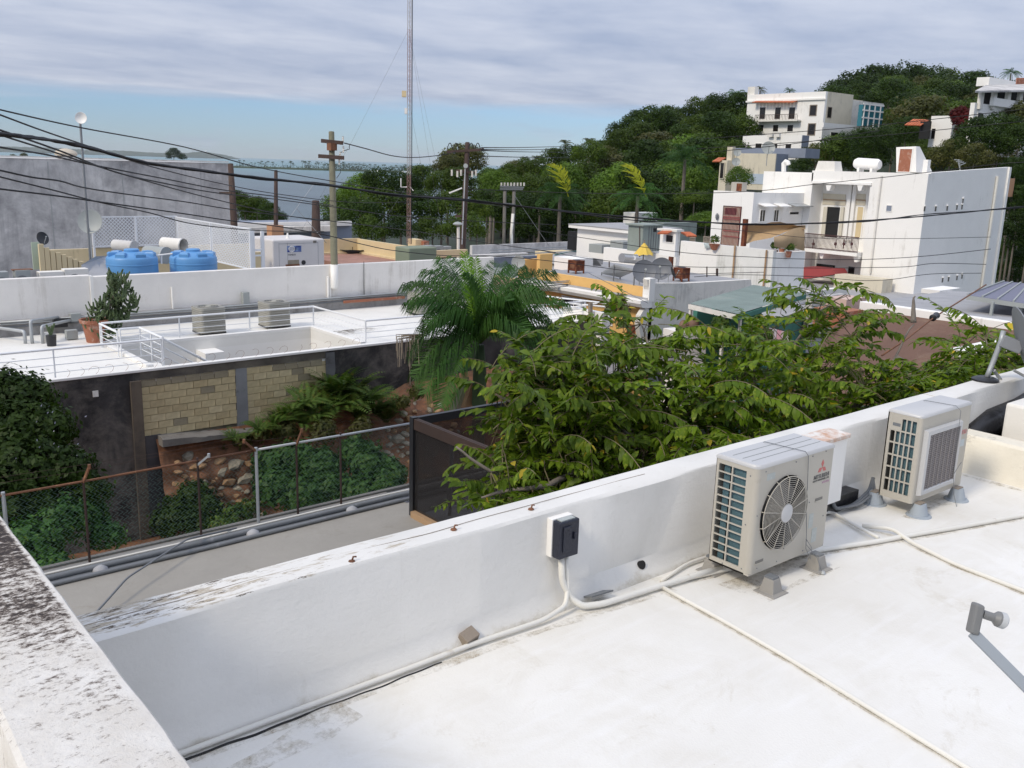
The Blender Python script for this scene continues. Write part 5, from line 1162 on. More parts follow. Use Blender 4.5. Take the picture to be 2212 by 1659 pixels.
    for j, i in enumerate(big):
        o = bpy.data.objects.new('leaf', leaf_me); COL.objects.link(o); o.parent = t_; k = LS[i]
        o.matrix_local = Matrix(((d_[j][0]*k, s_[j][0]*k, u_[j][0]*k, LP[i][0]-off[0]), (d_[j][1]*k, s_[j][1]*k, u_[j][1]*k, LP[i][1]-off[1]), (d_[j][2]*k, s_[j][2]*k, u_[j][2]*k, LP[i][2]-off[2]), (0, 0, 0, 1)))
# ================================================================== helpers for buildings seen along two directions
def fy(mb, y, a, b, t, u, th):        # wall facing the viewer's right: lies on a plane of constant y
    pm = (a+b)/2; return mb.box(A(a, (t+u)/2, y=y).x, A(b, (t+u)/2, y=y).x, y, y+th, A(pm, u, y=y).z, A(pm, t, y=y).z)
def fx(mb, x, a, b, t, u, th):        # wall facing the viewer's left: plane of constant x
    pm = (a+b)/2; return mb.box(x, x+th, A(b, (t+u)/2, x=x).y, A(a, (t+u)/2, x=x).y, A(pm, u, x=x).z, A(pm, t, x=x).z)
def win(parent, kind, c, a, b, t, u, frame='white_clean', glass='brown_glass', bars=0, fr=.06, name='window'):
    """frame standing 4 cm proud, dark pane inside, optional glazing bars"""
    f = (lambda mb, p, *q: (fy if kind == 'y' else fx)(mb, p, *q))
    mb = MB(); f(mb, c-.03, a, b, t, u, .03); pane_bb = np.array(mb.v); lo, hi = pane_bb.min(0), pane_bb.max(0)
    k = 0 if kind == 'y' else 1; o = 1-k; q0, q1 = lo[k], hi[k]; z0, z1 = lo[2], hi[2]; fm = MB()
    def bx_(a0, a1, z_0, z_1, d=.05):
        if kind == 'y': fm.box(a0, a1, c-d, c, z_0, z_1)
        else: fm.box(c-d, c, a0, a1, z_0, z_1)
    bx_(q0-fr, q0, z0-fr, z1+fr); bx_(q1, q1+fr, z0-fr, z1+fr); bx_(q0, q1, z1, z1+fr); bx_(q0, q1, z0-fr, z0)
    for i in range(bars): qq = q0+(q1-q0)*(i+1)/(bars+1); bx_(qq-.02, qq+.02, z0, z1, .045)
    w_ = fm.build(name, M[frame], parent); mb.build('pane' if name != 'door' else 'panel', M[glass], w_) if True else None
    ch = w_.children[0]; ch.location = -Vector(w_.location)*0; return w_
def dishp(name, c, nrm, R, label, base, mat=None, n=28, ell=1.0, dep_=None, group=None):
    t_ = thing(name, base, label, 'satellite dish', group); mb = MB(); dish(mb, c, nrm, R, dep_ or R*.2, n, ell); mb.build('reflector', mat or gs, t_, smooth='auto')
    nr = Vector(nrm).normalized(); mb = MB(); mb.path([base, Vector((base[0], base[1], c[2]-R*.2)), Vector(c)-nr*.05], R*.06, 6); mb.build('post', M['steel'], t_)
    u = Vector((0,0,-1)); lo = Vector(c)+(u-nr*u.dot(nr)).normalized()*R*.95; h = Vector(c)+nr*R*1.05; mb = MB(); mb.bar(lo, h, R*.07); mb.build('feed_arm', M['steel'], t_)
    mb = MB(); mb.lathe([(R*.10, -R*.12), (R*.10, R*.08)], h, 8, -nr); mb.build('feed_horn', M['elec_grey'], t_); return t_

# ================================================================== behind the terrace wall, left
ZB = -2.9
yard = thing('service_roof_building', (10, 40, ZB), 'building behind the white wall whose flat roof carries the blue tanks, lattice and generator', 'building')
mb = MB(); mb.box(-8, 24, 32.26, 47.5, -8, ZB); mb.build('roof', M['roof_grey2'], yard)
mb = MB(); fy(mb, 41.5, 100, 560, 533, 600, .2); mb.build('back_parapet', M['ylow'], yard)
mb = MB(); fy(mb, 41.45, 200, 380, 529, 531, .3); mb.build('parapet_cap', M['conc'], yard)
gw = thing('grey_wall_building', (8, 50, -8), 'large windowless building with streaked grey concrete wall at the upper left', 'building')
yg = 49.0; xr = A(500, 400, y=yg).x
mb = MB(); zt0, zt1 = A(0, 342, y=yg).z, A(494, 353, y=yg).z
mb.prism([(-16, yg, -8), (xr, yg, -8), (xr, yg, A(503, 415, y=yg).z), (A(494, 380, y=yg).x, yg, A(503, 415, y=yg).z), (A(494, 353, y=yg).x, yg, zt1), (-16, yg, zt0)], (0, 9, 0)); mb.build('wall', M['grey_conc'], gw)
for px in (107, 265): q = A(px, 400, y=yg); mb = MB(); mb.box(q.x-.012, q.x+.012, yg-.012, yg, -4, min(zt0, zt1)-.1); mb.build('wall_joint', M['elec_grey'], gw)
mb = MB(); fy(mb, yg-.08, 0, 494, 342, 345, .1); mb.build('wall_cap', M['white_stain'], gw)
q = A(143, 341, y=yg+3); s = 23*depth(q)/FPX; vt = thing('roof_ventilator', q, 'beige mushroom-shaped ventilator on top of the streaked grey wall', 'ventilator')
mb = MB(); mb.lathe([(s*.75, -.3), (s*.75, s*.22)], q, 20); mb.build('neck', M['conc'], vt, smooth='auto')
mb = MB(); mb.lathe([(s*.95, s*.2), (s, s*.42), (s*.86, s*.62), (s*.45, s*.80), (s*.1, s*.86)], q, 22); mb.build('hood', surf('beige_hood', (.55,.48,.38), .06, bump=0), vt, smooth='auto')
# blue water tanks
M['blue'] = surf('blue_plastic', (.11,.30,.58), .10, (.20,.38,.62), .3, 1.5, rough=.45, bump=.05)
def tank(pl, pr, pyt, lab, y=34.6):
    q = A((pl+pr)/2, 565, y=y); d = depth(q); R = (pr-pl)/2*d/FPX; z1 = A((pl+pr)/2, pyt+13, y=y).z
    t_ = thing('water_tank', (q.x, q.y, ZB), lab, 'water tank', 'blue water tanks')
    mb = MB(); mb.lathe([(R*.97, 0), (R, .05), (R, z1-ZB-.25), (R*1.012, z1-ZB-.24), (R*1.012, z1-ZB-.20), (R, z1-ZB-.19), (R, z1-ZB-.02), (R*.95, z1-ZB+.05), (R*.55, z1-ZB+.17), (R*.30, z1-ZB+.22)], n=40); mb.build('body', M['blue'], t_, local=True, smooth='auto')
    for k in range(7):
        a = 2*pi*k/7+.3; mb = MB(); u = Vector((cos(a), sin(a), 0)); v = Vector((-sin(a), cos(a), 0)); c = u*R*.78+Vector((0, 0, z1-ZB+.12))
        mb.loft([[c+u*i-v*j*.9+Vector((0, 0, zz_)) for i, j in ((-R*.22, .12), (R*.14, .20), (R*.14, -.20), (-R*.22, -.12))] for zz_ in (-.14, .04)]+[[c+u*i-v*j*.9+Vector((0, 0, .09)) for i, j in ((-R*.20, .09), (R*.09, .15), (R*.09, -.15), (-R*.20, -.09))]]); mb.build('shoulder_block', M['blue'], t_, local=True, smooth='auto')
    mb = MB(); mb.lathe([(R*.30, z1-ZB+.20), (R*.30, z1-ZB+.28), (R*.26, z1-ZB+.31)], n=24); mb.build('lid', M['blue'], t_, local=True, smooth='auto')
    return t_
tank(233, 338, 543, 'left blue round plastic water tank behind the white wall'); tank(369, 467, 542, 'right blue round plastic water tank behind the white wall')
mb = MB(); a, b = A(337, 552, y=34.3), A(372, 548, y=34.3); mb.tube(a, b, .03); mb.tube(A(349, 550, y=34.3), A(349, 570, y=34.3), .03); tag(mb.build('link_pipe', M['white_clean']), 'white pipe joining the two blue water tanks', 'pipe')
def drum(pl, pc_, pr, pyc, r_px, y, lab, mt, opened=False, dirv=None):
    a, b = A(pl, pyc-3, y=y+.9), A(pr-r_px*.8, pyc+1, y=y); R = r_px*depth(b)/FPX; t_ = thing('steel_drum', (b.x, b.y, b.z-R), lab, 'drum')
    mb = MB(); mb.tube(a, b, R, n=24, cap=not opened); 
    if opened: mb.lathe([(R*.97, 0), (R*.97, -.6)], b, 24, (b-a), cap=False)
    mb.build('shell', M[mt], t_, smooth='auto'); mb = MB()
    if opened: ax = (b-a).normalized(); mb.lathe([(R*.95, 0), (.01, .001)], b-ax*.5, 24, ax); mb.build('inside', M['dark'], t_)
    mb = MB(); mb.lathe([(R*1.03, -.05), (R*1.03, .0)], b, 24, (b-a), cap=False); mb.build('rim', M['steel'], t_)
drum(248, 0, 300, 532, 12, 37.5, 'pale grey horizontal drum behind the left blue tank', 'grey_conc'); drum(353, 0, 408, 529, 14, 38, 'horizontal drum with a black open end in front of the white lattice', 'white_stain', True); drum(318, 0, 374, 551, 18, 36.5, 'grey horizontal drum showing its blue-grey end between the two tanks', 'elec_grey')
# dishes and pole on the left
q = A(91, 515, y=38); dishp('satellite_dish', q, (.35, -.85, .30), 14*depth(q)/FPX, 'small dark dish standing at the left end of the yellow fence', (q.x+.1, q.y+.1, ZB+.2), M['black_plastic'])
q = A(196, 479, y=40.5); dishp('satellite_dish', q, (-.55, -.75, .2), 26*depth(q)/FPX, 'large grey round dish behind the left end of the white lattice', (q.x, q.y+.2, ZB), M['elec_grey'])
pq = A(194, 548, y=38.5); d_ = depth(pq); mastp = thing('antenna_pole', pq, 'tall thin pole carrying a small round white dish above the grey wall', 'antenna pole'); tp = A(173, 262, d=d_)
mb = MB(); mb.path([pq-Vector((0, 0, .6)), pq, tp], .045, 7); mb.build('pole', M['pipe_grey'], mastp)
q = A(176, 255, d=d_-.2); mb = MB(); dish(mb, q, (-.5, -.8, .05), 12*d_/FPX, .08, 24); mb.build('reflector', M['white_clean'], mastp, smooth='auto')
# white lattice screens
def lattice(p0, p1, z0, z1, lab, pitch=.15, wd=.026):
    p0, p1 = Vector(p0), Vector(p1); u = (p1-p0); L = u.length; u.normalize(); nrm = Vector((-u.y, u.x, 0)); H = z1-z0
    t_ = thing('lattice_screen', (p0.x, p0.y, z0), lab, 'lattice screen', 'white lattice screens around the tanks'); mb = MB(); n = int((L+H)/pitch)
    for sgn in (1, -1):
        for k in range(n+1):
            s0 = k*pitch-H if sgn > 0 else k*pitch; a0, a1 = (s0, 0.0), (s0+H*sgn, H)
            (xa_, ya_), (xb_, yb_) = a0, a1
            if xa_ > xb_: (xa_, ya_), (xb_, yb_) = (xb_, yb_), (xa_, ya_)
            if xb_ <= 0 or xa_ >= L: continue
            m_ = (yb_-ya_)/(xb_-xa_)
            if xa_ < 0: ya_ += m_*(0-xa_); xa_ = 0
            if xb_ > L: yb_ += m_*(L-xb_); xb_ = L
            if xb_-xa_ < .05: continue
            o_ = nrm*.012*sgn; mb.bar(p0+u*xa_+Vector((0, 0, z0-p0.z+ya_))+o_, p0+u*xb_+Vector((0, 0, z0-p0.z+yb_))+o_, .012, wd, up=tuple(nrm)) if False else mb.prism([p0+u*xa_+Vector((0,0,z0-p0.z+ya_-wd*.7))+o_, p0+u*xb_+Vector((0,0,z0-p0.z+yb_-wd*.7))+o_, p0+u*xb_+Vector((0,0,z0-p0.z+yb_+wd*.7))+o_, p0+u*xa_+Vector((0,0,z0-p0.z+ya_+wd*.7))+o_], nrm*.012)
    mb.build('lattice_slats', M['rail'], t_, kind='stuff', fixn=False)
    for s_ in (0, L/2, L): mb = MB(); c = p0+u*s_; mb.box(c.x-.04, c.x+.04, c.y-.04, c.y+.04, ZB, z1+.02); mb.build('post', M['rail'], t_)
    for z in (z0, z1): mb = MB(); mb.bar(p0+Vector((0,0,z-p0.z)), p1+Vector((0,0,z-p1.z)), .05, .05); mb.build('rail', M['rail'], t_)
bq = A(541, 520, y=33.6); bx_ = bq.x; b0 = A(381, 490, x=bx_); zt1_ = A(541, 498, x=bx_).z; zb1_ = A(545, 576, x=bx_).z-.15
lattice((A(200, 490, y=b0.y).x, b0.y, 0), (bx_, b0.y, 0), A(290, 530, y=b0.y).z, A(290, 468, y=b0.y).z, 'white diagonal lattice screen running left to right behind the blue tanks')
lattice((bx_, b0.y-.05, 0), (bx_, bq.y, 0), max(ZB+.1, A(460, 552, x=bx_).z-.2), A(460, 482, x=bx_).z, 'white diagonal lattice screen coming forward towards the wall beside the generator')
mb = MB()
for px, a_, b_ in ((566, 497, 575), (545, 497, 575)): q = A(px, a_, y=33.9); mb.box(q.x-.06, q.x+.06, 33.85, 33.95, ZB, q.z)
for py in (540, 552): q = A(555, py, y=33.9); mb.box(A(545, py, y=33.9).x, A(566, py, y=33.9).x, 33.86, 33.92, q.z-.03, q.z+.03)
tag(mb.build('white_gate_frame', M['rail']), 'white open frame between the lattice and the generator', 'frame')
mb = MB(); fy(mb, 35.5, 540, 565, 545, 580, .2); tag(mb.build('yellow_pier', M['ylow']), 'short yellow masonry pier seen through the white frame', 'pier')
# yellow ribbed fence, green sheet, slanted roof, small units
yf = thing('ribbed_fence', A(90, 580, y=36), 'yellow ribbed masonry fence stepping down to the right behind the white wall', 'fence'); yy = 36.0
tops = np.interp(np.linspace(85, 190, 9), [85, 100, 190], [533, 542, 575])
for k, px in enumerate(np.linspace(87, 186, 9)):
    mb = MB(); q = A(px, float(tops[k]), y=yy); q2 = A(px+12.5, float(tops[k])+4, y=yy); mb.box(q.x-.08, q.x+.08, yy-.14, yy, ZB, q.z+.10); mb.build('rib', M['ylow'], yf)
    mb = MB(); mb.box(q.x+.08, q2.x-.04, yy-.02, yy+.06, ZB, q.z-.03); mb.build('panel', M['ylow'], yf)
    mb = MB(); mb.box(q.x+.1, q2.x-.1, yy-.05, yy+.08, q.z-.03, q.z+.02); mb.build('cap', M['conc'], yf)
mb = MB(); fy(mb, 36.4, 70, 86, 523, 582, .05); tag(mb.build('green_sheet', surf('pale_green_sheet', (.50,.58,.44), .1, bump=0)), 'pale green corrugated sheet at the left end of the yellow fence', 'sheet')
mb = MB(); q = [A(233, 552, y=36.2), A(206, 554, y=35.2), A(176, 572, y=34.2), A(178, 598, y=33.4), A(233, 598, y=33.6)]; mb.prism(q, (0, .05, -.12)); tag(mb.build('lean_to_roof', M['roof_grey2']), 'small slanted grey lean-to roof left of the blue tanks', 'roof')
def smallac(pl, pr, t, b_, lab, mt='white_stain', y=33.2, fanx=.4):
    q0, q1 = A(pl, b_, y=y), A(pr, t, y=y); t_ = thing('air_conditioner', ((q0.x+q1.x)/2, y+.2, ZB), lab, 'air conditioner')
    mb = MB(); mb.box(q0.x, q1.x, y, y+.38, q1.z-.62, q1.z); mb.build('casing', M[mt], t_, bevel=.01); R = .20
    c = (q0.x+(q1.x-q0.x)*fanx, y-.004, q1.z-.36); mb = MB(); mb.lathe([(R, 0), (R*.98, .01)], c, 20, (0, -1, 0)); mb.build('fan_grille', M['pipe_grey'], t_); mb = MB(); mb.lathe([(R*.3, .01), (R*.3, .02)], c, 12, (0, -1, 0)); mb.build('fan_hub', M[mt], t_)
    mb = MB(); mb.box(q0.x+.1, q1.x-.1, y+.05, y+.3, ZB, q1.z-.62); mb.build('stand', M['rust'], t_)
smallac(86, 138, 586, 600, 'pale air conditioner just behind the left white wall, second from the dark plant'); smallac(140, 191, 580, 598, 'white air conditioner behind the left white wall, nearest the grey lean-to roof')
smallac(34, 66, 583, 603, 'grey-green unit with rusty top behind the left end of the white wall', 'elec_grey'); smallac(-8, 18, 587, 606, 'rust-topped grey-green unit cut by the left edge of the photo', 'elec_grey')
mb = MB(); q = A(47, 583, y=33.4); mb.box(q.x-.3, q.x+.3, 33.25, 33.5, q.z, q.z+.03); tag(mb.build('rusty_tray', M['rust']), 'rusty tray lying on the grey-green unit at far left', 'tray')
# generator
yG = 35.4; g0, g1 = A(589, 545, y=yG), A(701, 545, y=yG); zg = A(645, 517, y=yG).z
gen = thing('generator', ((g0.x+g1.x)/2, yG+1, ZB), 'white enclosed generator with rust streaks and a blue globe sticker', 'generator')
gwh = surf('chalky_white_enclosure', (.64,.61,.59), .05, (.42,.29,.15), .12, 2, .25, rough=.6, bump=.05)
mb = MB(); mb.box(g0.x, g1.x, yG, yG+2.2, ZB+.1, zg); mb.build('enclosure', gwh, gen, bevel=.06)
for x in (g0.x+.28, (g0.x*.72+g1.x*.28), g1.x-.3): mb = MB(); mb.box(x-.008, x+.008, yG-.006, yG, ZB+.3, zg-.12); mb.build('door_seam', M['roof_grey2'], gen)
mb = MB(); mb.box(g0.x+.3, g1.x-.3, yG-.006, yG, zg-.17, zg-.15); mb.build('door_seam', M['roof_grey2'], gen)
def onG(px, py): q = A(px, py, y=yG-.01); return q
a, b = onG(620.5, 545), onG(651, 530.5); mb = MB(); mb.box(a.x, b.x, yG-.008, yG, a.z, b.z)
m, t, bb = mat_new('blue_sticker'); v = _vec(t); 
t.links.new(_ramp(t, _noise(t, v, 2.6, 2, .5), .42, .62, (.012,.03,.20,1), (.35,.5,.72,1)), bb.inputs['Base Color']); mb.build('sticker', m, gen)
c = ((a.x*.68+b.x*.32), yG-.010, (a.z+b.z)/2); Rg = (b.z-a.z)*.46
for k in range(4):
    mb = MB(); mb.path([(c[0]+Rg*1.15*cos(q)*(1, .6, .2, 1)[k], c[1], c[2]+Rg*sin(q)*(1, 1, 1, .35)[k]) for q in np.linspace(0, 2*pi, 25)], .010, 4, cap=False); mb.build('globe_line', M['white_clean'], gen)
text_mesh('sticker_lettering', 'EGS', .13, M['logo_grey'], gen, (c[0]+.15, yG-.016, c[2]-.04), (pi/2, 0, 0)); text_mesh('unit_number', '7504818', .10, M['navy'], gen, (a.x+.20, yG-.006, a.z-.14), (pi/2, 0, 0))
a, b = onG(622, 571), onG(646, 561); mb = MB(); mb.box(a.x, b.x, yG-.01, yG, a.z, b.z); mb.build('vent', M['stone'], gen); mb = MB(); mb.box(a.x-.1, b.x+.02, yG-.012, yG, a.z-.08, a.z); mb.build('rust_patch', M['rust'], gen)
c = onG(656, 567); mb = MB(); mb.lathe([(.10, 0), (.09, .02)], (c.x, yG, c.z), 14, (0, -1, 0)); mb.build('exhaust_port', M['black_plastic'], gen)
c = onG(680, 522); mb = MB(); mb.box(c.x-.07, c.x+.07, yG-.03, yG, c.z-.05, c.z+.05); mb.build('latch', M['conc'], gen)
mb = MB(); mb.lathe([(.08, 0), (.05, .1), (.03, .22)], (onG(636, 515).x, yG+.6, zg), 10); mb.build('cap_vent', M['white_clean'], gen)
# terracotta chimney, white roof and blue-grey wall behind
def simple(name, mt, lab, cat, f, *a_, th=1.0, bevel=0): mb = MB(); f(mb, *a_, th); o = mb.build(name, M[mt] if isinstance(mt, str) else mt, bevel=bevel); return tag(o, lab, cat)
M['terra_paint'] = surf('peach_paint', (.50,.27,.15), .06, bump=.1); M['bluegrey'] = surf('blue_grey_paint', (.22,.25,.31), .08, bump=.1)
simple('chimney', 'terra_paint', 'square peach chimney rising behind the generator', 'chimney', fy, 44, 588, 613, 487, 540, th=.6)
wb = thing('white_parapet_building', A(600, 500, y=60), 'low white building with long pale parapet behind the generator, before the bay', 'building')
mb = MB(); fy(mb, 60, 500, 760, 480, 490, .3); mb.build('parapet', M['white_far'], wb); mb = MB(); fy(mb, 60.3, 500, 760, 490, 545, 7); mb.build('wall', M['bluegrey'], wb)
mb = MB(); fy(mb, 59.4, 505, 720, 490, 502, .5); mb.build('ledge', M['white_stain'], wb)
# yellow parapet and brick floor to the right of the generator
zf = -3.3; qc = A(772, 546, z=zf); yb_ = thing('yellow_parapet_building', (qc.x, qc.y, -8), 'building with red brick roof floor enclosed by a low cream-yellow parapet', 'building'); xL = A(702, 550, y=qc.y).x-2; hpar = A(772, 515, y=qc.y).z
ye = A(874, 560, x=qc.x).y; 
mb = MB(); mb.box(xL, qc.x, 32.4, qc.y, -8, zf); mb.build('brick_floor', M['brick_red'], yb_)
mb = MB(); mb.box(xL, qc.x+.25, qc.y, qc.y+.25, -8, hpar); mb.build('parapet', M['ylow'], yb_); mb = MB(); mb.box(qc.x, qc.x+.25, max(32.4, ye-3), qc.y, -8, hpar-.03); mb.build('parapet', M['ylow'], yb_)
mb = MB(); mb.box(xL, qc.x, qc.y-.3, qc.y, zf, zf+.12); mb.box(qc.x-.25, qc.x, 32.6, qc.y-.3, zf, zf+.12); mb.build('kerb', M['ylow'], yb_)
q = A(888, 516, x=qc.x); mb = MB(); mb.box(qc.x-.05, qc.x+.5, q.y-.6, q.y+.3, zf, q.z); mb.build('pier', M['ylow'], yb_); mb = MB(); mb.box(qc.x+.4, qc.x+.8, q.y-.9, q.y-.3, zf, q.z-.1); mb.build('brick_pier', M['terracotta'], yb_)
mb = MB(); cc_ = A(762, 547, z=zf); r = random.Random(3)
for k in range(9): mb.path([(cc_.x+(.5+.05*k)*cos(t)+r.uniform(-.05,.05), cc_.y+(.5+.04*k)*sin(t), zf+.03+.03*k+.02*sin(3*t+k)) for t in np.linspace(0, 2*pi, 20)], .022, 4)
mb.path([cc_+Vector((0,0,.2)), cc_+Vector((.3, .6, .9)), A(778, 515, y=qc.y)], .02, 4); tag(mb.build('coiled_cable', M['wire'], fixn=False), 'coil of black cable lying on the red brick roof', 'cable')
mb = MB(); q0, q1 = A(883, 558, y=34), A(944, 534, y=34); mb.box(q0.x, q1.x, 34, 35.1, -4, q1.z); tag(mb.build('green_cabinet', surf('olive_green_cabinet', (.20,.23,.16), .05, bump=0), bevel=.05), 'rounded olive green cabinet behind the wall left of the palm', 'cabinet')
for k, (a_, b_) in enumerate(((898, 918), (922, 938), (940, 955))): smallac(a_+18, b_+20, 530+k, 546, ('pale unit behind the green cabinet, left of two others', 'pale unit behind the green cabinet, between two others', 'pale unit behind the green cabinet, nearest the palm')[k], 'elec_grey', 46)
mb = MB(); fy(mb, 45, 905, 1010, 541, 556, .25); tag(mb.build('yellow_parapet', M['ylow']), 'low cream-yellow parapet running behind the palm tip', 'parapet')

# ------------------------------------------------------------------ poles and mast
M['pole_wood'] = surf('grey_green_pole_wood', (.23,.22,.15), .2, (.12,.11,.08), .5, 2, .6, rough=.9, bump=.3); M['pole_dark'] = surf('dark_pole_wood', (.085,.055,.045), .2, (.15,.11,.08), .3, 2, .5, rough=.9, bump=.3)
def upole(px_t, py_t, px_b, py_b, y, r0, mt, lab, arms=(), zfoot=None, extra=None):
    b_ = A(px_b, py_b, y=y); d = depth(b_); t0 = A(px_t, py_t, d=d); zf_ = b_.z if zfoot is None else zfoot
    t_ = thing('utility_pole', (b_.x, b_.y, zf_), lab, 'utility pole'); mb = MB(); mb.path([Vector((b_.x, b_.y, zf_)), b_, b_.lerp(t0, .5), t0], [r0*1.12, r0*1.1, r0, r0*.85], 12); mb.build('pole', M[mt], t_, smooth='auto')
    for (p0, p1, w_) in arms: mb = MB(); mb.bar(A(*p0, d=d-.15), A(*p1, d=d-.15), w_, w_*1.2); mb.build('crossarm', M['pole_dark'], t_)
    return t_, d
up, dP = upole(716, 285, 722, 572, 31.86, .125, 'pole_wood', 'weathered greenish wooden utility pole rising from the white wall', [((694, 304), (741, 309), .12), ((688, 337), (743, 341), .12)])
zz_ = A(725, 622, y=31.86).z; q = A(722, 571, y=31.86); mb = MB(); mb.lathe([(.10, zz_-.04), (.14, zz_+.03), (.15, q.z)], (q.x, 31.87, 0), 14); mb.build('painted_foot', M['white_clean'], up, smooth=True)
for (pa, pb_) in (((711, 308), (723, 326)),): mb = MB(); a, b = A(*pa, d=dP-.1), A(*pb_, d=dP-.1); mb.obox((a+b)/2, (.16, .05, 0), (0, .16, 0), (0, 0, .14)); mb.build('bracket', M['rust'], up)
def insul(parent, p, d, n=4, s=.045, mt='white_stain'): mb = MB(); c = A(*p, d=d); mb.lathe([(s*(1 if k % 2 else .5), k*.035) for k in range(2*n)], c, 8); mb.build('insulator', M[mt], parent)
for p in ((735, 342), (742, 330), (733, 356), (741, 309)): insul(up, p, dP)
mb = MB(); mb.path([A(*p, d=dP) for p in ((755, 313), (755, 322), (745, 325), (735, 330), (732, 338))], .014, 4); mb.path([A(*p, d=dP) for p in ((733, 350), (736, 372), (727, 385))], .012, 4); mb.build('jumper_wire', M['wire'], up)
upole(596, 368, 596, 489, 44.2, .10, 'pole_dark', 'thin dark wooden pole standing on the peach chimney', zfoot=A(596, 540, y=44.2).z)
upole(682, 434, 683, 520, 40, .20, 'pole_dark', 'thick short dark pole just right of the generator', zfoot=-8)
upole(498, 354, 505, 470, 47, .16, 'conc' if False else 'pole_dark', 'dark pole against the right end of the grey wall', [((474, 417), (500, 417), .10)], zfoot=-8)
u3, d3 = upole(1010, 308, 1000, 528, 47, .17, 'pole_dark', 'tall dark utility pole with cable loops on top, right of the lattice mast', [((965, 328), (1045, 323), .13), ((985, 369), (1030, 373), .14), ((983, 467), (1008, 466), .12)], zfoot=-8)
for px in (972, 985, 1018, 1032): mb = MB(); mb.path([A(px+(-6+12*k/8), 322-13*sin(pi*k/8), d=d3-.2) for k in range(9)], .028, 4); mb.build('cable_loop', M['wire'], u3)
for k, px in enumerate((976, 988, 996, 1020, 1028)): insul(u3, (px, 380+(k % 2)*3), d3-.2, 6, .08)
mb = MB(); mb.tube(A(1005, 362, d=d3-.3), A(998, 528, d=d3-.3), .035); mb.build('riser_pipe', M['steel'], u3); mb = MB(); mb.lathe([(.14, 0), (.14, .12)], A(1006, 359, d=d3-.35), 14, -Vector(_f)); mb.build('round_fitting', M['elec_grey'], u3)
mb = MB(); mb.bar(A(970, 417, d=d3-.3), A(998, 406, d=d3-.3), .16, .08); mb.build('lamp_head', M['white_clean'], u3)
q = A(992, 528, y=46); sl = thing('street_lamp', (q.x, q.y, -8), 'white post with flat rounded lamp head beside the tall dark pole', 'street lamp'); mb = MB(); mb.tube((q.x, q.y, -8), A(990, 490, y=46), .09); mb.build('post', M['white_stain'], sl); mb = MB(); mb.lathe([(.1, -.05), (.32, .05), (.2, .16), (.03, .2)], A(989, 486, y=46), 14); mb.build('lamp_head', M['elec_grey'], sl, smooth='auto')
# H-frame of two poles
h1 = A(1091, 540, y=66); dH = depth(h1); hf = thing('pole_frame', (h1.x, h1.y, -8), 'frame of two pale poles with insulators and a cross-beam, in front of the trees', 'utility pole')
for a_, b_ in (((1091, 400), (1088, 540)), ((1111, 398), (1107, 525))): p0, p1 = A(*a_, d=dH), A(*b_, d=dH); mb = MB(); mb.path([p0, p1, Vector((p1.x, p1.y, -8))], .16, 8); mb.build('pole', M['conc'], hf, smooth='auto')
for a_, b_ in (((1080, 403), (1132, 405)), ((1088, 440), (1112, 442)), ((1080, 408), (1130, 409))): mb = MB(); mb.bar(A(*a_, d=dH-.2), A(*b_, d=dH-.2), .15); mb.build('crossarm', M['pipe_grey'], hf)
for px in range(1083, 1133, 7): insul(hf, (px, 402), dH-.2, 5, .10)
mb = MB(); mb.path([A(1108, 462, d=dH-.3), A(1105, 500, d=dH-.3), A(1105, 528, d=dH-.4), A(1114, 537, d=dH-1)], .14, 8); mb.build('white_riser', M['white_stain'], hf, smooth=True)
# radio mast: three legs, zigzag bracing
mq = A(883, 516, y=46.5); dM = depth(mq); mst = thing('radio_mast', (mq.x, mq.y, mq.z), 'very tall slender guyed lattice mast running out of the top of the picture', 'mast')
Mh = 40.0; fw = .20; M['mast_w'] = surf('faded_mast_paint', (.42,.38,.37), .1, bump=0); M['mast_r'] = surf('faded_red_mast_paint', (.33,.20,.18), .1, bump=0)
legs = [Vector((fw*cos(a), fw*sin(a), 0))*.577 for a in (0.3, 0.3+2*pi/3, 0.3+4*pi/3)]; legs = [Vector((fw*.58*cos(a), fw*.58*sin(a), 0)) for a in (0.9, 0.9+2*pi/3, 0.9+4*pi/3)]
zb0 = mq.z-.3; nsec = 10
for s_ in range(nsec):
    z0, z1 = zb0+Mh*s_/nsec, zb0+Mh*(s_+1)/nsec; mt = M['mast_w'] if s_ % 2 else M['mast_r']; mb = MB()
    for k in range(3):
        b_ = Vector((mq.x, mq.y, 0)); mb.tube(b_+legs[k]+Vector((0, 0, z0)), b_+legs[k]+Vector((0, 0, z1)), .016, n=5)
        nb = int((z1-z0)/.25)
        for j in range(nb): za = z0+(z1-z0)*j/nb; zc_ = z0+(z1-z0)*(j+1)/nb; i0, i1 = (k, (k+1) % 3) if j % 2 else ((k+1) % 3, k); mb.tube(b_+legs[i0]+Vector((0, 0, za)), b_+legs[i1]+Vector((0, 0, zc_)), .007, n=3, cap=False)
    mb.build('mast_section', mt, mst, fixn=False)
def onM(px, py, s=0): return A(px, py, d=dM-.25)
for nm, p, sz, mt in (('panel_antenna', (873, 203), (.13, .17), 'ylow'), ('radio_box', (877, 240), (.08, .16), 'white_clean')): mb = MB(); c = onM(*p); mb.obox(c, Vector(_r)*sz[0], Vector(_f)*.05, (0, 0, sz[1])); mb.build(nm, M[mt], mst)
mb = MB(); mb.path([onM(866, 385), onM(866, 404), onM(880, 404)], .03, 5); mb.path([onM(890, 278), onM(890, 303)], .02, 5); mb.path([onM(886, 404), onM(893, 412)], .025, 5); mb.build('whip_antenna', M['white_clean'], mst)
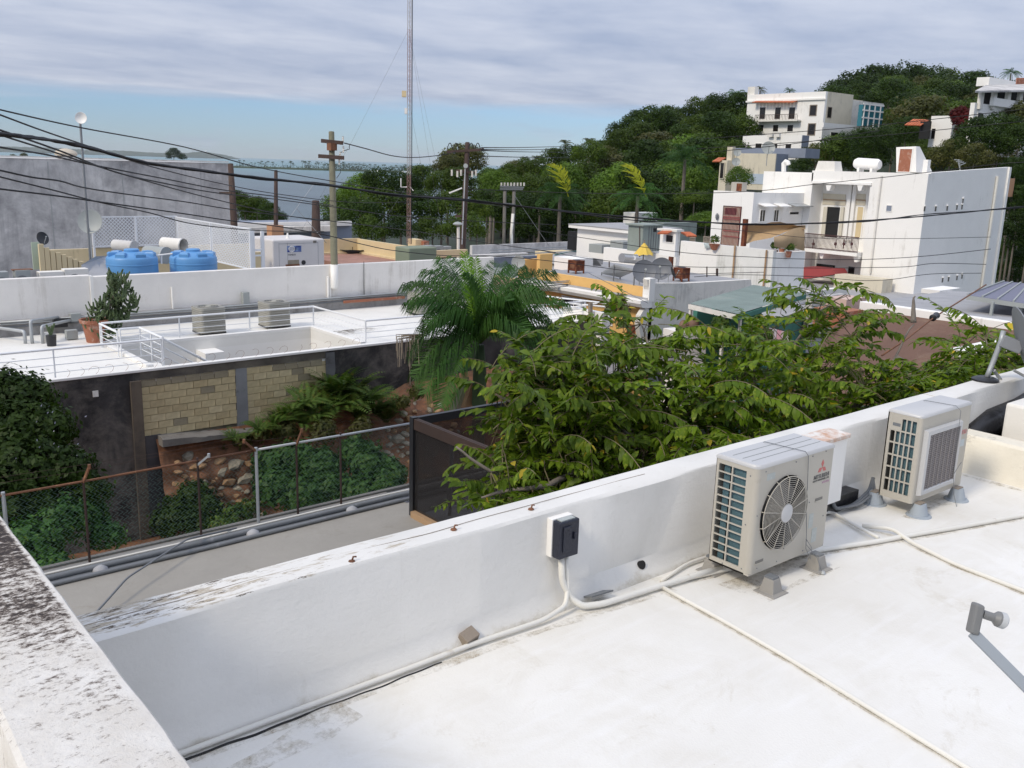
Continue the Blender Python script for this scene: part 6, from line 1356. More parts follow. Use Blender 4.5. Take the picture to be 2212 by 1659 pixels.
mb = MB(); mb.tube(Vector((mq.x+.12, mq.y-.1, zb0)), Vector((mq.x+.12, mq.y-.1, zb0+Mh)), .022, n=5); mb.build('feed_cable', M['wire'], mst)
mb = MB()
for (a_, b_) in (((884, 70), (985, 540)), ((884, 70), (960, 530)), ((884, 220), (945, 530)), ((880, 70), (650, 500)), ((880, 400), (800, 500))): p0 = A(*a_, d=dM); p1 = A(*b_, d=dM+(8 if b_[0] > 900 else 3)); mb.path([p0, p0.lerp(p1, .5)-Vector((0,0,.3)), p1], .006, 3)
mb.build('guy_wire', M['pipe_grey'], mst, fixn=False)
# ================================================================== roofs between the palm and the hill
M['cream'] = surf('cream_render', (.66,.60,.47), .05, (.38,.34,.27), .25, 1.2, .35, bump=.1)
M['wallw'] = surf('clean_white_wall', (.87,.85,.81), .02, (.50,.47,.42), .06, .7, .15, bump=.1)  # near-white paint with little dirt, on walls facing every way
M['tin'] = surf('grey_green_sheet_metal', (.27,.31,.28), .1, (.14,.16,.15), .25, 1.5, .3, bump=.1)
M['tile_o'] = surf('orange_roof_tile', (.55,.15,.06), .2, bump=.1); M['rustd'] = surf('dark_rust', (.17,.045,.02), .35, (.30,.12,.04), .5, 5, rough=.85, bump=.4)
gr = thing('grey_roof_building', A(1130, 545, y=50), 'flat grey roofs with pale parapets and pipes behind the palm', 'building')
zg_ = -3.4
mb = MB(); mb.box(33, 60, 26, 58, -8, zg_-.6); mb.build('roof', M['roof_grey2'], gr)
mb = MB(); fy(mb, 57, 1020, 1250, 526, 545, .3); mb.build('parapet', M['grey_conc'], gr)
mb = MB(); fy(mb, 48, 1020, 1330, 552, 572, .25); mb.build('parapet', M['bluegrey'], gr); mb = MB(); fy(mb, 47.8, 1010, 1140, 549, 552, .3); mb.build('parapet_cap', M['white_far'], gr)
for k, (y_, t_, u_) in enumerate(((54, 534, 536), (52.5, 539, 541.5), (50, 545, 547))): mb = MB(); fy(mb, y_, 1060, 1300, t_, u_, .1); mb.build('roof_pipe', M['steel'], gr)
simple('yellow_wall', 'orange', 'dull orange-yellow wall piece behind the small dish right of the palm', 'wall', fy, 45, 1126, 1163, 560, 600, th=.3)
simple('yellow_wall', 'orange', 'narrow orange-yellow wall with a rounded dark edge beside the white block', 'wall', fy, 44, 1166, 1193, 549, 600, th=.3)
simple('white_wall_block', 'wallw', 'small bright white block above the left end of the orange house roof', 'wall', fx, A(1218, 570, d=50).x, 1197, 1240, 557, 584, th=1.4)
simple('cream_block', 'ylow', 'low yellow and white roof block with a green strip, behind the white block', 'wall', fy, 50, 1195, 1255, 546, 556, th=2)
mb = MB(); mb.prism([A(*p, y=47) for p in ((1200, 549), (1255, 540), (1255, 546), (1200, 555))], (0, .1, 0)); tag(mb.build('green_glass_strip', surf('dull_teal', (.12,.24,.22), bump=0)), 'narrow teal strip of glazing over the yellow and white roof block', 'skylight')
mb = MB(); q = [A(*p, y=45) for p in ((1200, 570), (1278, 549), (1300, 575), (1252, 572))]; mb.prism(q, (0, 2.5, 0)); tag(mb.build('grey_gable', M['roof_grey2']), 'small dark grey gabled roof rising behind the rusty unit', 'roof')
simple('stained_wall', 'grey_conc', 'grey mould-stained wall to the right of the small gabled roof', 'wall', fy, 47, 1275, 1303, 540, 572, th=.3); simple('white_parapet', 'wallw', 'long white parapet behind the steel water heater', 'wall', fx, A(1380, 560, d=54).x, 1303, 1460, 543, 575, th=.3)
lh = thing('long_white_house', A(1290, 520, y=56), 'long low white house with thin grey roof slab and dark porch at left', 'house')
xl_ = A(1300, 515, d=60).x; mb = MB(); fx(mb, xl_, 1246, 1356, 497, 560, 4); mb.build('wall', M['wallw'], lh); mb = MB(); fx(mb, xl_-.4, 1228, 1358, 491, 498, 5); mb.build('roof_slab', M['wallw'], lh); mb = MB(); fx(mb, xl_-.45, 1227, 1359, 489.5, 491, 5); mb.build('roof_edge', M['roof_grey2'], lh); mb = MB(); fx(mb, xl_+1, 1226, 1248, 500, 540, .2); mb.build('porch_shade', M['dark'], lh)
for pl, t_ in ((1318, 521), (1272, 528)): mb = MB(); fx(mb, xl_-1.5, pl, pl+28, t_, t_+18, 1.2); mb.build('roof_machine', M['elec_grey'], lh)
mb = MB(); fx(mb, A(1388, 470, y=60).x, 1346, 1370, 459, 500, 3.2); fy(mb, 60, 1370, 1412, 458, 500, .01) if False else None; tag(mb.build('white_water_house', M['wallw']), 'white cube-shaped roof room behind the grey-green container', 'roof room')
def corner_block(name, lab, cat, ml, mr, pxc, d, pxl, pxr, t, u, tl=None, tr=None, top='roof_grey2', cap=None):
    """box seen over one vertical corner: left face (x = const) and right face (y = const)"""
    c = A(pxc, (t+u)/2, d=d); t_ = thing(name, (c.x, c.y, A(pxc, u, d=d).z), lab, cat); z0, z1 = A(pxc, u, d=d).z, A(pxc, t, d=d).z
    yl = A(pxl, (t+u)/2, x=c.x).y; xr_ = A(pxr, (t+u)/2, y=c.y).x
    mb = MB(); mb.box(c.x, c.x+.15, c.y, yl, z0, z1); mb.build('left_wall', M[ml], t_); mb = MB(); mb.box(c.x+.15, xr_, c.y, c.y+.15, z0, z1); mb.build('right_wall', M[mr], t_)
    mb = MB(); mb.box(c.x+.15, xr_, c.y+.15, yl, z0, z1-.1); mb.build('core', M[top], t_)
    if cap: mb = MB(); mb.box(c.x-.15, xr_+.1, c.y-.15, yl+.1, z1, z1+cap); mb.build('roof_slab', M[top], t_)
    return t_, c, z0, z1, yl, xr_
ct_, c, z0, z1, yl, xr_ = corner_block('metal_container', 'large grey-green sheet metal container on a roof beside the small white tower', 'container', 'tin', 'tin', 1388, 52, 1356, 1430, 488, 545, top='tin', cap=.08)
for k in range(5): x = c.x+.5+k*(xr_-c.x-.6)/5; mb = MB(); mb.box(x-.02, x+.02, c.y-.02, c.y, z0, z1); mb.build('panel_seam', M['pipe_grey'], ct_)
mb = MB(); q = A(1415, 497, y=c.y-.02); mb.box(q.x-.12, q.x+.12, c.y-.03, c.y, q.z-.1, q.z+.1); mb.build('louvre', M['dark'], ct_)
simple('metal_shed', 'tin', 'lower grey-green metal shed running right behind the small white tower', 'shed', fy, 52, 1432, 1504, 481, 530, th=2.5)
tw_, c, z0, z1, yl, xr_ = corner_block('white_tower', 'small white stair tower with dark window and little orange tiled canopies', 'tower', 'wallw', 'white_stain', 1459, 46, 1425, 1468, 500, 556, top='white_stain', cap=.10)
win(tw_, 'x', c.x, 1439, 1454, 508, 523, frame='wallw', fr=.03)
def canopy(parent, kind, cc_, a, b, t, u, out=.45, n=7):
    for k in range(n):
        f0, f1 = k/n, (k+1)/n; pa, pb_ = a+(b-a)*f0, a+(b-a)*(f0+.9*(f1-f0))
        A_ = lambda p, q_, off: (A(p, q_, y=cc_)-Vector((0, off, 0)) if kind == 'y' else A(p, q_, x=cc_)-Vector((off, 0, 0)))
        p0, p1 = A_(pa, t, .02), A_(pb_, t, .02); q0, q1 = p0.copy(), p1.copy(); dz = A_(pa, t, 0).z-A_(pa, u, 0).z; dv = Vector((0, -out, -dz)) if kind == 'y' else Vector((-out, 0, -dz))
        m_ = (p0+p1)/2; mb = MB(); mb.path([m_, m_+dv], max(.03, (p1-p0).length*.55), 6); mb.build('roof_tile', M['tile_o'], parent)
canopy(tw_, 'x', c.x, 1434, 1456, 498, 504); canopy(tw_, 'y', c.y+.2, 1470, 1490, 502, 509)
ub = A(1390, 540, d=44); us = 23*depth(ub)/FPX; um = thing('patio_umbrella', ub-Vector((0,0,1.2)), 'yellow patio umbrella half folded, in front of the grey-green container', 'umbrella'); mb = MB()
ap = A(1392, 523, d=44); rim = A(1390, 552, d=44); n = 8; P8 = [Vector((ap.x+us*cos(2*pi*k/n+.3), ap.y+us*sin(2*pi*k/n+.3), rim.z+.05*(k % 2))) for k in range(n)]
for k in range(n): a, b = P8[k], P8[(k+1) % n]; m_ = (a+b)/2; m_ = ap.lerp(m_, .86)-Vector((0, 0, .04)); mb = MB(); mb.add([ap, a, m_, b], [(0, 1, 2), (0, 2, 3)]); mb.build('canopy_panel', M['umb'] if 'umb' in M else surf('yellow_canvas', (.72,.50,.09), .06, rough=.8, bump=.1), um); M['umb'] = bpy.data.materials['yellow_canvas']
mb = MB(); mb.tube(ub-Vector((0,0,1.4)), ap+Vector((0,0,.1)), .03); mb.build('pole', M['wood'], um)

# ------------------------------------------------------------------ orange house with white cornice
cor = A(1404, 640, d=40); xo, yo = cor.x, cor.y; zr = A(1404, 628, d=40).z
oh_ = thing('orange_house', (xo+3, yo+4, -8), 'orange-yellow house with white cornice, grey roof and white gable wall at its right', 'house')
yfar = A(1160, 590, x=xo).y; ztp = A(1285, 604, x=xo).z; zbt = A(1285, 622, x=xo).z
mb = MB(); mb.box(xo, xo+.2, yo, yfar, zbt-.05, ztp); mb.build('parapet', M['orange'], oh_)
mb = MB(); mb.box(xo-.15, xo+.1, yo, yfar+.3, zbt-.12, zbt-.04); mb.build('cornice_shadow_line', M['roof_grey2'], oh_)
mb = MB(); mb.loft([[(xo-.62, y, zbt-.12), (xo-.62, y, zbt-.26), (xo-.50, y, zbt-.42), (xo-.30, y, zbt-.46), (xo+.1, y, zbt-.46), (xo+.1, y, zbt-.12)] for y in (yo-.05, yfar+.5)]); mb.build('cornice', M['wallw'], oh_)
mb = MB(); mb.box(xo+.0, xo+.2, yo, yfar, -8, zbt-.47); mb.build('facade', M['orange'], oh_)
xend = A(1622, 607, y=yo).x; mb = MB(); mb.box(xo+.2, xend, yo+.25, yfar, -8, ztp-.05); mb.build('roof', surf('grey_painted_roof', (.33,.33,.34), .08, (.20,.19,.18), .3, .8, bump=.2), oh_)
# white gable wall with scrolled end
pf = [A(*p, y=yo) for p in ((1398, 604), (1412, 604), (1413, 612), (1480, 612), (1622, 604), (1627, 640), (1628, 700), (1400, 790), (1388, 775), (1384, 730), (1380, 700), (1383, 682), (1392, 668), (1403, 662), (1404, 650))]
mb = MB(); mb.prism(pf, (0, .25, 0)); mb.build('gable_wall', M['white_stain'], oh_)
mb = MB(); mb.box(xo-.12, xo+.22, yo-.06, yo+.32, zbt-.2, A(1405, 604, y=yo).z+.05); mb.build('corner_post', M['wallw'], oh_)
win(oh_, 'x', xo, 1215, 1265, 645, 665, bars=1, frame='wallw'); win(oh_, 'x', xo, 1308, 1322, 664, 700, bars=0, frame='wallw', name='door'); win(oh_, 'x', xo, 1352, 1372, 700, 790, glass='rustd', frame='orange', name='door')
mb = MB(); q = A(1145, 620, x=xo-.3); mb.prism([A(*p, y=yfar+.3) for p in ((1140, 622), (1160, 628), (1160, 690), (1105, 690), (1118, 640))], (0, .2, 0)); mb.build('side_scroll', M['wallw'], oh_)
# white terrace wall in front of the orange house
mb = MB(); fx(mb, xo-5.5, 1215, 1300, 668, 740, .25); tag(mb.build('white_yard_wall', M['wallw']), 'white yard wall in front of the orange house, left of the grey pole', 'wall')
rl = thing('yard_railing', A(1250, 665, x=xo-5.6), 'thin white railing over the white yard wall in front of the orange house', 'railing')
for k, (a_, b_) in enumerate((((1180, 640), (1310, 655)), ((1180, 650), (1310, 663)), ((1210, 668), (1290, 655)))): mb = MB(); mb.tube(A(*a_, x=xo-5.6), A(*b_, x=xo-5.6), .03); mb.build('rail', M['rail'], rl)
p0, p1 = A(1275, 655, x=xo-5.7), A(1277, 740, x=xo-5.7); mb = MB(); mb.bar(p1, p0, .12); tag(mb.build('timber_post', M['wood']), 'plain weathered timber post standing in front of the white yard wall', 'post')
mb = MB(); q = A(1300, 690, z=ZM); mb.box(q.x-.2, q.x+.35, YF-.05, YF+.35, -7.4, ZM+.12); tag(mb.build('white_corner_pier', M['wallw']), 'white pier at the right end of the blackened terrace wall', 'pier')
# units, water heater, solar panel and dishes on the orange house
def rustunit(px, t, u, lab, wd=27):
    q = A(px, u, z=ztp-.05); s = wd*depth(q)/FPX/2; h = A(px, t, y=q.y).z-q.z; t_ = thing('rusty_condenser', q, lab, 'condenser unit')
    for sx in (-1, 1):
        for sy in (-1, 1): mb = MB(); mb.box(sx*s*.85-.03, sx*s*.85+.03, sy*s*.85-.03, sy*s*.85+.03, 0, h); mb.build('corner_post', M['rustd'], t_, local=True)
    mb = MB(); mb.box(-s*.8, s*.8, -s*.8, s*.8, .12, h-.05); mb.build('coil_box', M['rustd'], t_, local=True, bevel=.02); mb = MB(); mb.box(-s*.9, s*.9, -s*.9, s*.9, h-.05, h); mb.build('top_plate', M['rustd'], t_, local=True)
    mb = MB(); mb.lathe([(s*.6, h), (s*.6, h+.02)], n=16); mb.build('fan_opening', M['black_plastic'], t_, local=True); mb = MB(); mb.box(-s*.82-.01, -s*.8, -s*.5, s*.5, .25, h-.2); mb.build('grille', M['rust'], t_, local=True)
    return t_
rustunit(1244, 562, 590, 'rusty box-shaped condenser unit at the left on the orange house roof'); rustunit(1471, 578, 607, 'rusty condenser unit right of the two big grey dishes')
wq = A(1364, 560, y=yo+9); Rw = 10*depth(wq)/FPX; wh = thing('solar_water_heater', wq-Vector((0,0,.8)), 'silver cylindrical solar water tank with round white label above the solar panel', 'water heater'); a, b = A(1343, 557, y=yo+9), A(1386, 561, y=yo+9)
m, t, bb = mat_new('polished_steel'); bb.inputs['Base Color'].default_value = (.55,.55,.55,1); bb.inputs['Metallic'].default_value = .8; bb.inputs['Roughness'].default_value = .35; M['polished'] = m
mb = MB(); mb.tube(a, b, Rw, n=24); mb.build('tank', M['polished'], wh, smooth='auto'); mb = MB(); mb.lathe([(Rw*.5, -.01), (Rw*.5, .01)], a.lerp(b, .5)+Vector((-.3, -.9, .3)).normalized()*Rw, 18, (-.3, -.9, .3)); mb.build('label_disc', M['white_clean'], wh)
for f in (.2, .8): mb = MB(); p = a.lerp(b, f); mb.bar(p, Vector((p.x, p.y, ztp-.05)), .05); mb.build('leg', M['steel'], wh)
sp_ = thing('rooftop_solar_collector', A(1330, 590, z=ztp-.05), 'blue-grey flat solar panel tilted on the orange house roof', 'solar panel'); z_ = ztp-.05
pp = [A(1300, 588, z=z_+.15), A(1340, 596, z=z_+.15), A(1371, 582, z=z_+.75), A(1327, 571, z=z_+.75)]; mb = MB(); mb.prism(pp, (0, 0, -.08)); mb.build('frame', M['steel'], sp_)
mb = MB(); cpp = sum(pp, Vector())/4; mb.prism([cpp+(p-cpp)*.94+Vector((0,0,.006)) for p in pp], (0, 0, .003)); m, t, bb = mat_new('solar_glass'); bb.inputs['Base Color'].default_value = (.10,.14,.22,1); bb.inputs['Roughness'].default_value = .25; mb.build('glass', m, sp_)
for p in pp: mb = MB(); mb.bar(p, Vector((p.x, p.y, z_)), .04); mb.build('leg', M['pipe_grey'], sp_)
M['dk_dish'] = surf('slate_grey_dish', (.15,.16,.18), .08, rough=.5, bump=0)
q = A(1391, 587, y=yo+.8); dishp('satellite_dish', q, (-.62, -.72, .28), 25*depth(q)/FPX, 'big grey oval satellite dish at the orange house roof corner, left of its twin', (q.x+.3, q.y+.5, ztp-.05), M['dk_dish'], dep_=.12)
q = A(1429, 581, y=yo+1.0); dishp('satellite_dish', q, (-.80, -.52, .28), 24*depth(q)/FPX, 'big grey oval satellite dish right of its twin, next to the rusty unit', (q.x+.3, q.y+.4, ztp-.05), M['dk_dish'], dep_=.12)
q = A(1452, 590, y=yo-.1); dishp('satellite_dish', q, (.75, -.55, .35), 14*depth(q)/FPX, 'small black satellite dish seen edge-on below the rusty unit', (q.x, q.y+.2, ztp-.5), M['black_plastic'])
q = A(1120, 567, y=38); dishp('satellite_dish', q, (-.75, -.6, .2), 15*depth(q)/FPX, 'grey satellite dish just right of the palm in front of the orange-yellow wall', (q.x+.2, q.y+.4, -5), M['elec_grey'])
for px, t_, u_, lab, y_ in ((1316, 565, 578, 'short black vent pipe on the orange house roof', yo+6), (1382, 490, 555, 'thin dark antenna rod rising past the yellow umbrella', yo+8), (1527, 576, 612, 'thin rusty rod on the roof edge left of the thick dark one', yo+2), (1549, 580, 603, 'short thick dark pipe on the roof beside the white wall', yo+3)):
    mb = MB(); mb.tube(A(px, u_, y=y_), A(px, t_, y=y_), .03 if px != 1549 else .06); tag(mb.build('roof_rod', M['pole_dark']), lab, 'rod')
simple('brown_post', 'rustd', 'rusty brown post standing behind the rusty unit against the white wall', 'post', fy, yo+7, 1450, 1455, 545, 580, th=.2)

# ------------------------------------------------------------------ tall white walls and the white building with the balcony
cm = A(1669, 560, d=49); xt, yt_ = cm.x, cm.y
tb = thing('white_terrace_building', (xt+2, yt_+3, -8), 'bright white terrace block with mould-streaked wall below the tan awning', 'building')
mb = MB(); yL = A(1468, 560, x=xt).y; yM = A(1548, 560, x=xt).y
mb.box(xt, xt+.3, yM, yL, -6, A(1508, 524, x=xt).z); mb.build('wall', M['wallw'], tb); mb = MB(); mb.box(xt+.01, xt+.3, yt_, yM, -6, A(1610, 535, x=xt).z); mb.build('wall', surf('mould_streaked_white', (.76,.755,.72), .05, (.42,.41,.36), .36, 1.1, .3, bump=.2), tb)
xR = A(1737, 570, y=yt_).x; mb = MB(); mb.box(xt+.3, xR, yt_, yt_+.3, -6, A(1700, 545, y=yt_).z); mb.build('side_wall', M['wallw'], tb)
mb = MB(); zt_f = A(1610, 540, x=xt).z-.7; mb.box(xt+.3, xR, yt_+.3, yL, -6, zt_f); mb.build('terrace_floor', M['roof_grey2'], tb)
for px0, t_, u_ in ((1656, 540, 622), (1588, 530, 600)): a_, b_ = A(px0, t_, x=xt-.1), A(px0-7, u_, x=xt-.1); mb = MB(); mb.tube(Vector((a_.x, a_.y, b_.z)), a_, .05); mb.build('rusty_down_pipe', M['wood_new'], tb)
# tan awning cloth
aw = thing('shade_awning', A(1680, 520, y=yt_), 'torn tan canvas awning strung over the white terrace below the balcony', 'awning'); M['tan'] = surf('tan_canvas', (.50,.35,.20), .12, (.33,.22,.12), .3, 1.5, rough=.9, bump=.3)
mb = MB(); rows = []
for i in range(8):
    f = i/7; rows.append([A(1618+(1740-1618)*f-8*(1-f), 486-4*sin(f*pi)+8*g*0+g*(44*(1-f)+8*f)+3*sin(f*9+g*4), x=xt+.6+1.6*f+.4*sin(g*3)) for g in np.linspace(0, 1, 6)])
mb.loft(rows, close=False); mb.build('cloth', M['tan'], aw, smooth=True); mb = MB(); rows = []
for i in range(8):
    f = i/7; rows.append([A(1672+f*66, 512-f*26+g*(20+34*f)+2*sin(f*8), y=yt_-.12-.15*sin(g*3)) for g in np.linspace(0, 1, 6)])
mb.loft(rows, close=False); mb.build('cloth', M['tan'], aw, smooth=True)
mb = MB(); q = A(1608, 505, x=xt+.4); mb.box(q.x-.12, q.x+.12, q.y-.1, q.y+.1, A(1608, 532, x=xt+.4).z, A(1610, 473, x=xt+.4).z); mb.build('wooden_post', M['rustd'], aw)
for k, (px, py) in enumerate(((1675, 531), (1690, 528), (1705, 534))): c_ = A(px, py, x=xt+1.2); R_ = .22; v, f_ = crown([(0, 0, 0, R_*1.2, R_*1.2, R_)], 220, .16, k); t_ = thing('potted_plant', c_, ('yellow-green potted plant in the middle of the awning opening', 'yellow-green potted plant left of the middle one under the awning', 'low green potted plant at the right under the awning')[k], 'potted plant'); meshobj('foliage', v, f_, M['leaf_fern'], t_); mb = MB(); mb.lathe([(.12, -.55), (.17, -.22)], n=10); mb.build('pot', M['terracotta'], t_, local=True)
# bench-like chairs and towel on the terrace wall
for k, (pl, pr, t_, u_) in enumerate(((1519, 1538, 511, 525), (1490, 1502, 512, 524))):
    ch_ = thing('terrace_chair', A((pl+pr)/2, 524, x=xt+.5), ('slatted brown wooden chair on the white terrace wall, right one', 'slatted brown wooden chair on the white terrace wall, left one')[k], 'chair')
    for j in range(6): mb = MB(); fx(mb, xt+.45, pl+(pr-pl)*j/6, pl+(pr-pl)*(j+.5)/6, t_+1, u_-1, .04); mb.build('slat', M['wood'], ch_)
    for (a_, b_) in ((t_, t_+2), (u_-3, u_-1)): mb = MB(); fx(mb, xt+.40, pl, pr, a_, b_, .05); mb.build('rail', M['wood'], ch_)
mb = MB(); rows = [[A(1520+12*f+3*g, 525+g*12-3*f*g, x=xt-.05-.10*sin(g*2)) for g in np.linspace(0, 1, 6)] for f in np.linspace(0, 1, 5)]; mb.loft(rows, close=False)
m, t, bb = mat_new('striped_towel'); v = _vec(t); wv = _n(t, 'ShaderNodeTexWave'); wv.bands_direction = 'Y'; t.links.new(v, wv.inputs[0]); wv.inputs['Scale'].default_value = 3.2; t.links.new(_ramp(t, wv.outputs[0], .35, .5, (.16,.22,.24,1), (.55,.60,.58,1)), bb.inputs['Base Color']); tag(mb.build('striped_towel', m, smooth=True), 'grey and white striped towel hanging over the white terrace wall', 'towel')
q = A(1543, 530, x=xt-.1); pt = thing('clay_pot', q, 'broad pale clay pot on the white wall below the red gate', 'pot'); mb = MB(); mb.lathe([(.14, -.25), (.30, .05), (.33, .08)], n=14); mb.build('pot_body', M['terracotta'], pt, local=True); v, f_ = crown([(0, 0, .3, .25, .25, .25)], 160, .14, 5); meshobj('foliage', v, f_, M['leaf_fern'], pt)

dB = 57.0; cB = A(1990, 500, d=dB); xm, ym = cB.x, cB.y
bb_ = thing('balcony_house', (xm+5, ym+6, -6), 'big white building with balcony, stepped roofs and a tall plain side wall', 'house')
zA = lambda py, px=1930: A(px, py, x=xm).z
zt_m = zA(373); yA1 = A(1871, 480, x=xm).y; zlow = -6.0
mb = MB(); mb.box(xm, xm+.3, ym, yA1, zlow, zt_m); mb.build('front_wall', M['wallw'], bb_)
xs2 = A(2163, 490, y=ym).x; mb = MB(); zr_ = A(2163, 360, y=ym).z; mb.prism([(xm+.3, ym, zlow), (xs2, ym, zlow), (xs2, ym, zr_), (xm+.3, ym, zt_m+.05)], (0, .3, 0)); mb.build('side_wall', M['sidew'] if 'sidew' in M else surf('streaked_side_wall', (.88,.86,.82), .03, (.58,.55,.51), .08, .6, .05, bump=.2), bb_)
yA2 = A(1773, 450, x=xm+1.3).y; yA3 = A(1737, 440, x=xm).y; yA4 = A(1644, 440, x=xm).y
mb = MB(); mb.box(xm+1.3, xm+1.6, yA1, yA2, zlow, zA(395, 1830)); mb.build('recessed_wall', M['wallw'], bb_); mb = MB(); mb.box(xm+.3, xm+1.3, yA1-.3, yA1, zlow, zt_m); mb.build('recess_side', M['wallw'], bb_)
mb = MB(); mb.box(xm, xm+1.6, yA1, yA2+.1, zA(396, 1820), zt_m); mb.build('upper_fascia', M['wallw'], bb_); mb = MB(); mb.box(xm-.12, xm+1.2, yA1-.1, yA2, zA(398, 1820), zA(393, 1820)); mb.build('fascia_ledge', M['wallw'], bb_)
for px in (1790, 1858): q = A(px, 400, x=xm-.1); mb = MB(); mb.loft([[(q.x, q.y-s, z), (q.x+.5, q.y-s, z), (q.x+.5, q.y+s, z), (q.x, q.y+s, z)] for s, z in ((.2, q.z), (.1, q.z-.35))]); mb.build('corbel', M['wallw'], bb_)
mb = MB(); mb.box(xm, xm+.3, yA2, yA4, zlow, zA(371, 1690)); mb.build('front_wall', M['wallw'], bb_); mb = MB(); mb.box(xm+.3, xm+1.6, yA2, yA2+.25, zlow, zA(372, 1760)); mb.build('recess_side', M['wallw'], bb_)
mb = MB(); mb.box(xm+1.7, xs2, ym+.3, yA4, zlow, min(zt_m, zA(371, 1690))-.35); mb.box(xm+.3, xm+1.7, ym+.3, yA1-.3, zlow, zt_m-.35); mb.box(xm+.3, xm+1.7, yA2+.25, yA4, zlow, zt_m-.35); mb.build('roof', M['white_stain'], bb_)
mb = MB(); mb.box(xs2-.3, xs2, ym-.12, ym, zlow, zr_); mb.build('edge_pilaster', M['wallw'], bb_); q = A(2138, 500, y=ym-.1); mb = MB(); mb.tube((q.x, ym-.1, zlow), (q.x, ym-.1, A(2142, 380, y=ym).z), .09); mb.build('down_pipe', M['pvc'], bb_)
q = A(1892, 480, x=xm-.1); mb = MB(); mb.tube((xm-.08, q.y, A(1880, 590, x=xm).z), (xm-.08, q.y, zt_m-.2), .06); mb.build('down_pipe', M['white_stain'], bb_)
# raised band for the unseen storeys: doors, shutters and panels in the recess
xr_c = xm+1.3
win(bb_, 'x', xr_c, 1784, 1812, 447, 513, frame='wallw', glass='dark', name='door', fr=.10); win(bb_, 'x', xr_c, 1850, 1862, 447, 513, frame='wallw', glass='ylow', name='door', fr=.08)
for pl, pr in ((1776, 1784), (1813, 1820)): mb = MB(); fx(mb, xr_c-.12, pl, pr, 447, 511, .06); mb.build('shutter', surf('pale_shutter', (.62,.58,.48), .05, bump=0), bb_)
for pl, pr in ((1777, 1826), (1846, 1869)):
    mb = MB(); fx(mb, xr_c-.05, pl, pr, 433, 443, .05); fx(mb, xr_c-.05, pl, pr, 419, 431, .05); mb.build('wall_panel', M['cream'], bb_); mb = MB(); fx(mb, xr_c-.09, pl, pr, 431, 433, .06); mb.build('panel_moulding', M['wood_new'], bb_)
for px in (1831, 1841): mb = MB(); fx(mb, xr_c-.22, px-4, px+3, 396, 520, .22); mb.build('pilaster', M['wallw'], bb_)
# balcony
zbal = A(1800, 541, x=xm-.2).z; mb = MB(); yb0, yb1 = A(1856, 510, x=xm-.5).y, A(1739, 510, x=xm-.5).y
mb.box(xm-.55, xm+1.3, yb0, yb1, zbal-.22, zbal); mb.build('balcony_slab', M['wallw'], bb_)
for px in (1775, 1850): q = A(px, 550, x=xm-.3); mb = MB(); mb.loft([[(q.x, q.y-s, z), (q.x+.9, q.y-s, z), (q.x+.9, q.y+s, z), (q.x, q.y+s, z)] for s, z in ((.2, zbal-.22), (.09, zbal-.6))]); mb.build('corbel', M['wallw'], bb_)
M['iron'] = surf('dark_red_iron', (.075,.03,.03), .1, bump=0); hb = A(1800, 508, x=xm-.5).z-zbal
bl = MB(); bl.box(xm-.54, xm-.48, yb0, yb1, zbal+hb-.05, zbal+hb); bl.box(xm-.54, xm-.48, yb0, yb1, zbal+.05, zbal+.09); bo = bl.build('balcony_rail', M['iron'], bb_)
nb = 44
for k in range(nb+1): y = yb0+(yb1-yb0)*k/nb; mb = MB(); mb.box(xm-.525, xm-.495, y-.012, y+.012, zbal, zbal+hb-.05); o = mb.build('baluster', M['iron'], bb_)
for px in (1757, 1805, 1823, 1840): q = A(px, 527, x=xm-.53); mb = MB(); mb.lathe([(.11, 0), (.11, .02)], q, 10, (-1, 0, 0)); mb.obox(q, (.01, 0, 0), (0, .03, 0), (0, 0, .3)); mb.build('rail_ornament', M['iron'], bb_)
win(bb_, 'x', xr_c, 1763, 1804, 571, 586, frame='wallw', fr=.04); win(bb_, 'x', xr_c, 1832, 1846, 576, 594, frame='wallw', fr=.04); win(bb_, 'x', xm, 1915, 1926, 444, 456, frame='wallw', glass='bluegrey', fr=.03); win(bb_, 'x', xm, 1900, 1907, 603, 610, frame='wallw', fr=.03)
for px, py in ((1997, 451), (2021, 451), (2046, 450), (2067, 448), (2078, 447), (2080, 434), (2036, 605), (2049, 603), (2067, 600), (2078, 597)): q = A(px, py, y=ym); mb = MB(); mb.box(q.x-.09, q.x+.09, ym-.012, ym, q.z-.15, q.z+.15); mb.build('vent_slot', M['conc'], bb_); mb = MB(); mb.box(q.x-.14, q.x+.10, ym-.10, ym, q.z+.15, q.z+.20); mb.build('vent_hood', M['wallw'], bb_)
mb = MB(); q = [A(*p, x=xm-1.2) for p in ((1736, 577), (1800, 582), (1806, 592), (1736, 603))]; mb.prism(q, (1.4, 0, 0)); mb.build('red_canopy', surf('red_tin', (.35,.06,.06), .1, bump=.1), bb_)
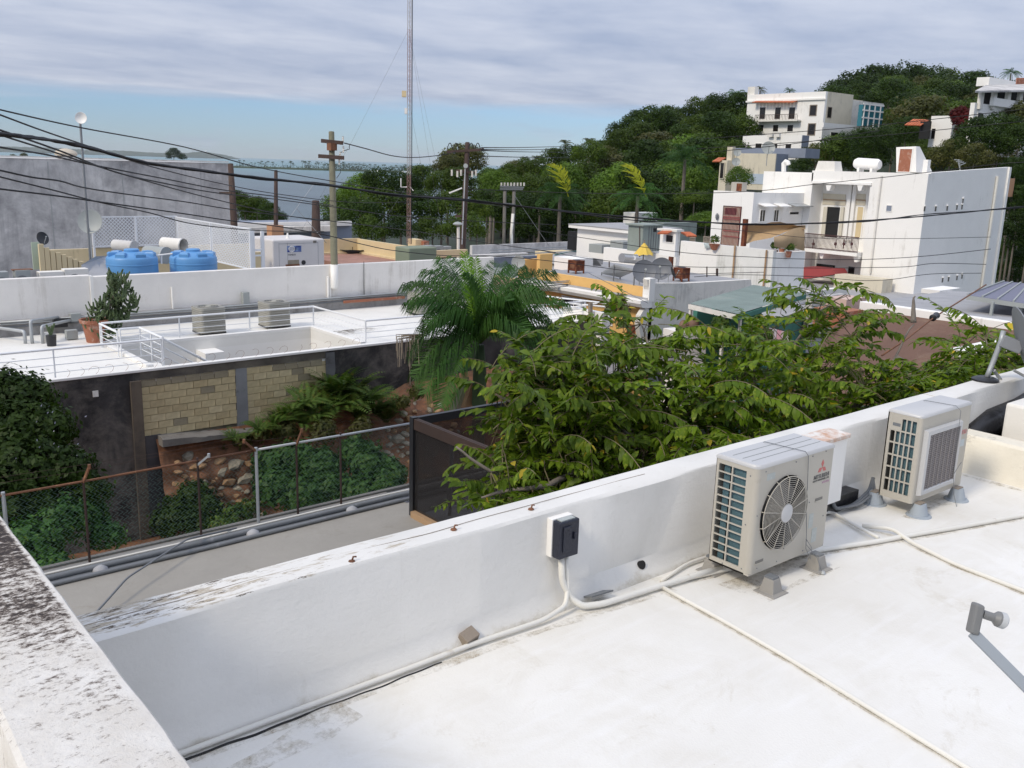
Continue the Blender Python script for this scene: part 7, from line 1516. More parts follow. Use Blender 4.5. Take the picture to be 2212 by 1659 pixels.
# roof things
q = A(1874, 354, x=xm+2); Rt = 12*depth(q)/FPX; a, b = A(1851, 353, x=xm+2), A(1897, 356, x=xm+2); wt = thing('roof_tank', q-Vector((0,0,Rt)), 'white cylindrical tank lying on the roof of the balcony house', 'tank'); mb = MB(); u_ = (b-a).normalized(); L_ = (b-a).length
mb.lathe([(Rt*.75, -.12), (Rt, .06), (Rt, L_-.06), (Rt*.75, L_+.12)], a, 24, u_); mb.build('shell', M['wallw'], wt, smooth='auto')
for f in (.2, .8): mb = MB(); p = a.lerp(b, f); mb.box(p.x-.3, p.x+.3, p.y-.08, p.y+.08, zt_m-.4, p.z-Rt*.7); mb.build('cradle', M['wallw'], wt)
rd = thing('roof_stair_hut', A(1965, 370, x=xm+2.5), 'white roof hut with wine red door and sloping right side on the balcony house', 'roof hut'); xh = xm+2.2
pf = [A(*p, x=xh) for p in ((1936, 372), (1936, 318), (1979, 316), (1979, 372))]; hw = A(1999, 372, y=pf[3].y).x-xh; hw = max(1.2, hw)
mb = MB(); mb.loft([[pf[0], pf[1], pf[2], pf[3]], [pf[0]+Vector((hw*.55, 0, 0)), pf[1]+Vector((hw*.4, 0, 0)), pf[2]+Vector((hw*.4, 0, 0)), pf[3]+Vector((hw*1.8, 0, 0))]]); mb.build('hut_wall', M['wallw'], rd); win(rd, 'x', xh, 1942, 1968, 322, 371, glass='redd' if 'redd' in M else 'terracotta', frame='wallw', name='door', fr=.05)
q = A(1693, 368, x=xm+.6); mb = MB(); mb.path([A(*p, x=xm+.6) for p in ((1693, 371), (1693, 353), (1697, 349), (1702, 351), (1703, 356))], .16, 8); tag(mb.build('gooseneck_vent', M['wallw']), 'white gooseneck vent pipe on the roof left of the white tank', 'vent')
mb = MB(); q = A(1790, 370, x=xm+.6); mb.loft([[(q.x-s, q.y-s*1.6, z), (q.x+s, q.y-s*1.6, z), (q.x+s, q.y+s*1.6, z), (q.x-s, q.y+s*1.6, z)] for s, z in ((.5, zt_m-.3), (.38, q.z+.65))]); tag(mb.build('roof_box', M['white_stain']), 'low stained white box on the roof left of the white tank', 'roof box')
q = A(2072, 352, y=ym+1.5); an = thing('roof_antenna', q, 'small television antenna on the right part of the balcony house roof', 'antenna'); mb = MB(); mb.tube(A(2076, 378, y=ym+1.5), A(2070, 345, y=ym+1.5), .04); [mb.tube(A(2062+4*k, 345+4*k, y=ym+1.5), A(2074+4*k, 352-6+2*k, y=ym+1.6), .025) for k in range(4)]; mb.build('antenna_rods', M['elec_grey'], an)
mb = MB(); mb.box(A(2002, 370, y=ym+1).x, A(2008, 370, y=ym+1).x, ym+1, ym+1.3, zt_m-.3, A(2005, 345, y=ym+1).z); tag(mb.build('white_chimney', M['wallw']), 'slim white chimney right of the red-doored roof hut', 'chimney')
# annex with the gate
yan = yA3+.05; xan = A(1626, 450, y=yan).x; an_ = thing('annex_building', (xan+1, yan+2, -6), 'white annex with red barred gate and two small windows, left of the balcony', 'building')
zan = A(1600, 414, x=xan).z; yal = A(1538, 460, x=xan).y; mb = MB(); mb.box(xan, xan+.25, yan, yal, zlow, zan); mb.build('front_wall', M['wallw'], an_); mb = MB(); mb.box(xan+.25, xm-.02, yan, yan+.25, zlow, zan-.02); mb.build('side_wall', M['wallw'], an_); mb = MB(); mb.box(xan+.25, xm-.02, yan+.25, yal, zlow, zan-.15); mb.build('roof', M['white_stain'], an_)
w1 = win(an_, 'x', xan, 1561, 1597, 447, 530, glass='terr2' if 'terr2' in M else 'cream', frame='iron', fr=.06, name='door')
mb = MB(); fx(mb, xan-.06, 1566, 1591, 449, 464, .03); mb.build('transom_glass', surf('dark_violet_glass', (.05,.02,.035), bump=0, rough=.3), an_)
for k in range(13): mb = MB(); px = 1562+34*k/12; fx(mb, xan-.10, px-.4, px+.4, 447, 530, .025); mb.build('gate_bar', M['iron2'] if 'iron2' in M else surf('red_iron', (.30,.09,.08), bump=0), an_); M['iron2'] = bpy.data.materials['red_iron']
for py in (468, 472, 498, 510): mb = MB(); fx(mb, xan-.11, 1561, 1597, py, py+2, .03); mb.build('gate_rail', M['iron2'], an_)
for pl, pr in ((1642, 1652), (1672, 1681)): win(an_, 'y', yan, pl, pr, 454, 478, frame='wallw', bars=1, fr=.05)
win(an_, 'y', yan, 1706, 1725, 458, 463, frame='wallw', fr=.04)
for pl, pr, mt in ((1638, 1663, 'wallw'), (1671, 1694, 'wallw'), (1703, 1741, 'steel')): a_, b_ = A(pl, 441, y=yan), A(pr, 441, y=yan); mb = MB(); mb.prism([(a_.x, yan, a_.z), (b_.x, yan, a_.z), (b_.x, yan-.6, a_.z-.15), (a_.x, yan-.6, a_.z-.15)], (0, 0, .05)); mb.build('window_hood', M[mt], an_)
q = A(1549, 467, x=xan-.1); mb = MB(); mb.lathe([(.05, -.25), (.11, -.1), (.11, .08), (.03, .2)], q, 8); mb.build('wall_lamp', M['pipe_grey'], an_)
mb = MB(); a_, b_ = A(1579, 412, x=xan+1), A(1604, 394, x=xan+1); mb.box(xan+1, xan+1.5, b_.y, a_.y, zan-.1, b_.z); o = mb.build('air_conditioner', M['ac']); tag(o, 'beige air conditioner on the roof of the annex above the red gate', 'air conditioner'); mb = MB(); mb.box(xan+.98, xan+1, b_.y+.03, (a_.y+b_.y)/2, zan, b_.z-.08); mb.build('fan_grille', M['rustd'], o)

# ------------------------------------------------------------------ green roof, teal wall, brown roof, grey roof, awning
zgr = -3.0
gq = [A(1489, 656, d=33), A(1627, 616, d=40), A(1740, 634, d=38), A(1592, 679, d=30.5)]; gt = thing('green_roof_shed', A(1600, 690, d=34), 'lean-to with dusty green corrugated roof and teal wall beneath', 'shed')
mb = MB(); u_, v_ = gq[1]-gq[0], gq[3]-gq[0]; nr = u_.cross(v_).normalized(); nr = nr if nr.z > 0 else -nr
n_ = 26; rows = []
for i in range(n_*2+1):
    f = i/(n_*2); rows.append([(gq[0].lerp(gq[3], f)).lerp(gq[1].lerp(gq[2], f), g)+nr*(.03*(i % 2)) for g in (0, .5, 1)])
mb.loft(rows, close=False); M['greenr'] = surf('dusty_green_roof', (.26,.32,.285), .15, (.32,.34,.30), .45, .8, rough=.7, bump=.2); mb.build('corrugated_roof', M['greenr'], gt)
mb = MB(); mb.bar(gq[0]-nr*.1, gq[3]-nr*.1, .08, .16); mb.build('eave_board', M['white_stain'], gt); mb = MB(); mb.bar(gq[3]-nr*.12, gq[2]-nr*.12, .08, .16); mb.build('eave_board', M['teal'] if 'teal' in M else surf('teal_paint', (.06,.21,.16), .1, (.03,.10,.08), .3, 1, .3, bump=.1), gt); M['teal'] = bpy.data.materials['teal_paint']
for q_ in ((1492, 665, 33), (1600, 682, 31), (1565, 672, 31.5)): p = A(*q_[:2], d=q_[2]); mb = MB(); mb.box(p.x-.04, p.x+.04, p.y-.04, p.y+.04, -7.5, p.z); mb.build('post', M['white_stain'], gt)
mb = MB(); p0, p1 = A(1500, 700, d=36), A(1640, 690, d=38.5); mb.bar(Vector((p0.x, p0.y, -4.9)), Vector((p1.x, p1.y, -4.9)), .2, 5.4); mb.build('teal_wall', M['teal'], gt)
mb = MB(); p0, p1 = A(1600, 700, d=33.5), A(1745, 665, d=38); mb.bar(Vector((p0.x, p0.y, -4.6)), Vector((p1.x, p1.y, -4.6)), .2, 4.4); mb.build('teal_wall', M['teal'], gt)
lnd = thing('clothes_line', A(1650, 700, d=32), 'clothes line with pastel laundry hanging under the green roof', 'laundry'); mb = MB(); mb.path([A(1600, 700, d=32), A(1650, 703, d=32), A(1720, 722, d=32)], .012, 4); mb.build('line', M['wire'], lnd)
for k, (a_, c_) in enumerate(((1650, (.35,.40,.60)), (1660, (.55,.45,.60)), (1670, (.60,.55,.62)), (1680, (.65,.35,.42)), (1689, (.62,.48,.55)), (1699, (.6,.6,.6)))): p = A(a_, 704+(a_-1650)*.24, d=32); q = A(a_+8, 705+(a_-1642)*.24, d=32); mb = MB(); mb.prism([p, q, q-Vector((0,0,.36)), p-Vector((0,0,.33))], (0, .02, 0)); mb.build('garment', surf('cloth_%d' % k, c_, .05, bump=0), lnd)
for k, (px, py, R_) in enumerate(((1476, 702, 10), (1498, 698, 13))): q = A(px, py, d=33); R_ = R_*33/FPX; t_ = thing('clay_jar', q-Vector((0,0,R_*.9)), ('round brown clay jar on the white ledge, smaller left one', 'round brown clay jar on the white ledge, larger right one')[k], 'jar'); mb = MB(); mb.lathe([(R_*.5, -R_), (R_*.95, -R_*.4), (R_, .1*R_), (R_*.7, R_*.7), (R_*.35, R_*.9), (R_*.42, R_*1.05)], q, 18); mb.build('jar_body', surf('brown_clay', (.22,.13,.09), .2, bump=.2) if k == 0 else bpy.data.materials['brown_clay'], t_, smooth=True)
p0, p1 = A(1448, 740, d=33), A(1510, 712, d=33.5); mb = MB(); mb.bar(Vector((p0.x, p0.y, -5.2)), Vector((p1.x, p1.y, -5.2)), .9, 2*(A(1480, 713, d=33).z+5.2)); tag(mb.build('white_ledge_wall', M['white_far']), 'white ledge wall carrying the two clay jars', 'wall')
q = A(1345, 770, d=30); simple('pale_yard_wall', 'white_stain', 'pale low wall glimpsed through the leaves below the gable', 'wall', fy, q.y, 1285, 1480, 745, 800, th=.3)
# white and grey roofs right of the green one
simple('white_low_wall', 'white_far', 'low white wall with open struts between green roof and balcony house', 'wall', fy, A(1760, 640, d=44).y, 1700, 1830, 628, 650, th=.3); simple('stained_low_wall', 'grey_conc', 'grey stained wall behind the top of the leafy spray', 'wall', fy, A(1800, 660, d=38).y, 1752, 1822, 640, 720, th=.3)
simple('cream_low_block', 'cream', 'low cream block with curved top at the foot of the balcony house', 'wall', fx, xm-1.6, 1800, 1905, 598, 650, th=1.2)
br = thing('brown_roof_building', A(1950, 720, d=28), 'building with brown sloping roof below a wide white parapet edge', 'building'); M['brownr'] = surf('brown_roof_coating', (.150,.078,.050), .12, (.20,.13,.085), .4, 1.2, rough=.85, bump=.2, specks=.15)
mb = MB(); P4 = [A(1850, 668, d=32), A(2215, 712, d=26), A(2215, 850, d=22), A(1700, 850, d=24), A(1790, 715, d=29)]; mb.prism(P4, (0, 0, -.3)); mb.build('sloping_roof', M['brownr'], br)
mb = MB(); a_, b_ = A(1863, 661, d=32), A(2240, 716, d=25.6); mb.bar(a_, b_, .28, .34); mb.build('white_edge', M['wallw'], br, bevel=.03)
mb = MB(); P4 = [A(1866, 655, d=32.3), A(2050, 628, d=40), A(2215, 640, d=37), A(2240, 707, d=26)]; mb.prism(P4, (0, 0, -.25)); mb.build('grey_roof', M['roof_grey2'], br); simple('roof_kerb', 'wallw', 'short white kerb at the back of the grey roof under the plain side wall', 'kerb', fy, A(2060, 635, d=40).y, 2030, 2075, 625, 634, th=.8)
mb = MB(); p = A(1843, 690, d=31); p1 = A(1858, 668, d=31.5); fy(mb, p.y, 1826, 1862, 672, 710, 1.2); mb.build('brick_base', M['terracotta'], br); simple('pink_gable', surf('pale_pink', (.62,.45,.38), bump=0), 'small pale pink gable between the brown roof and the cream block', 'gable', fy, p.y+1.3, 1828, 1870, 645, 668, th=.8)
awn = thing('polycarbonate_awning', A(2160, 640, d=30), 'violet-grey translucent awning on thin grey posts at the right edge', 'awning'); P4 = [A(2090, 637, d=30), A(2169, 608, d=36), A(2260, 616, d=36), A(2260, 662, d=28)]
m, t, bb = mat_new('smoked_polycarbonate'); bb.inputs['Base Color'].default_value = (.17,.17,.25,1); bb.inputs['Roughness'].default_value = .35; bb.inputs['Alpha'].default_value = .9; mb = MB(); mb.prism(P4, (0, 0, -.04)); mb.build('roof_sheet', m, awn)
for i in range(6): f = i/5; mb = MB(); mb.bar(P4[0].lerp(P4[3], f)+Vector((0,0,.02)), P4[1].lerp(P4[2], f)+Vector((0,0,.02)), .05); mb.build('rib', M['elec_grey'], awn)
mb = MB(); mb.bar(P4[0]-Vector((0,0,.08)), P4[3]-Vector((0,0,.08)), .08, .14); mb.build('edge_beam', M['elec_grey'], awn)
for px, py in ((2145, 652), (2206, 664)): p = A(px, py, d=29); mb = MB(); mb.bar(p, p-Vector((0, 0, 1.6)), .08); mb.build('post', M['elec_grey'], awn)
mb = MB(); pts = [A(*q[:2], d=q[2]) for q in ((1905, 768, 15), (1955, 735, 16), (2020, 684, 17), (2130, 615, 19))]; mb.path(pts, .014, 6); sg = mb.build('guy_cable', M['rust'], smooth=True); tag(sg, 'rusty guy cable with a black insulator slanting over the brown roof', 'guy cable'); c_ = A(2019, 684, d=17); u_ = (pts[3]-pts[0]).normalized(); mb = MB(); mb.lathe([(.02, -.12), (.065, -.10), (.05, 0), (.065, .10), (.02, .12)], c_-pts[0]*0, 12, u_); o = mb.build('black_insulator', M['black_plastic'], sg, smooth='auto')
simple('pink_wall', surf('salmon_wall', (.55,.30,.24), bump=0), 'salmon pink wall beyond the leaves under the satellite dish', 'wall', fy, A(2190, 780, d=18).y, 2165, 2225, 775, 830, th=.3); simple('white_far_ledge', 'wallw', 'white ledge crossing behind the satellite dish', 'wall', fy, A(2190, 770, d=18.4).y, 2120, 2225, 752, 768, th=.6)

for k, (L_, n_, lab) in enumerate((([(1555, 705, 22, 31), (1575, 730, 26, 30.5), (1540, 740, 22, 30)], 1600, 'yellow-green climber hanging under the left end of the green roof'), ([(1640, 700, 20, 31), (1650, 725, 22, 30.5), (1630, 745, 24, 30)], 1300, 'feathery green shrub in front of the teal wall under the green roof'), ([(1335, 650, 16, 34), (1318, 672, 14, 34), (1350, 668, 12, 34), (1345, 700, 12, 34)], 900, 'thin leafy vine climbing over the orange facade left of the gable'))):
    plant('climbing_plant', L_, n_, .14, M['leaf_fern'] if k < 2 else M['leaf_olive'], lab, 'climber', 30+k)
# ================================================================== sea, far coast, terrain, hill
def sstep(x, a, b): t_ = np.clip((x-a)/(b-a), 0, 1); return t_*t_*(3-2*t_)
def terr(x, y):
    d = np.hypot(x, y); az = np.degrees(np.arctan2(x, y))-40.0        # 0 = straight ahead of the viewer, positive to the right
    g = sstep(az, -3, 20); return -8.2+28.5*sstep(d, 70, 270)*g-19*sstep(d, 150, 390)*(1-g)
SEA = -25.0
azs = np.radians(np.concatenate([np.arange(-60, 61, 2.0)])); ds = np.array([8, 40, 60, 75, 90, 110, 130, 150, 175, 200, 230, 260, 300, 350, 420, 520, 700])
V = []; F = []
for a in azs:
    for d in ds:
        x, y = d*sin(a+radians(40)), d*cos(a+radians(40)); V.append((x, y, float(terr(x, y)) if d < 600 else SEA-3))
n = len(ds)
for i in range(len(azs)-1):
    for j in range(n-1): a = i*n+j; F.append((a, a+1, a+n+1, a+n))
o = meshobj('terrain', V, F, surf('dark_undergrowth', (.022,.038,.012), .4, (.030,.035,.015), .4, .3, bump=.3, bscale=2), smooth=True); tag(o, kind='structure')
m, t, b = mat_new('sea_water'); v = _vec(t); b.inputs['Roughness'].default_value = .30; b.inputs['IOR'].default_value = 1.33
near = _ramp(t, _noise(t, v, .010, 4, .6), .35, .65, (.035,.060,.072,1), (.055,.088,.10,1))
g = _n(t, 'ShaderNodeTexCoord'); sp = _n(t, 'ShaderNodeVectorMath', operation='LENGTH'); t.links.new(g.outputs['Object'], sp.inputs[0]); mr = _n(t, 'ShaderNodeMapRange'); t.links.new(sp.outputs['Value'], mr.inputs[0]); mr.inputs[1].default_value = 900; mr.inputs[2].default_value = 3200
col = _mix(t, mr.outputs[0], near, (.085,.21,.22)); wc = _ramp(t, _noise(t, _vec(t, (.004, .010, 1)), 6, 8, .8), .69, .72); col = _mix(t, wc, col, (.75,.78,.80))
t.links.new(col, b.inputs['Base Color']); bp = _n(t, 'ShaderNodeBump'); bp.inputs['Strength'].default_value = .5; bp.inputs['Distance'].default_value = 1.0; t.links.new(_noise(t, _vec(t, (.12, .25, 1)), 1, 6, .7), bp.inputs['Height']); t.links.new(bp.outputs[0], b.inputs['Normal'])
mb = MB(); N_ = 96; rings_ = [0, 200, 800, 3000, 12000, 60000]
mb.v = [(r_*cos(2*pi*k/N_), r_*sin(2*pi*k/N_), SEA) for r_ in rings_[1:] for k in range(N_)]; mb.f = [tuple(range(N_))]+[(i*N_+k, i*N_+(k+1) % N_, (i+1)*N_+(k+1) % N_, (i+1)*N_+k) for i in range(4) for k in range(N_)]
tag(mb.build('sea', m, local=True), kind='structure')

# crown prototypes, unit radius
protos = {}
for key, mat, seeds in (('d', 'leaf_dark', (1, 2)), ('m', 'leaf_mid', (3, 4, 5)), ('l', 'leaf_fresh', (6,)), ('o', 'leaf_olive', (7, 8))):
    protos[key] = []
    for s_ in seeds:
        v, f = crown(lobes_for(1, 1, .95, 40, s_, .34), 5200, .082, s_, .15, 1.3); o = meshobj('crown', v, f, M[mat]); protos[key].append(o.data); bpy.data.objects.remove(o)
mb = MB(); mb.path([(0,0,0), (.03,.02,.5), (0,0,1)], [.06, .05, .03], 6); o = mb.build('trunk', M['bark'], local=True, smooth=True); trunk_me = o.data; bpy.data.objects.remove(o)
rt_ = random.Random(21)
def tree(px, py, r_, d, key, label, group=None, name='tree', squash=1.0, rr=None):
    c = A(px, py, d=d); R_ = r_*d/FPX; zb_ = min(float(terr(c.x, c.y)), c.z-R_*.8)
    if group and key in 'dml' : label = {'d': 'dark green ', 'm': 'mid green ', 'l': 'light green '}[key]+label
    elif group and 'olive' not in label: label = 'olive brown '+label
    t_ = thing(name, (c.x, c.y, zb_), label, 'tree', group); me = rt_.choice(protos[key])
    o = bpy.data.objects.new('crown', me); COL.objects.link(o); o.parent = t_; o.location = (0, 0, c.z-zb_); o.scale = (R_*rt_.uniform(1.15, 1.4), R_*rt_.uniform(1.15, 1.4), R_*rt_.uniform(1.05, 1.25)*squash); o.rotation_euler = (0, 0, rt_.uniform(0, 6.28))
    o = bpy.data.objects.new('trunk', trunk_me); COL.objects.link(o); o.parent = t_; o.scale = (R_*1.2+.3, R_*1.2+.3, max(.5, c.z-zb_-R_*.2))
    return t_
G1 = ('round-crowned tree on the far ridge at upper right', 'trees on the far ridge')
G2 = ('broad-crowned tree on the wooded slope left of the white hill house', 'trees on the wooded slope')
G3 = ('dense tree in the low woods between the palm and the orange house', 'trees in the low woods behind the roofs')
G4 = ('leafy tree behind the lattice mast between the two tall poles', 'dark trees behind the mast')
G5 = ('bushy tree on the hillside between the hill houses and the balcony house', 'hillside trees around the houses')
G6 = ('tree beyond the right edge of the balcony house', 'trees at the right edge')
G7 = ('low tree by the water right of the grey wall', 'trees by the bay')
def many(L, G, d, keys, jit=6):
    for px, py, r_ in L: tree(px+rt_.uniform(-jit, jit), py+rt_.uniform(-3, 3), r_*rt_.uniform(.9, 1.12), d*rt_.uniform(.94, 1.06), rt_.choice(keys), *G)
many([(1815,222,44),(1848,206,44),(1895,194,46),(1950,190,46),(2000,190,46),(2050,194,46),(2100,198,44),(2140,205,40),(2190,225,40)], G1, 262, 'dm')
many([(1850,262,42),(1890,235,42),(1940,228,45),(1990,228,45),(2045,230,45),(2090,238,42),(1920,262,42),(1985,268,42),(2040,272,42),(2100,275,40),(1870,290,35),(2150,250,40)], G1, 238, 'dm')
many([(1790,232,26),(1812,248,28),(1835,232,28),(1862,240,30),(1880,255,30),(1800,268,26),(1845,262,28),(1905,262,30)], G1, 205, 'dm', 3)
many([(1352,290,30),(1378,272,34),(1412,264,32),(1447,262,32),(1482,256,32),(1520,242,32),(1560,236,30),(1597,238,30),(1630,250,28)], G2, 196, 'dddm')
many([(1336,318,32),(1385,312,38),(1440,300,40),(1500,290,40),(1550,280,38),(1590,290,32),(1335,345,34)], G2, 178, 'odmm')
many([(1095,382,22),(1120,374,24),(1155,366,28),(1195,352,30),(1235,338,30),(1275,335,30),(1310,345,30),(1350,365,40),(1400,352,42),(1462,345,42),(1520,340,42),(1575,345,36),(1600,375,28)], G2, 150, 'dmmo')
many([(1065,405,32),(1110,412,35),(1160,408,38),(1215,400,40),(1270,400,42),(1335,408,44),(1395,405,44),(1455,400,42),(1515,400,42)], G3, 122, 'dmml')
many([(1050,448,36),(1110,452,38),(1170,455,42),(1240,458,42),(1310,455,44),(1380,452,44),(1445,452,40),(1500,450,36),(1530,470,28),(1140,498,36),(1200,500,38),(1270,500,36),(1335,496,36),(1480,478,28),(1520,500,22)], G3, 98, 'dddm')
many([(995,352,38),(1020,350,32),(968,362,26)], ('brownish olive round tree on the skyline behind the tall dark pole', 'olive trees on the skyline'), 135, 'o', 3)
many([(1060,388,26),(1090,392,24)], G3, 128, 'm')
many([(732,455,32),(722,492,28),(752,432,32),(780,412,34),(820,400,34),(862,402,34),(905,402,36),(950,398,34),(990,405,34)], G4, 84, 'mmdl')
many([(770,465,44),(835,455,44),(900,455,44),(965,455,44),(800,500,34),(865,500,36),(935,500,36),(1000,495,36),(1030,460,34)], G4, 76, 'mddm')
many([(512,432,18),(530,446,24),(556,452,24),(582,460,20),(604,470,14),(545,470,26),(590,480,18)], G7, 92, 'dm', 3)
many([(1725,362,22),(1762,348,30),(1800,330,34),(1845,318,34),(1885,305,34),(1880,345,32),(1930,320,34),(1960,290,36),(1975,340,34),(2010,325,30),(1830,352,28)], G5, 128, 'ddmo')
many([(2050,345,36),(2080,325,38),(2120,305,40),(2160,285,42),(2200,265,38),(2110,345,36),(2150,330,38),(2195,310,40),(2225,290,40)], G5, 104, 'odmo')
many([(2190,372,34),(2215,400,36),(2190,440,30),(2222,455,40),(2195,495,34),(2225,520,40),(2185,545,32),(2215,570,36),(2180,590,30),(2210,610,30)], G6, 74, 'dd', 4)
tree(1597, 388, 26, 88, 'l', 'small fresh green tree in front of the cream house with the blue band', None)
tree(1500, 430, 34, 90, 'm', 'layered bright green tree just left of the annex with the red gate', None, squash=.6); tree(1525, 478, 36, 86, 'l', 'low spreading green tree behind the metal shed', None, squash=.6)

# the wood goes on over the whole slope: trees standing on the ground wherever no house is in the way
keep = [(1595, 1915, 190, 420, 172), (1545, 1760, 300, 440, 115), (1985, 2115, 225, 330, 122), (2090, 2260, 150, 330, 112), (1520, 2165, 300, 640, 62)]
r_ = random.Random(77); got = []; tries = 0
while len(got) < 230 and tries < 6000:
    tries += 1; az = radians(r_.uniform(-1, 33)+40); d = r_.uniform(125, 300); x, y = d*sin(az), d*cos(az); R_ = r_.uniform(3.2, 5.6)
    if any((x-a)**2+(y-b)**2 < (R_+c)**2*.42 for a, b, c in got): continue
    z = float(terr(x, y)); hh = R_*r_.uniform(.9, 1.3); px, py = proj((x, y, z+hh)); dd = depth((x, y, z)); rp = R_*FPX/dd
    if any(a-rp < px < b+rp and c-rp < py < e+rp and dd < dk+R_+9 for a, b, c, e, dk in keep): continue
    if py-rp*1.32 < np.interp(px, [1250, 1290, 1325, 1400, 1480, 1540, 1610, 1780, 1800, 1850, 1950, 2050, 2150, 2230], [345, 330, 264, 240, 231, 213, 208, 205, 176, 160, 153, 156, 168, 200])+3: continue
    got.append((x, y, R_)); G = G1 if (px > 1780 and dd > 190) else (G2 if px < 1600 else G5)
    tree(px, py, rp, dd, r_.choice('ddmmo' if px > 1500 else 'dmmol'), *G)
# palms on the slope: trunk and fronds
def palm_proto(seed, nf, L, droop, mat):
    r = random.Random(seed); V_, F_ = [], []
    for k in range(nf):
        a = 2*pi*k/nf+r.uniform(-.2, .2); e = r.uniform(-.5, 1.1); tip = Vector((cos(a)*cos(e)*L, sin(a)*cos(e)*L, sin(e)*L*.8-L*.25)); mid = tip*.5+Vector((0, 0, L*.33)); pts = [Vector()*(1-t)**2+mid*2*t*(1-t)+tip*t*t for t in np.linspace(0, 1, 8)]
        v, f = frond_mesh(None, pts, L*.30, 22, seed*50+k, droop, thin=.10); o_ = len(V_); V_ += [tuple(x) for x in v]; F_ += [tuple(i+o_ for i in dict.fromkeys(q)) for q in f]
    mb = MB(); mb.v = [tuple(map(float, x)) for x in V_]; mb.f = F_; o = mb.build('fronds', mat, local=True, fixn=False); me = o.data; bpy.data.objects.remove(o); return me
pp_ = [palm_proto(s_, 20, 3.6, 1.0, M['leaf_palm']) for s_ in (1, 2)]; pp_o = palm_proto(5, 18, 3.2, .6, M['leaf_olive'])
def palm(px, py, d, size, label, me=None, group=None, spear=None):
    c = A(px, py, d=d); zb_ = min(float(terr(c.x, c.y)), c.z-3); t_ = thing('palm_tree', (c.x, c.y, zb_), label, 'palm tree', group)
    o = bpy.data.objects.new('fronds', me or rt_.choice(pp_)); COL.objects.link(o); o.parent = t_; o.location = (0, 0, c.z-zb_); k = size*d/FPX/3.6; o.scale = (k, k, k); o.rotation_euler = (0, 0, rt_.uniform(0, 6))
    mb = MB(); mb.path([(0, 0, 0), (0, 0, c.z-zb_)], [.24, .15], 8); mb.build('trunk', M['bark'], t_, local=True, smooth='auto')
    if spear:
        top = A(px+spear[0], py+spear[1], d=d-1); b_ = parent_world(t_); c2 = A(px+(18 if spear[0] < 0 else -6), py, d=d-1)
        add_frond(t_, c2, top, .3, M['leaf_yellow'], 7, 2.3, 30, .3, 'yellow_spear', .14, .05)
    return t_
palm(1210, 425, 88, 62, 'royal palm with a bright yellow curved young frond, left of two', spear=(-8, -62)); palm(1378, 425, 86, 62, 'royal palm with a bright yellow-green young frond, right of two', spear=(-20, -62))
palm(1480, 345, 92, 62, 'tall dark palm with hanging fronds left of the cream house'); palm(1062, 385, 120, 32, 'dark palm right of the tall dark pole, before the slope')
palm(1158, 345, 170, 20, 'small olive palm on the skyline, leftmost of three', pp_o); palm(1222, 312, 172, 22, 'small palm on the skyline, in the middle of three', pp_o); palm(1272, 310, 165, 26, 'small palm on the skyline, rightmost of three', pp_o)
palm(1590, 205, 215, 26, 'palm rising on the skyline just left of the white hill house'); palm(1642, 195, 215, 18, 'yellowish palm behind the left roof corner of the hill house', pp_o); palm(1706, 196, 215, 14, 'tiny palm top behind the roof of the hill house'); palm(2184, 158, 235, 22, 'palm top above the white pavilion at the upper right')
palm(1420, 480, 80, 44, 'low palm in the shade behind the white roof room', pp_[0])

# ------------------------------------------------------------------ houses on the hill
dh = 165.0; cH = A(1778, 260, d=dh); xh_, yh_ = cH.x, cH.y; zbH = A(1778, 330, d=dh).z
hh_ = thing('hill_house', (xh_+6, yh_+6, zbH), 'large white hill house with three balcony doors and a glazed side room', 'house')
yl_ = A(1613, 240, x=xh_).y; ztH = A(1700, 201, x=xh_).z
mb = MB(); mb.box(xh_, xh_+.6, yh_, yl_, zbH-8, ztH); mb.build('front_wall', M['wallw'], hh_); xr_ = A(1852, 240, y=yh_+6).x
mb = MB(); mb.box(xh_+.6, xh_+9, yh_, yh_+.6, zbH-8, ztH); mb.build('side_wall', M['cream'], hh_); mb = MB(); mb.box(xh_+3, xr_, yh_+5, yh_+5.6, zbH-4, ztH-.1); mb.build('side_wall', M['cream'], hh_)
mb = MB(); mb.box(xh_+.6, xr_, yh_+.6, yl_, zbH-8, ztH-.8); mb.build('roof', M['white_stain'], hh_); mb = MB(); mb.box(xh_-.3, xh_+.1, yh_-.3, yl_+.2, ztH-1.4, ztH-1.1); mb.build('cornice', M['wallw'], hh_)
q = A(1627, 195, x=xh_+1); mb = MB(); mb.box(q.x-.6, q.x+.6, q.y-.8, q.y+.8, ztH-1, q.z+.6); mb.build('chimney', M['white_stain'], hh_)
for pl, pr in ((1641, 1653), (1674, 1686), (1704, 1717)): win(hh_, 'x', xh_, pl, pr, 232, 257, fr=.12, frame='wallw', name='door')
win(hh_, 'x', xh_, 1750, 1763, 228, 249, fr=.15, frame='wood'); win(hh_, 'y', yh_+5, 1821, 1836, 231, 256, fr=.15, frame='wood'); win(hh_, 'y', yh_, 1788, 1796, 232, 254, fr=.12, frame='wood')
for pl, pr in ((1636, 1649), (1670, 1681), (1701, 1713)): win(hh_, 'x', xh_, pl, pr, 270, 284, fr=.12, frame='wallw')
win(hh_, 'x', xh_, 1746, 1760, 268, 291, fr=.15, frame='wood', name='door')
mb = MB(); fx(mb, xh_-1.3, 1631, 1722, 259, 262, 1.3); mb.build('balcony_slab', M['white_stain'], hh_); mb = MB(); fx(mb, xh_-1.3, 1631, 1722, 247, 248, .08); mb.build('balcony_rail', M['pole_dark'], hh_)
for k in range(30): px = 1631+91*k/29; mb = MB(); fx(mb, xh_-1.28, px-.3, px+.3, 248, 259, .05); mb.build('baluster', M['pole_dark'], hh_)
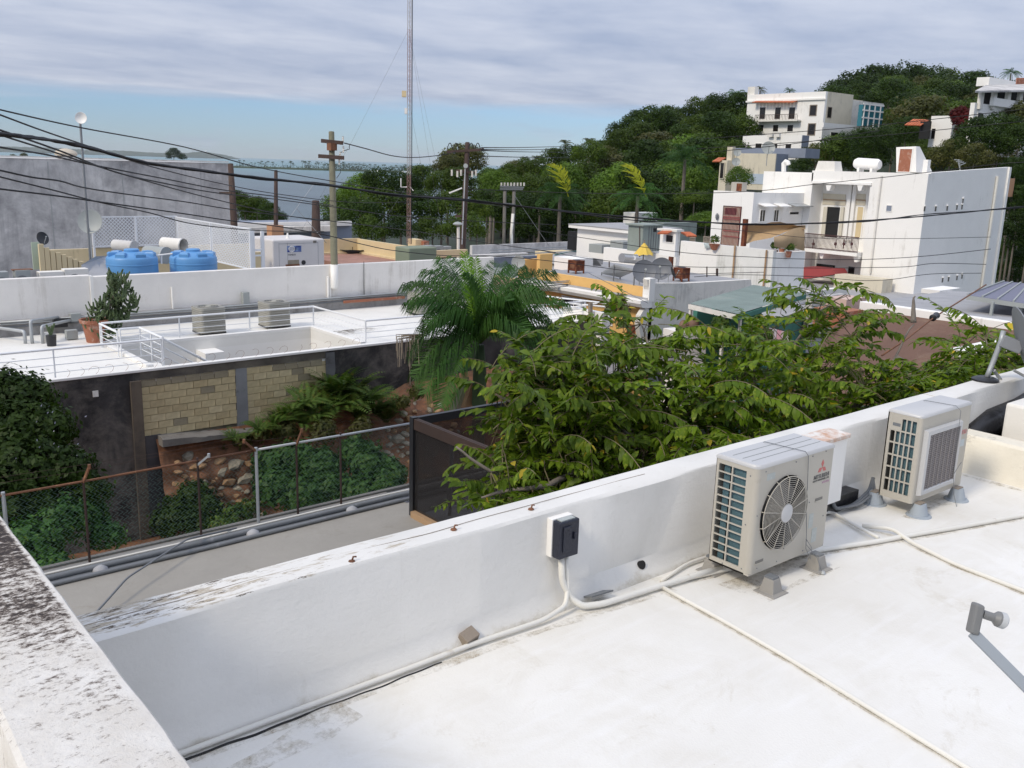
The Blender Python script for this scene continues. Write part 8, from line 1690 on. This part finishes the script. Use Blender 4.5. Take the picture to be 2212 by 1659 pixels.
for k in range(12): px = 1634+90*k/12; a, b = A(px, 218, x=xh_), A(px+7, 218, x=xh_); mb = MB(); mb.bar((xh_, (a.y+b.y)/2, a.z), (xh_-1.4, (a.y+b.y)/2, a.z-.35), abs(b.y-a.y)*.95, .12); mb.build('roof_tile', M['tile_o'], hh_)
m, t, bb = mat_new('teal_glazing'); bb.inputs['Base Color'].default_value = (.03,.16,.20,1); bb.inputs['Roughness'].default_value = .15; M['teal_glass'] = m
sg_, c, z0, z1, yl2, xr2 = corner_block('glazed_room', 'teal glazed box room at the right end of the hill house', 'glass room', 'teal_glass', 'teal_glass', 1862, 160, 1853, 1907, 226, 272, top='wallw')
for px in (1865, 1876, 1888, 1900): q = A(px, 250, y=c.y); mb = MB(); mb.box(q.x-.12, q.x+.12, c.y-.12, c.y, z0, z1); mb.build('glazing_bar', M['wallw'], sg_)
for py in (226, 240, 256): q = A(1885, py, y=c.y); mb = MB(); mb.box(c.x, xr2, c.y-.10, c.y-.02, q.z-.12, q.z+.12); mb.build('glazing_bar', M['wallw'], sg_)
lt_, c, z0, z1, *_x = corner_block('hill_terrace', 'white terrace block with dark doorway below the glazed room', 'terrace', 'wallw', 'wallw', 1775, 158, 1762, 1853, 270, 312, top='white_stain'); win(lt_, 'y', c.y, 1794, 1810, 286, 308, fr=.1, frame='wallw', name='door'); mb = MB(); fy(mb, c.y-1.5, 1779, 1853, 268, 278, .3); mb.build('parapet', M['wallw'], lt_)
la_, c, z0, z1, *_x = corner_block('hill_annex', 'lower white building with small dark windows below the hill house', 'building', 'wallw', 'bluegrey', 1730, 140, 1603, 1746, 292, 345, top='white_stain')
for pl, pr, t_, u_ in ((1632, 1645, 310, 321), (1668, 1679, 311, 320), (1697, 1709, 311, 321)): win(la_, 'x', c.x, pl, pr, t_, u_, fr=.1, frame='wallw')
for pl, pr in ((1658, 1668), (1674, 1683)): mb = MB(); fx(mb, c.x-.5, pl, pr, 288, 296, .5); mb.build('air_conditioner_box', M['white_stain'], la_)
ch_, c, z0, z1, *_x = corner_block('cream_house', 'cream house with brown stains, blue band and orange tiled corner', 'house', 'cream', 'bluegrey', 1673, 112, 1571, 1700, 332, 412, top='bluegrey')
mb = MB(); fx(mb, c.x-.05, 1571, 1672, 375, 397, .05); mb.build('blue_band', surf('pale_blue_band', (.45,.52,.60), .05, bump=0), ch_); mb = MB(); fx(mb, c.x-.6, 1567, 1578, 316, 430, .6); mb.build('corner_tower', M['cream'], ch_); mb = MB(); fx(mb, c.x+2.5, 1580, 1740, 320, 340, 3); mb.build('upper_wall', M['bluegrey'], ch_)
win(ch_, 'x', c.x-1.5, 1556, 1563, 352, 385, fr=.08, frame='cream', name='arched_opening'); mb = MB(); fx(mb, c.x-1.4, 1552, 1568, 346, 430, 1.0); mb.build('arcade_wall', M['cream'], ch_)
for k in range(4): px = 1552+4*k; mb = MB(); a = A(px+2, 341, x=c.x-.7); mb.bar(a, a+Vector((-1.2, 0, -.5)), .25, .12); mb.build('roof_tile', M['tile_o'], ch_)
for k, (px, py, R_) in enumerate(((1593, 330, 8), (1590, 350, 9), (1660, 320, 14))): q = A(px, py, d=108); dishp('satellite_dish', q, (-.7, -.6, .3), R_*108/FPX, ('dark dish on the parapet of the cream house, upper of two', 'dark dish on the wall of the cream house, lower of two', 'blue-grey dish on the bluish roof behind the cream house')[k], (q.x+.3, q.y+.3, q.z-2), M['elec_grey'])
# right-hand houses
ar_, c, z0, z1, *_x = corner_block('arched_house', 'white house with arched window and orange canopy beside the red bougainvillea', 'house', 'wallw', 'wallw', 2055, 118, 2008, 2066, 250, 318, top='wallw'); win(ar_, 'x', c.x, 2012, 2020, 278, 300, fr=.08, frame='wallw', name='arched_window')
for k in range(6): a = A(1975+6*k, 258+k*.2, x=c.x-.2); mb = MB(); mb.bar(a, a+Vector((-2, 0, -.8)), .30, .12); mb.build('canopy_board', M['tile_o'], ar_)
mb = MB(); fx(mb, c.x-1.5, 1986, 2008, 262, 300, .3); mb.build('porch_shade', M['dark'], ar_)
v, f = crown(px_lobes([(2064, 248, 13, 112), (2078, 244, 15, 112), (2090, 250, 14, 111), (2070, 262, 14, 112), (2085, 268, 15, 111), (2075, 280, 12, 112)], 0), 4200, .28, 3); M['boug'] = leafmat('dark_red_bracts', (.08,.010,.012), (.16,.02,.02)); o = meshobj('bougainvillea', v, f, M['boug']); tag(o, 'dark red bougainvillea spilling over the wall between the two right-hand white houses', 'bougainvillea')
pv = thing('hill_pavilion', A(2170, 300, d=108), 'white house with open columned loggia under a pale corrugated roof, upper right', 'house'); xp = A(2105, 250, d=106).x; cP = A(2140, 250, d=106); yp_ = cP.y
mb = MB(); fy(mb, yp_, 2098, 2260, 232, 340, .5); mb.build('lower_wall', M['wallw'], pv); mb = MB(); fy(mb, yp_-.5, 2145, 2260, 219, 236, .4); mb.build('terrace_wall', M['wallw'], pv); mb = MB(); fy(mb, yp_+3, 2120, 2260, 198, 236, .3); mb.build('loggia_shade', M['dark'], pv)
for px in (2122, 2150, 2180, 2206): mb = MB(); fy(mb, yp_-.3, px-3, px+3, 198, 236, .4); mb.build('column', M['white_stain'], pv)
mb = MB(); mb.prism([A(2106, 200, y=yp_-1), A(2260, 198, y=yp_-1), A(2260, 182, y=yp_+5), A(2135, 184, y=yp_+5)], (0, 0, .2)); mb.build('corrugated_roof', M['grey_conc'], pv); mb = MB(); fy(mb, yp_+3.5, 2136, 2194, 171, 190, 1.5); mb.build('upper_room', M['wallw'], pv)
for k in range(7): mb = MB(); fy(mb, yp_+3.9, 2196+3*k, 2197.5+3*k, 168, 186, .1); mb.build('red_baluster', M['terracotta'], pv)
mb = MB(); fx(mb, c.x+2, 2105, 2150, 292, 300, .2); win(pv, 'y', yp_, 2112, 2124, 244, 256, fr=.1, frame='wallw')
simple('white_lane_wall', 'grey_conc', 'white wall piece glimpsed between the dark trees at the right edge', 'wall', fy, A(2190, 480, d=72).y, 2176, 2200, 470, 486, th=.4); simple('terracotta_wall', 'terra_paint', 'orange-brown wall patch glimpsed behind the dark trees at the right edge', 'wall', fy, A(2190, 400, d=70).y, 2168, 2190, 385, 425, th=.4)

# ------------------------------------------------------------------ far coast
def strip(name, pts, d, h, mat, lab=None):
    """low wooded land: base line given by columns, heights in metres"""
    V_, F_ = [], []; n = len(pts)
    for (px, hh) in pts: c = A(px, 360, d=d); V_ += [(c.x, c.y, SEA-1), (c.x, c.y, SEA+hh), (c.x+_f[0]*h, c.y+_f[1]*h, SEA+hh*.8), (c.x+_f[0]*h*1.3, c.y+_f[1]*h*1.3, SEA-1)]
    for i in range(n-1):
        for k in range(3): a = i*4+k; F_.append((a, a+4, a+5, a+1))
    return tag(meshobj(name, V_, F_, mat), kind='structure')
dp = 2550.0; M['far_green'] = surf('far_trees', (.045,.070,.035), .25, (.10,.09,.06), .4, .02, bump=0); M['far_blue'] = surf('wooded_hills', (.05,.075,.035), .2, (.12,.10,.06), .4, .005, bump=0)
rs = random.Random(12)
strip('peninsula', [(px, 3+rs.uniform(0, 2)) for px in np.linspace(430, 1320, 70)], dp, 260, M['far_green'])
v, f = [], []; lob = []
for k in range(150): px = rs.uniform(505, 1200); c = A(px, 360, d=dp-10+rs.uniform(0, 120)); R_ = rs.uniform(3, 10)*(1.0 if px < 700 else 1.5); lob.append((c.x, c.y, SEA+R_*.7, R_*1.7, R_*1.7, R_*.9))
v, f = crown(lob, 9000, 2.6, 9, .1, 1.4); o = meshobj('peninsula_woods', v, f, M['far_green']); tag(o, 'band of low far-off trees on the narrow peninsula across the bay', 'woods', kind='stuff')
mb = MB(); mb.path([(0,0,0), (.4,0,7), (.9,.2,12.5)], [.35, .28, .2], 5)
for k in range(11): a = k*2.4; L_ = 4.6; tip = Vector((.9+cos(a)*L_, .2+sin(a)*L_, 11.2+1.6*sin(k*1.7))); mid = Vector((.9+cos(a)*L_*.5, .2+sin(a)*L_*.5, 14.3)); s_ = Vector((-sin(a), cos(a), 0))*.75; mb.add([Vector((.9,.2,12.5))-s_*.3, Vector((.9,.2,12.5))+s_*.3, mid+s_, mid-s_, tip], [(0,1,2,3), (3,2,4)])
o = mb.build('coast_palm', M['far_green'], local=True, fixn=False); cp_me = o.data; bpy.data.objects.remove(o)
for k in range(64):
    px = rs.choice((rs.uniform(515, 760), rs.uniform(650, 1010), rs.uniform(520, 1130))); c = A(px, 360, d=dp+rs.uniform(0, 160)); o = bpy.data.objects.new('coast_palm', cp_me); COL.objects.link(o); s_ = rs.uniform(.8, 1.45); o.location = (c.x, c.y, SEA+2); o.scale = (s_, s_, s_*rs.uniform(.9, 1.15)); o.rotation_euler = (rs.uniform(-.08, .08), rs.uniform(-.08, .08), rs.uniform(0, 6)); tag(o, 'tiny coconut palm on the narrow peninsula across the bay', 'palm tree', 'coconut palms on the peninsula')
for k in range(14):
    px = rs.uniform(790, 1060); c = A(px, 362, d=dp-25); mb = MB(); s_ = rs.uniform(4, 8); mb.box(c.x-s_, c.x+s_, c.y-s_, c.y+s_, SEA, SEA+rs.uniform(3.5, 6)); tag(mb.build('shore_house', M['wallw']), 'tiny pale house on the shore of the peninsula', 'house', 'shore houses across the bay')
df = 15000.0; hp = [(-60, 62), (40, 58), (120, 62), (200, 44), (260, 50), (330, 38), (400, 46), (430, 62), (455, 58), (475, 40), (492, 14), (500, 4)]; hp = [(x, float(np.interp(x, [p[0] for p in hp], [p[1] for p in hp]))*1.45+rs.uniform(0, 12)) for x in np.linspace(-60, 500, 90)]
strip('far_hills', hp, df, 500, M['far_blue'])
for k, (px, py, r_) in enumerate(((417, 322, 1.6), (445, 325, 2.2))): c = A(px, py+2, d=df-20); mb = MB(); R_ = r_*df/FPX; mb.lathe([(R_*.5, -R_*3.5), (R_*.5, -R_*.6), (R_*.9, -R_*.4), (R_, .1*R_), (R_*.7, R_*.75), (R_*.1, R_)], c, 14); tag(mb.build('radome', M['wallw'], smooth=True), ('tiny white radome ball on the far hill, left and smaller', 'tiny white radome ball on the far hill, right and larger')[k], 'radome')
for k, (px, py, r_, d) in enumerate(((375, 335, 14, 1500), (395, 340, 8, 1500), (10, 352, 10, 900), (28, 342, 8, 900), (52, 340, 8, 900), (70, 352, 8, 900))): c = A(px, py, d=d); tree(px, py, r_, d, 'o' if k > 1 else 'd', 'small tree showing just above the grey wall, towards the green bay', 'small trees above the grey wall')

# ================================================================== overhead cables
def cable(name, pts, r, label, group=None, mat='wire', wob=0.0):
    """pts: (column, row, distance); smooth path through them"""
    P_ = [np.array(A(a, b_, d=c_)) for a, b_, c_ in pts]; s = np.concatenate([[0], np.cumsum([np.linalg.norm(b-a) for a, b in zip(P_, P_[1:])])]); out = []
    ext = [P_[0]*2-P_[1]]+P_+[P_[-1]*2-P_[-2]]
    for i in range(len(P_)-1):
        p0, p1, p2, p3 = ext[i:i+4]
        for t in np.linspace(0, 1, 9)[:-1]: out.append(Vector(.5*((2*p1)+(-p0+p2)*t+(2*p0-5*p1+4*p2-p3)*t*t+(-p0+3*p1-3*p2+p3)*t**3)))
    out.append(Vector(P_[-1])); mb = MB(); mb.path(out, [r*(1+wob*sin(i*1.9)) for i in range(len(out))], 6); o = mb.build(name, M[mat], smooth=True, fixn=False); return tag(o, label, 'cable', group)
dc = 17.0
cable('cable_bundle', [(-60, 284, 11), (40, 293, 12), (110, 303, 13), (200, 322, 14), (320, 352, 15.5), (450, 371, 17), (560, 384, 18), (720, 402, 20), (860, 421, 22), (1010, 434, 24), (1180, 452, 26), (1370, 470, 28), (1560, 482, 30), (1700, 484, 31), (1840, 478, 32), (1960, 470, 33), (2060, 461, 34), (2180, 449, 35), (2300, 437, 36)], .026, 'thickest black cable bundle sweeping across the whole picture', wob=.18)
cable('cable_bundle', [(-60, 288, 11.1), (60, 298, 12.2), (180, 314, 13.8), (320, 354, 15.5), (430, 366, 17), (560, 387, 18), (700, 397, 20), (860, 424, 22), (1010, 431, 24), (1370, 476, 28), (1500, 479, 29.5), (1620, 486, 30.5), (1760, 483, 31.5), (1880, 478, 32.2), (2000, 463, 33.5), (2180, 451, 35), (2300, 439, 36)], .018, 'second strand twisted around the thickest cable bundle', wob=.2)
cl = [('uppermost thin cable from the left edge to the weathered pole', [(-60, 222, 14), (0, 237, 15), (176, 276, 18), (400, 318, 23), (560, 362, 26), (722, 392, 31), (900, 420, 38), (1100, 448, 46)], .014),
 ('second cable from the top at the left edge, crossing the thick bundle', [(-60, 226, 12), (0, 248, 13), (100, 285, 15), (210, 322, 18), (320, 358, 21), (470, 395, 26), (600, 419, 30), (760, 437, 36), (900, 436, 42)], .013),
 ('cable starting just above the thick bundle and sinking below it', [(-60, 262, 11), (0, 281, 12), (130, 326, 15), (250, 372, 18), (360, 397, 21), (470, 417, 24), (600, 431, 28), (720, 447, 31), (900, 470, 35), (1200, 486, 40)], .015),
 ('cable leaving the thick bundle at left and running lowest to the poles', [(-60, 266, 11), (0, 291, 12), (100, 323, 14), (200, 356, 16), (320, 392, 19), (450, 427, 23), (600, 462, 27), (700, 478, 29)], .013),
 ('middle cable crossing the grey wall from the left edge', [(-60, 305, 11), (0, 318, 12), (100, 334, 14), (180, 352, 16), (250, 366, 17), (360, 387, 20), (480, 410, 23), (600, 425, 26), (720, 444, 29)], .014),
 ('wavy lower cable across the grey wall', [(-60, 355, 12), (0, 368, 13), (70, 383, 14), (130, 391, 15), (180, 405, 17), (270, 419, 19), (400, 436, 22), (520, 455, 25), (720, 478, 30), (900, 500, 34), (1040, 523, 38), (1200, 545, 42)], .014),
 ('next to lowest cable across the grey wall, meeting the lowest one', [(-60, 366, 12), (0, 382, 13), (120, 412, 15), (220, 438, 17), (320, 459, 19), (420, 484, 21), (560, 498, 24), (700, 500, 28)], .012),
 ('lowest cable across the grey wall, continuing below the generator', [(-60, 398, 12), (0, 408, 13), (130, 424, 15), (250, 441, 17), (400, 462, 20), (500, 477, 22), (600, 489, 24), (700, 507, 26), (780, 527, 28), (850, 541, 30), (960, 552, 32), (1060, 553, 34), (1200, 565, 36), (1380, 588, 39), (1470, 592, 40), (1650, 588, 42)], .014)]
for lab, pts, r_ in cl: cable('overhead_cable', pts, r_, lab, 'overhead cables')
cr_ = [('cable running over the trees and across the balcony house top, high one', [(1010, 408, 47), (1120, 413, 50), (1300, 418, 48), (1480, 418, 46), (1640, 412, 45), (1760, 398, 44), (1900, 384, 43), (2040, 368, 42), (2160, 354, 41), (2260, 348, 40)], .018, 'wire'),
 ('cable crossing the tarp and the balcony', [(1380, 478, 42), (1470, 488, 42), (1620, 500, 42), (1740, 513, 42), (1870, 515, 42), (2000, 515, 42), (2140, 512, 42)], .012, 'wire'),
 ('cable below the balcony, first of three close ones', [(1160, 498, 38), (1300, 520, 38), (1480, 546, 38), (1640, 556, 38), (1760, 560, 38), (1880, 560, 38), (2000, 553, 38), (2140, 538, 38)], .014, 'wire'),
 ('cable below the balcony, second of three close ones', [(1160, 540, 37), (1300, 562, 37), (1480, 576, 37), (1620, 577, 37), (1760, 579, 37), (1880, 578, 37), (1960, 576, 37), (2020, 569, 37), (2130, 571, 37)], .013, 'wire'),
 ('cable below the balcony, third and lowest of three close ones', [(1500, 598, 40), (1560, 594, 38), (1640, 594, 37), (1760, 598, 37), (1860, 606, 37), (1930, 603, 37), (2010, 592, 37), (2120, 590, 37)], .013, 'wire'),
 ('cable from the insulator of the weathered pole sagging to the dark pole', [(744, 309, 34), (790, 321, 38), (850, 337, 42), (900, 340, 45), (960, 334, 47), (985, 328, 47)], .022, 'wire')]
for lab, pts, r_, mt in cr_: cable('overhead_cable', pts, r_, lab, 'overhead cables', mt)
for k, (y0, y1) in enumerate(((319, 316), (323, 322), (325, 329), (337, 340))): cable('overhead_cable', [(1040, y0, 47), (1130, (y0+y1)/2+1, 75), (1230, y1, 110)], .030, ('highest of the thin wires leaving the dark pole to the right', 'second of the thin wires leaving the dark pole to the right', 'third of the thin wires leaving the dark pole to the right', 'lowest of the thin wires leaving the dark pole to the right')[k], 'overhead cables')
for k, (a_, b_) in enumerate((((1520, 300), (2212, 236)), ((1500, 322), (2212, 262)), ((1520, 330), (1900, 282)))): cable('overhead_cable', [(a_[0], a_[1], 95), ((a_[0]+b_[0])/2, (a_[1]+b_[1])/2+5, 88), (b_[0], b_[1], 80)], .035, ('upper faint wire crossing in front of the hill house', 'lower faint wire crossing below the hill house', 'short faint wire over the annex below the hill house')[k], 'overhead cables')
for k, (a_, b_, d0) in enumerate((((682, 392), (620, 478), 42), ((640, 450), (705, 525), 42), ((1110, 420), (1185, 530), 62), ((1272, 590), (1400, 655), 38))): cable('guy_cable', [(a_[0], a_[1], d0), (b_[0], b_[1], d0-1)], .012, ('pale guy wire slanting left of the weathered pole', 'thin guy wire slanting right towards the thick short pole', 'guy wire slanting from the pole frame to the grey roof', 'thin wire slanting down over the orange parapet')[k], 'guy wires', 'pipe_grey' if k else 'steel')

# ================================================================== the air over the bay
m, t, b = mat_new('sea_air'); t.nodes.remove(b); pv_ = t.nodes.new('ShaderNodeVolumePrincipled'); pv_.inputs['Color'].default_value = (.88,.94,1,1); pv_.inputs['Density'].default_value = 3e-5; pv_.inputs['Anisotropy'].default_value = .2
t.links.new(pv_.outputs[0], t.nodes['Material Output'].inputs['Volume']); mb = MB(); mb.box(-17000, 17000, -17000, 17000, SEA-4, 150); tag(mb.build('haze', m, local=True), kind='stuff')
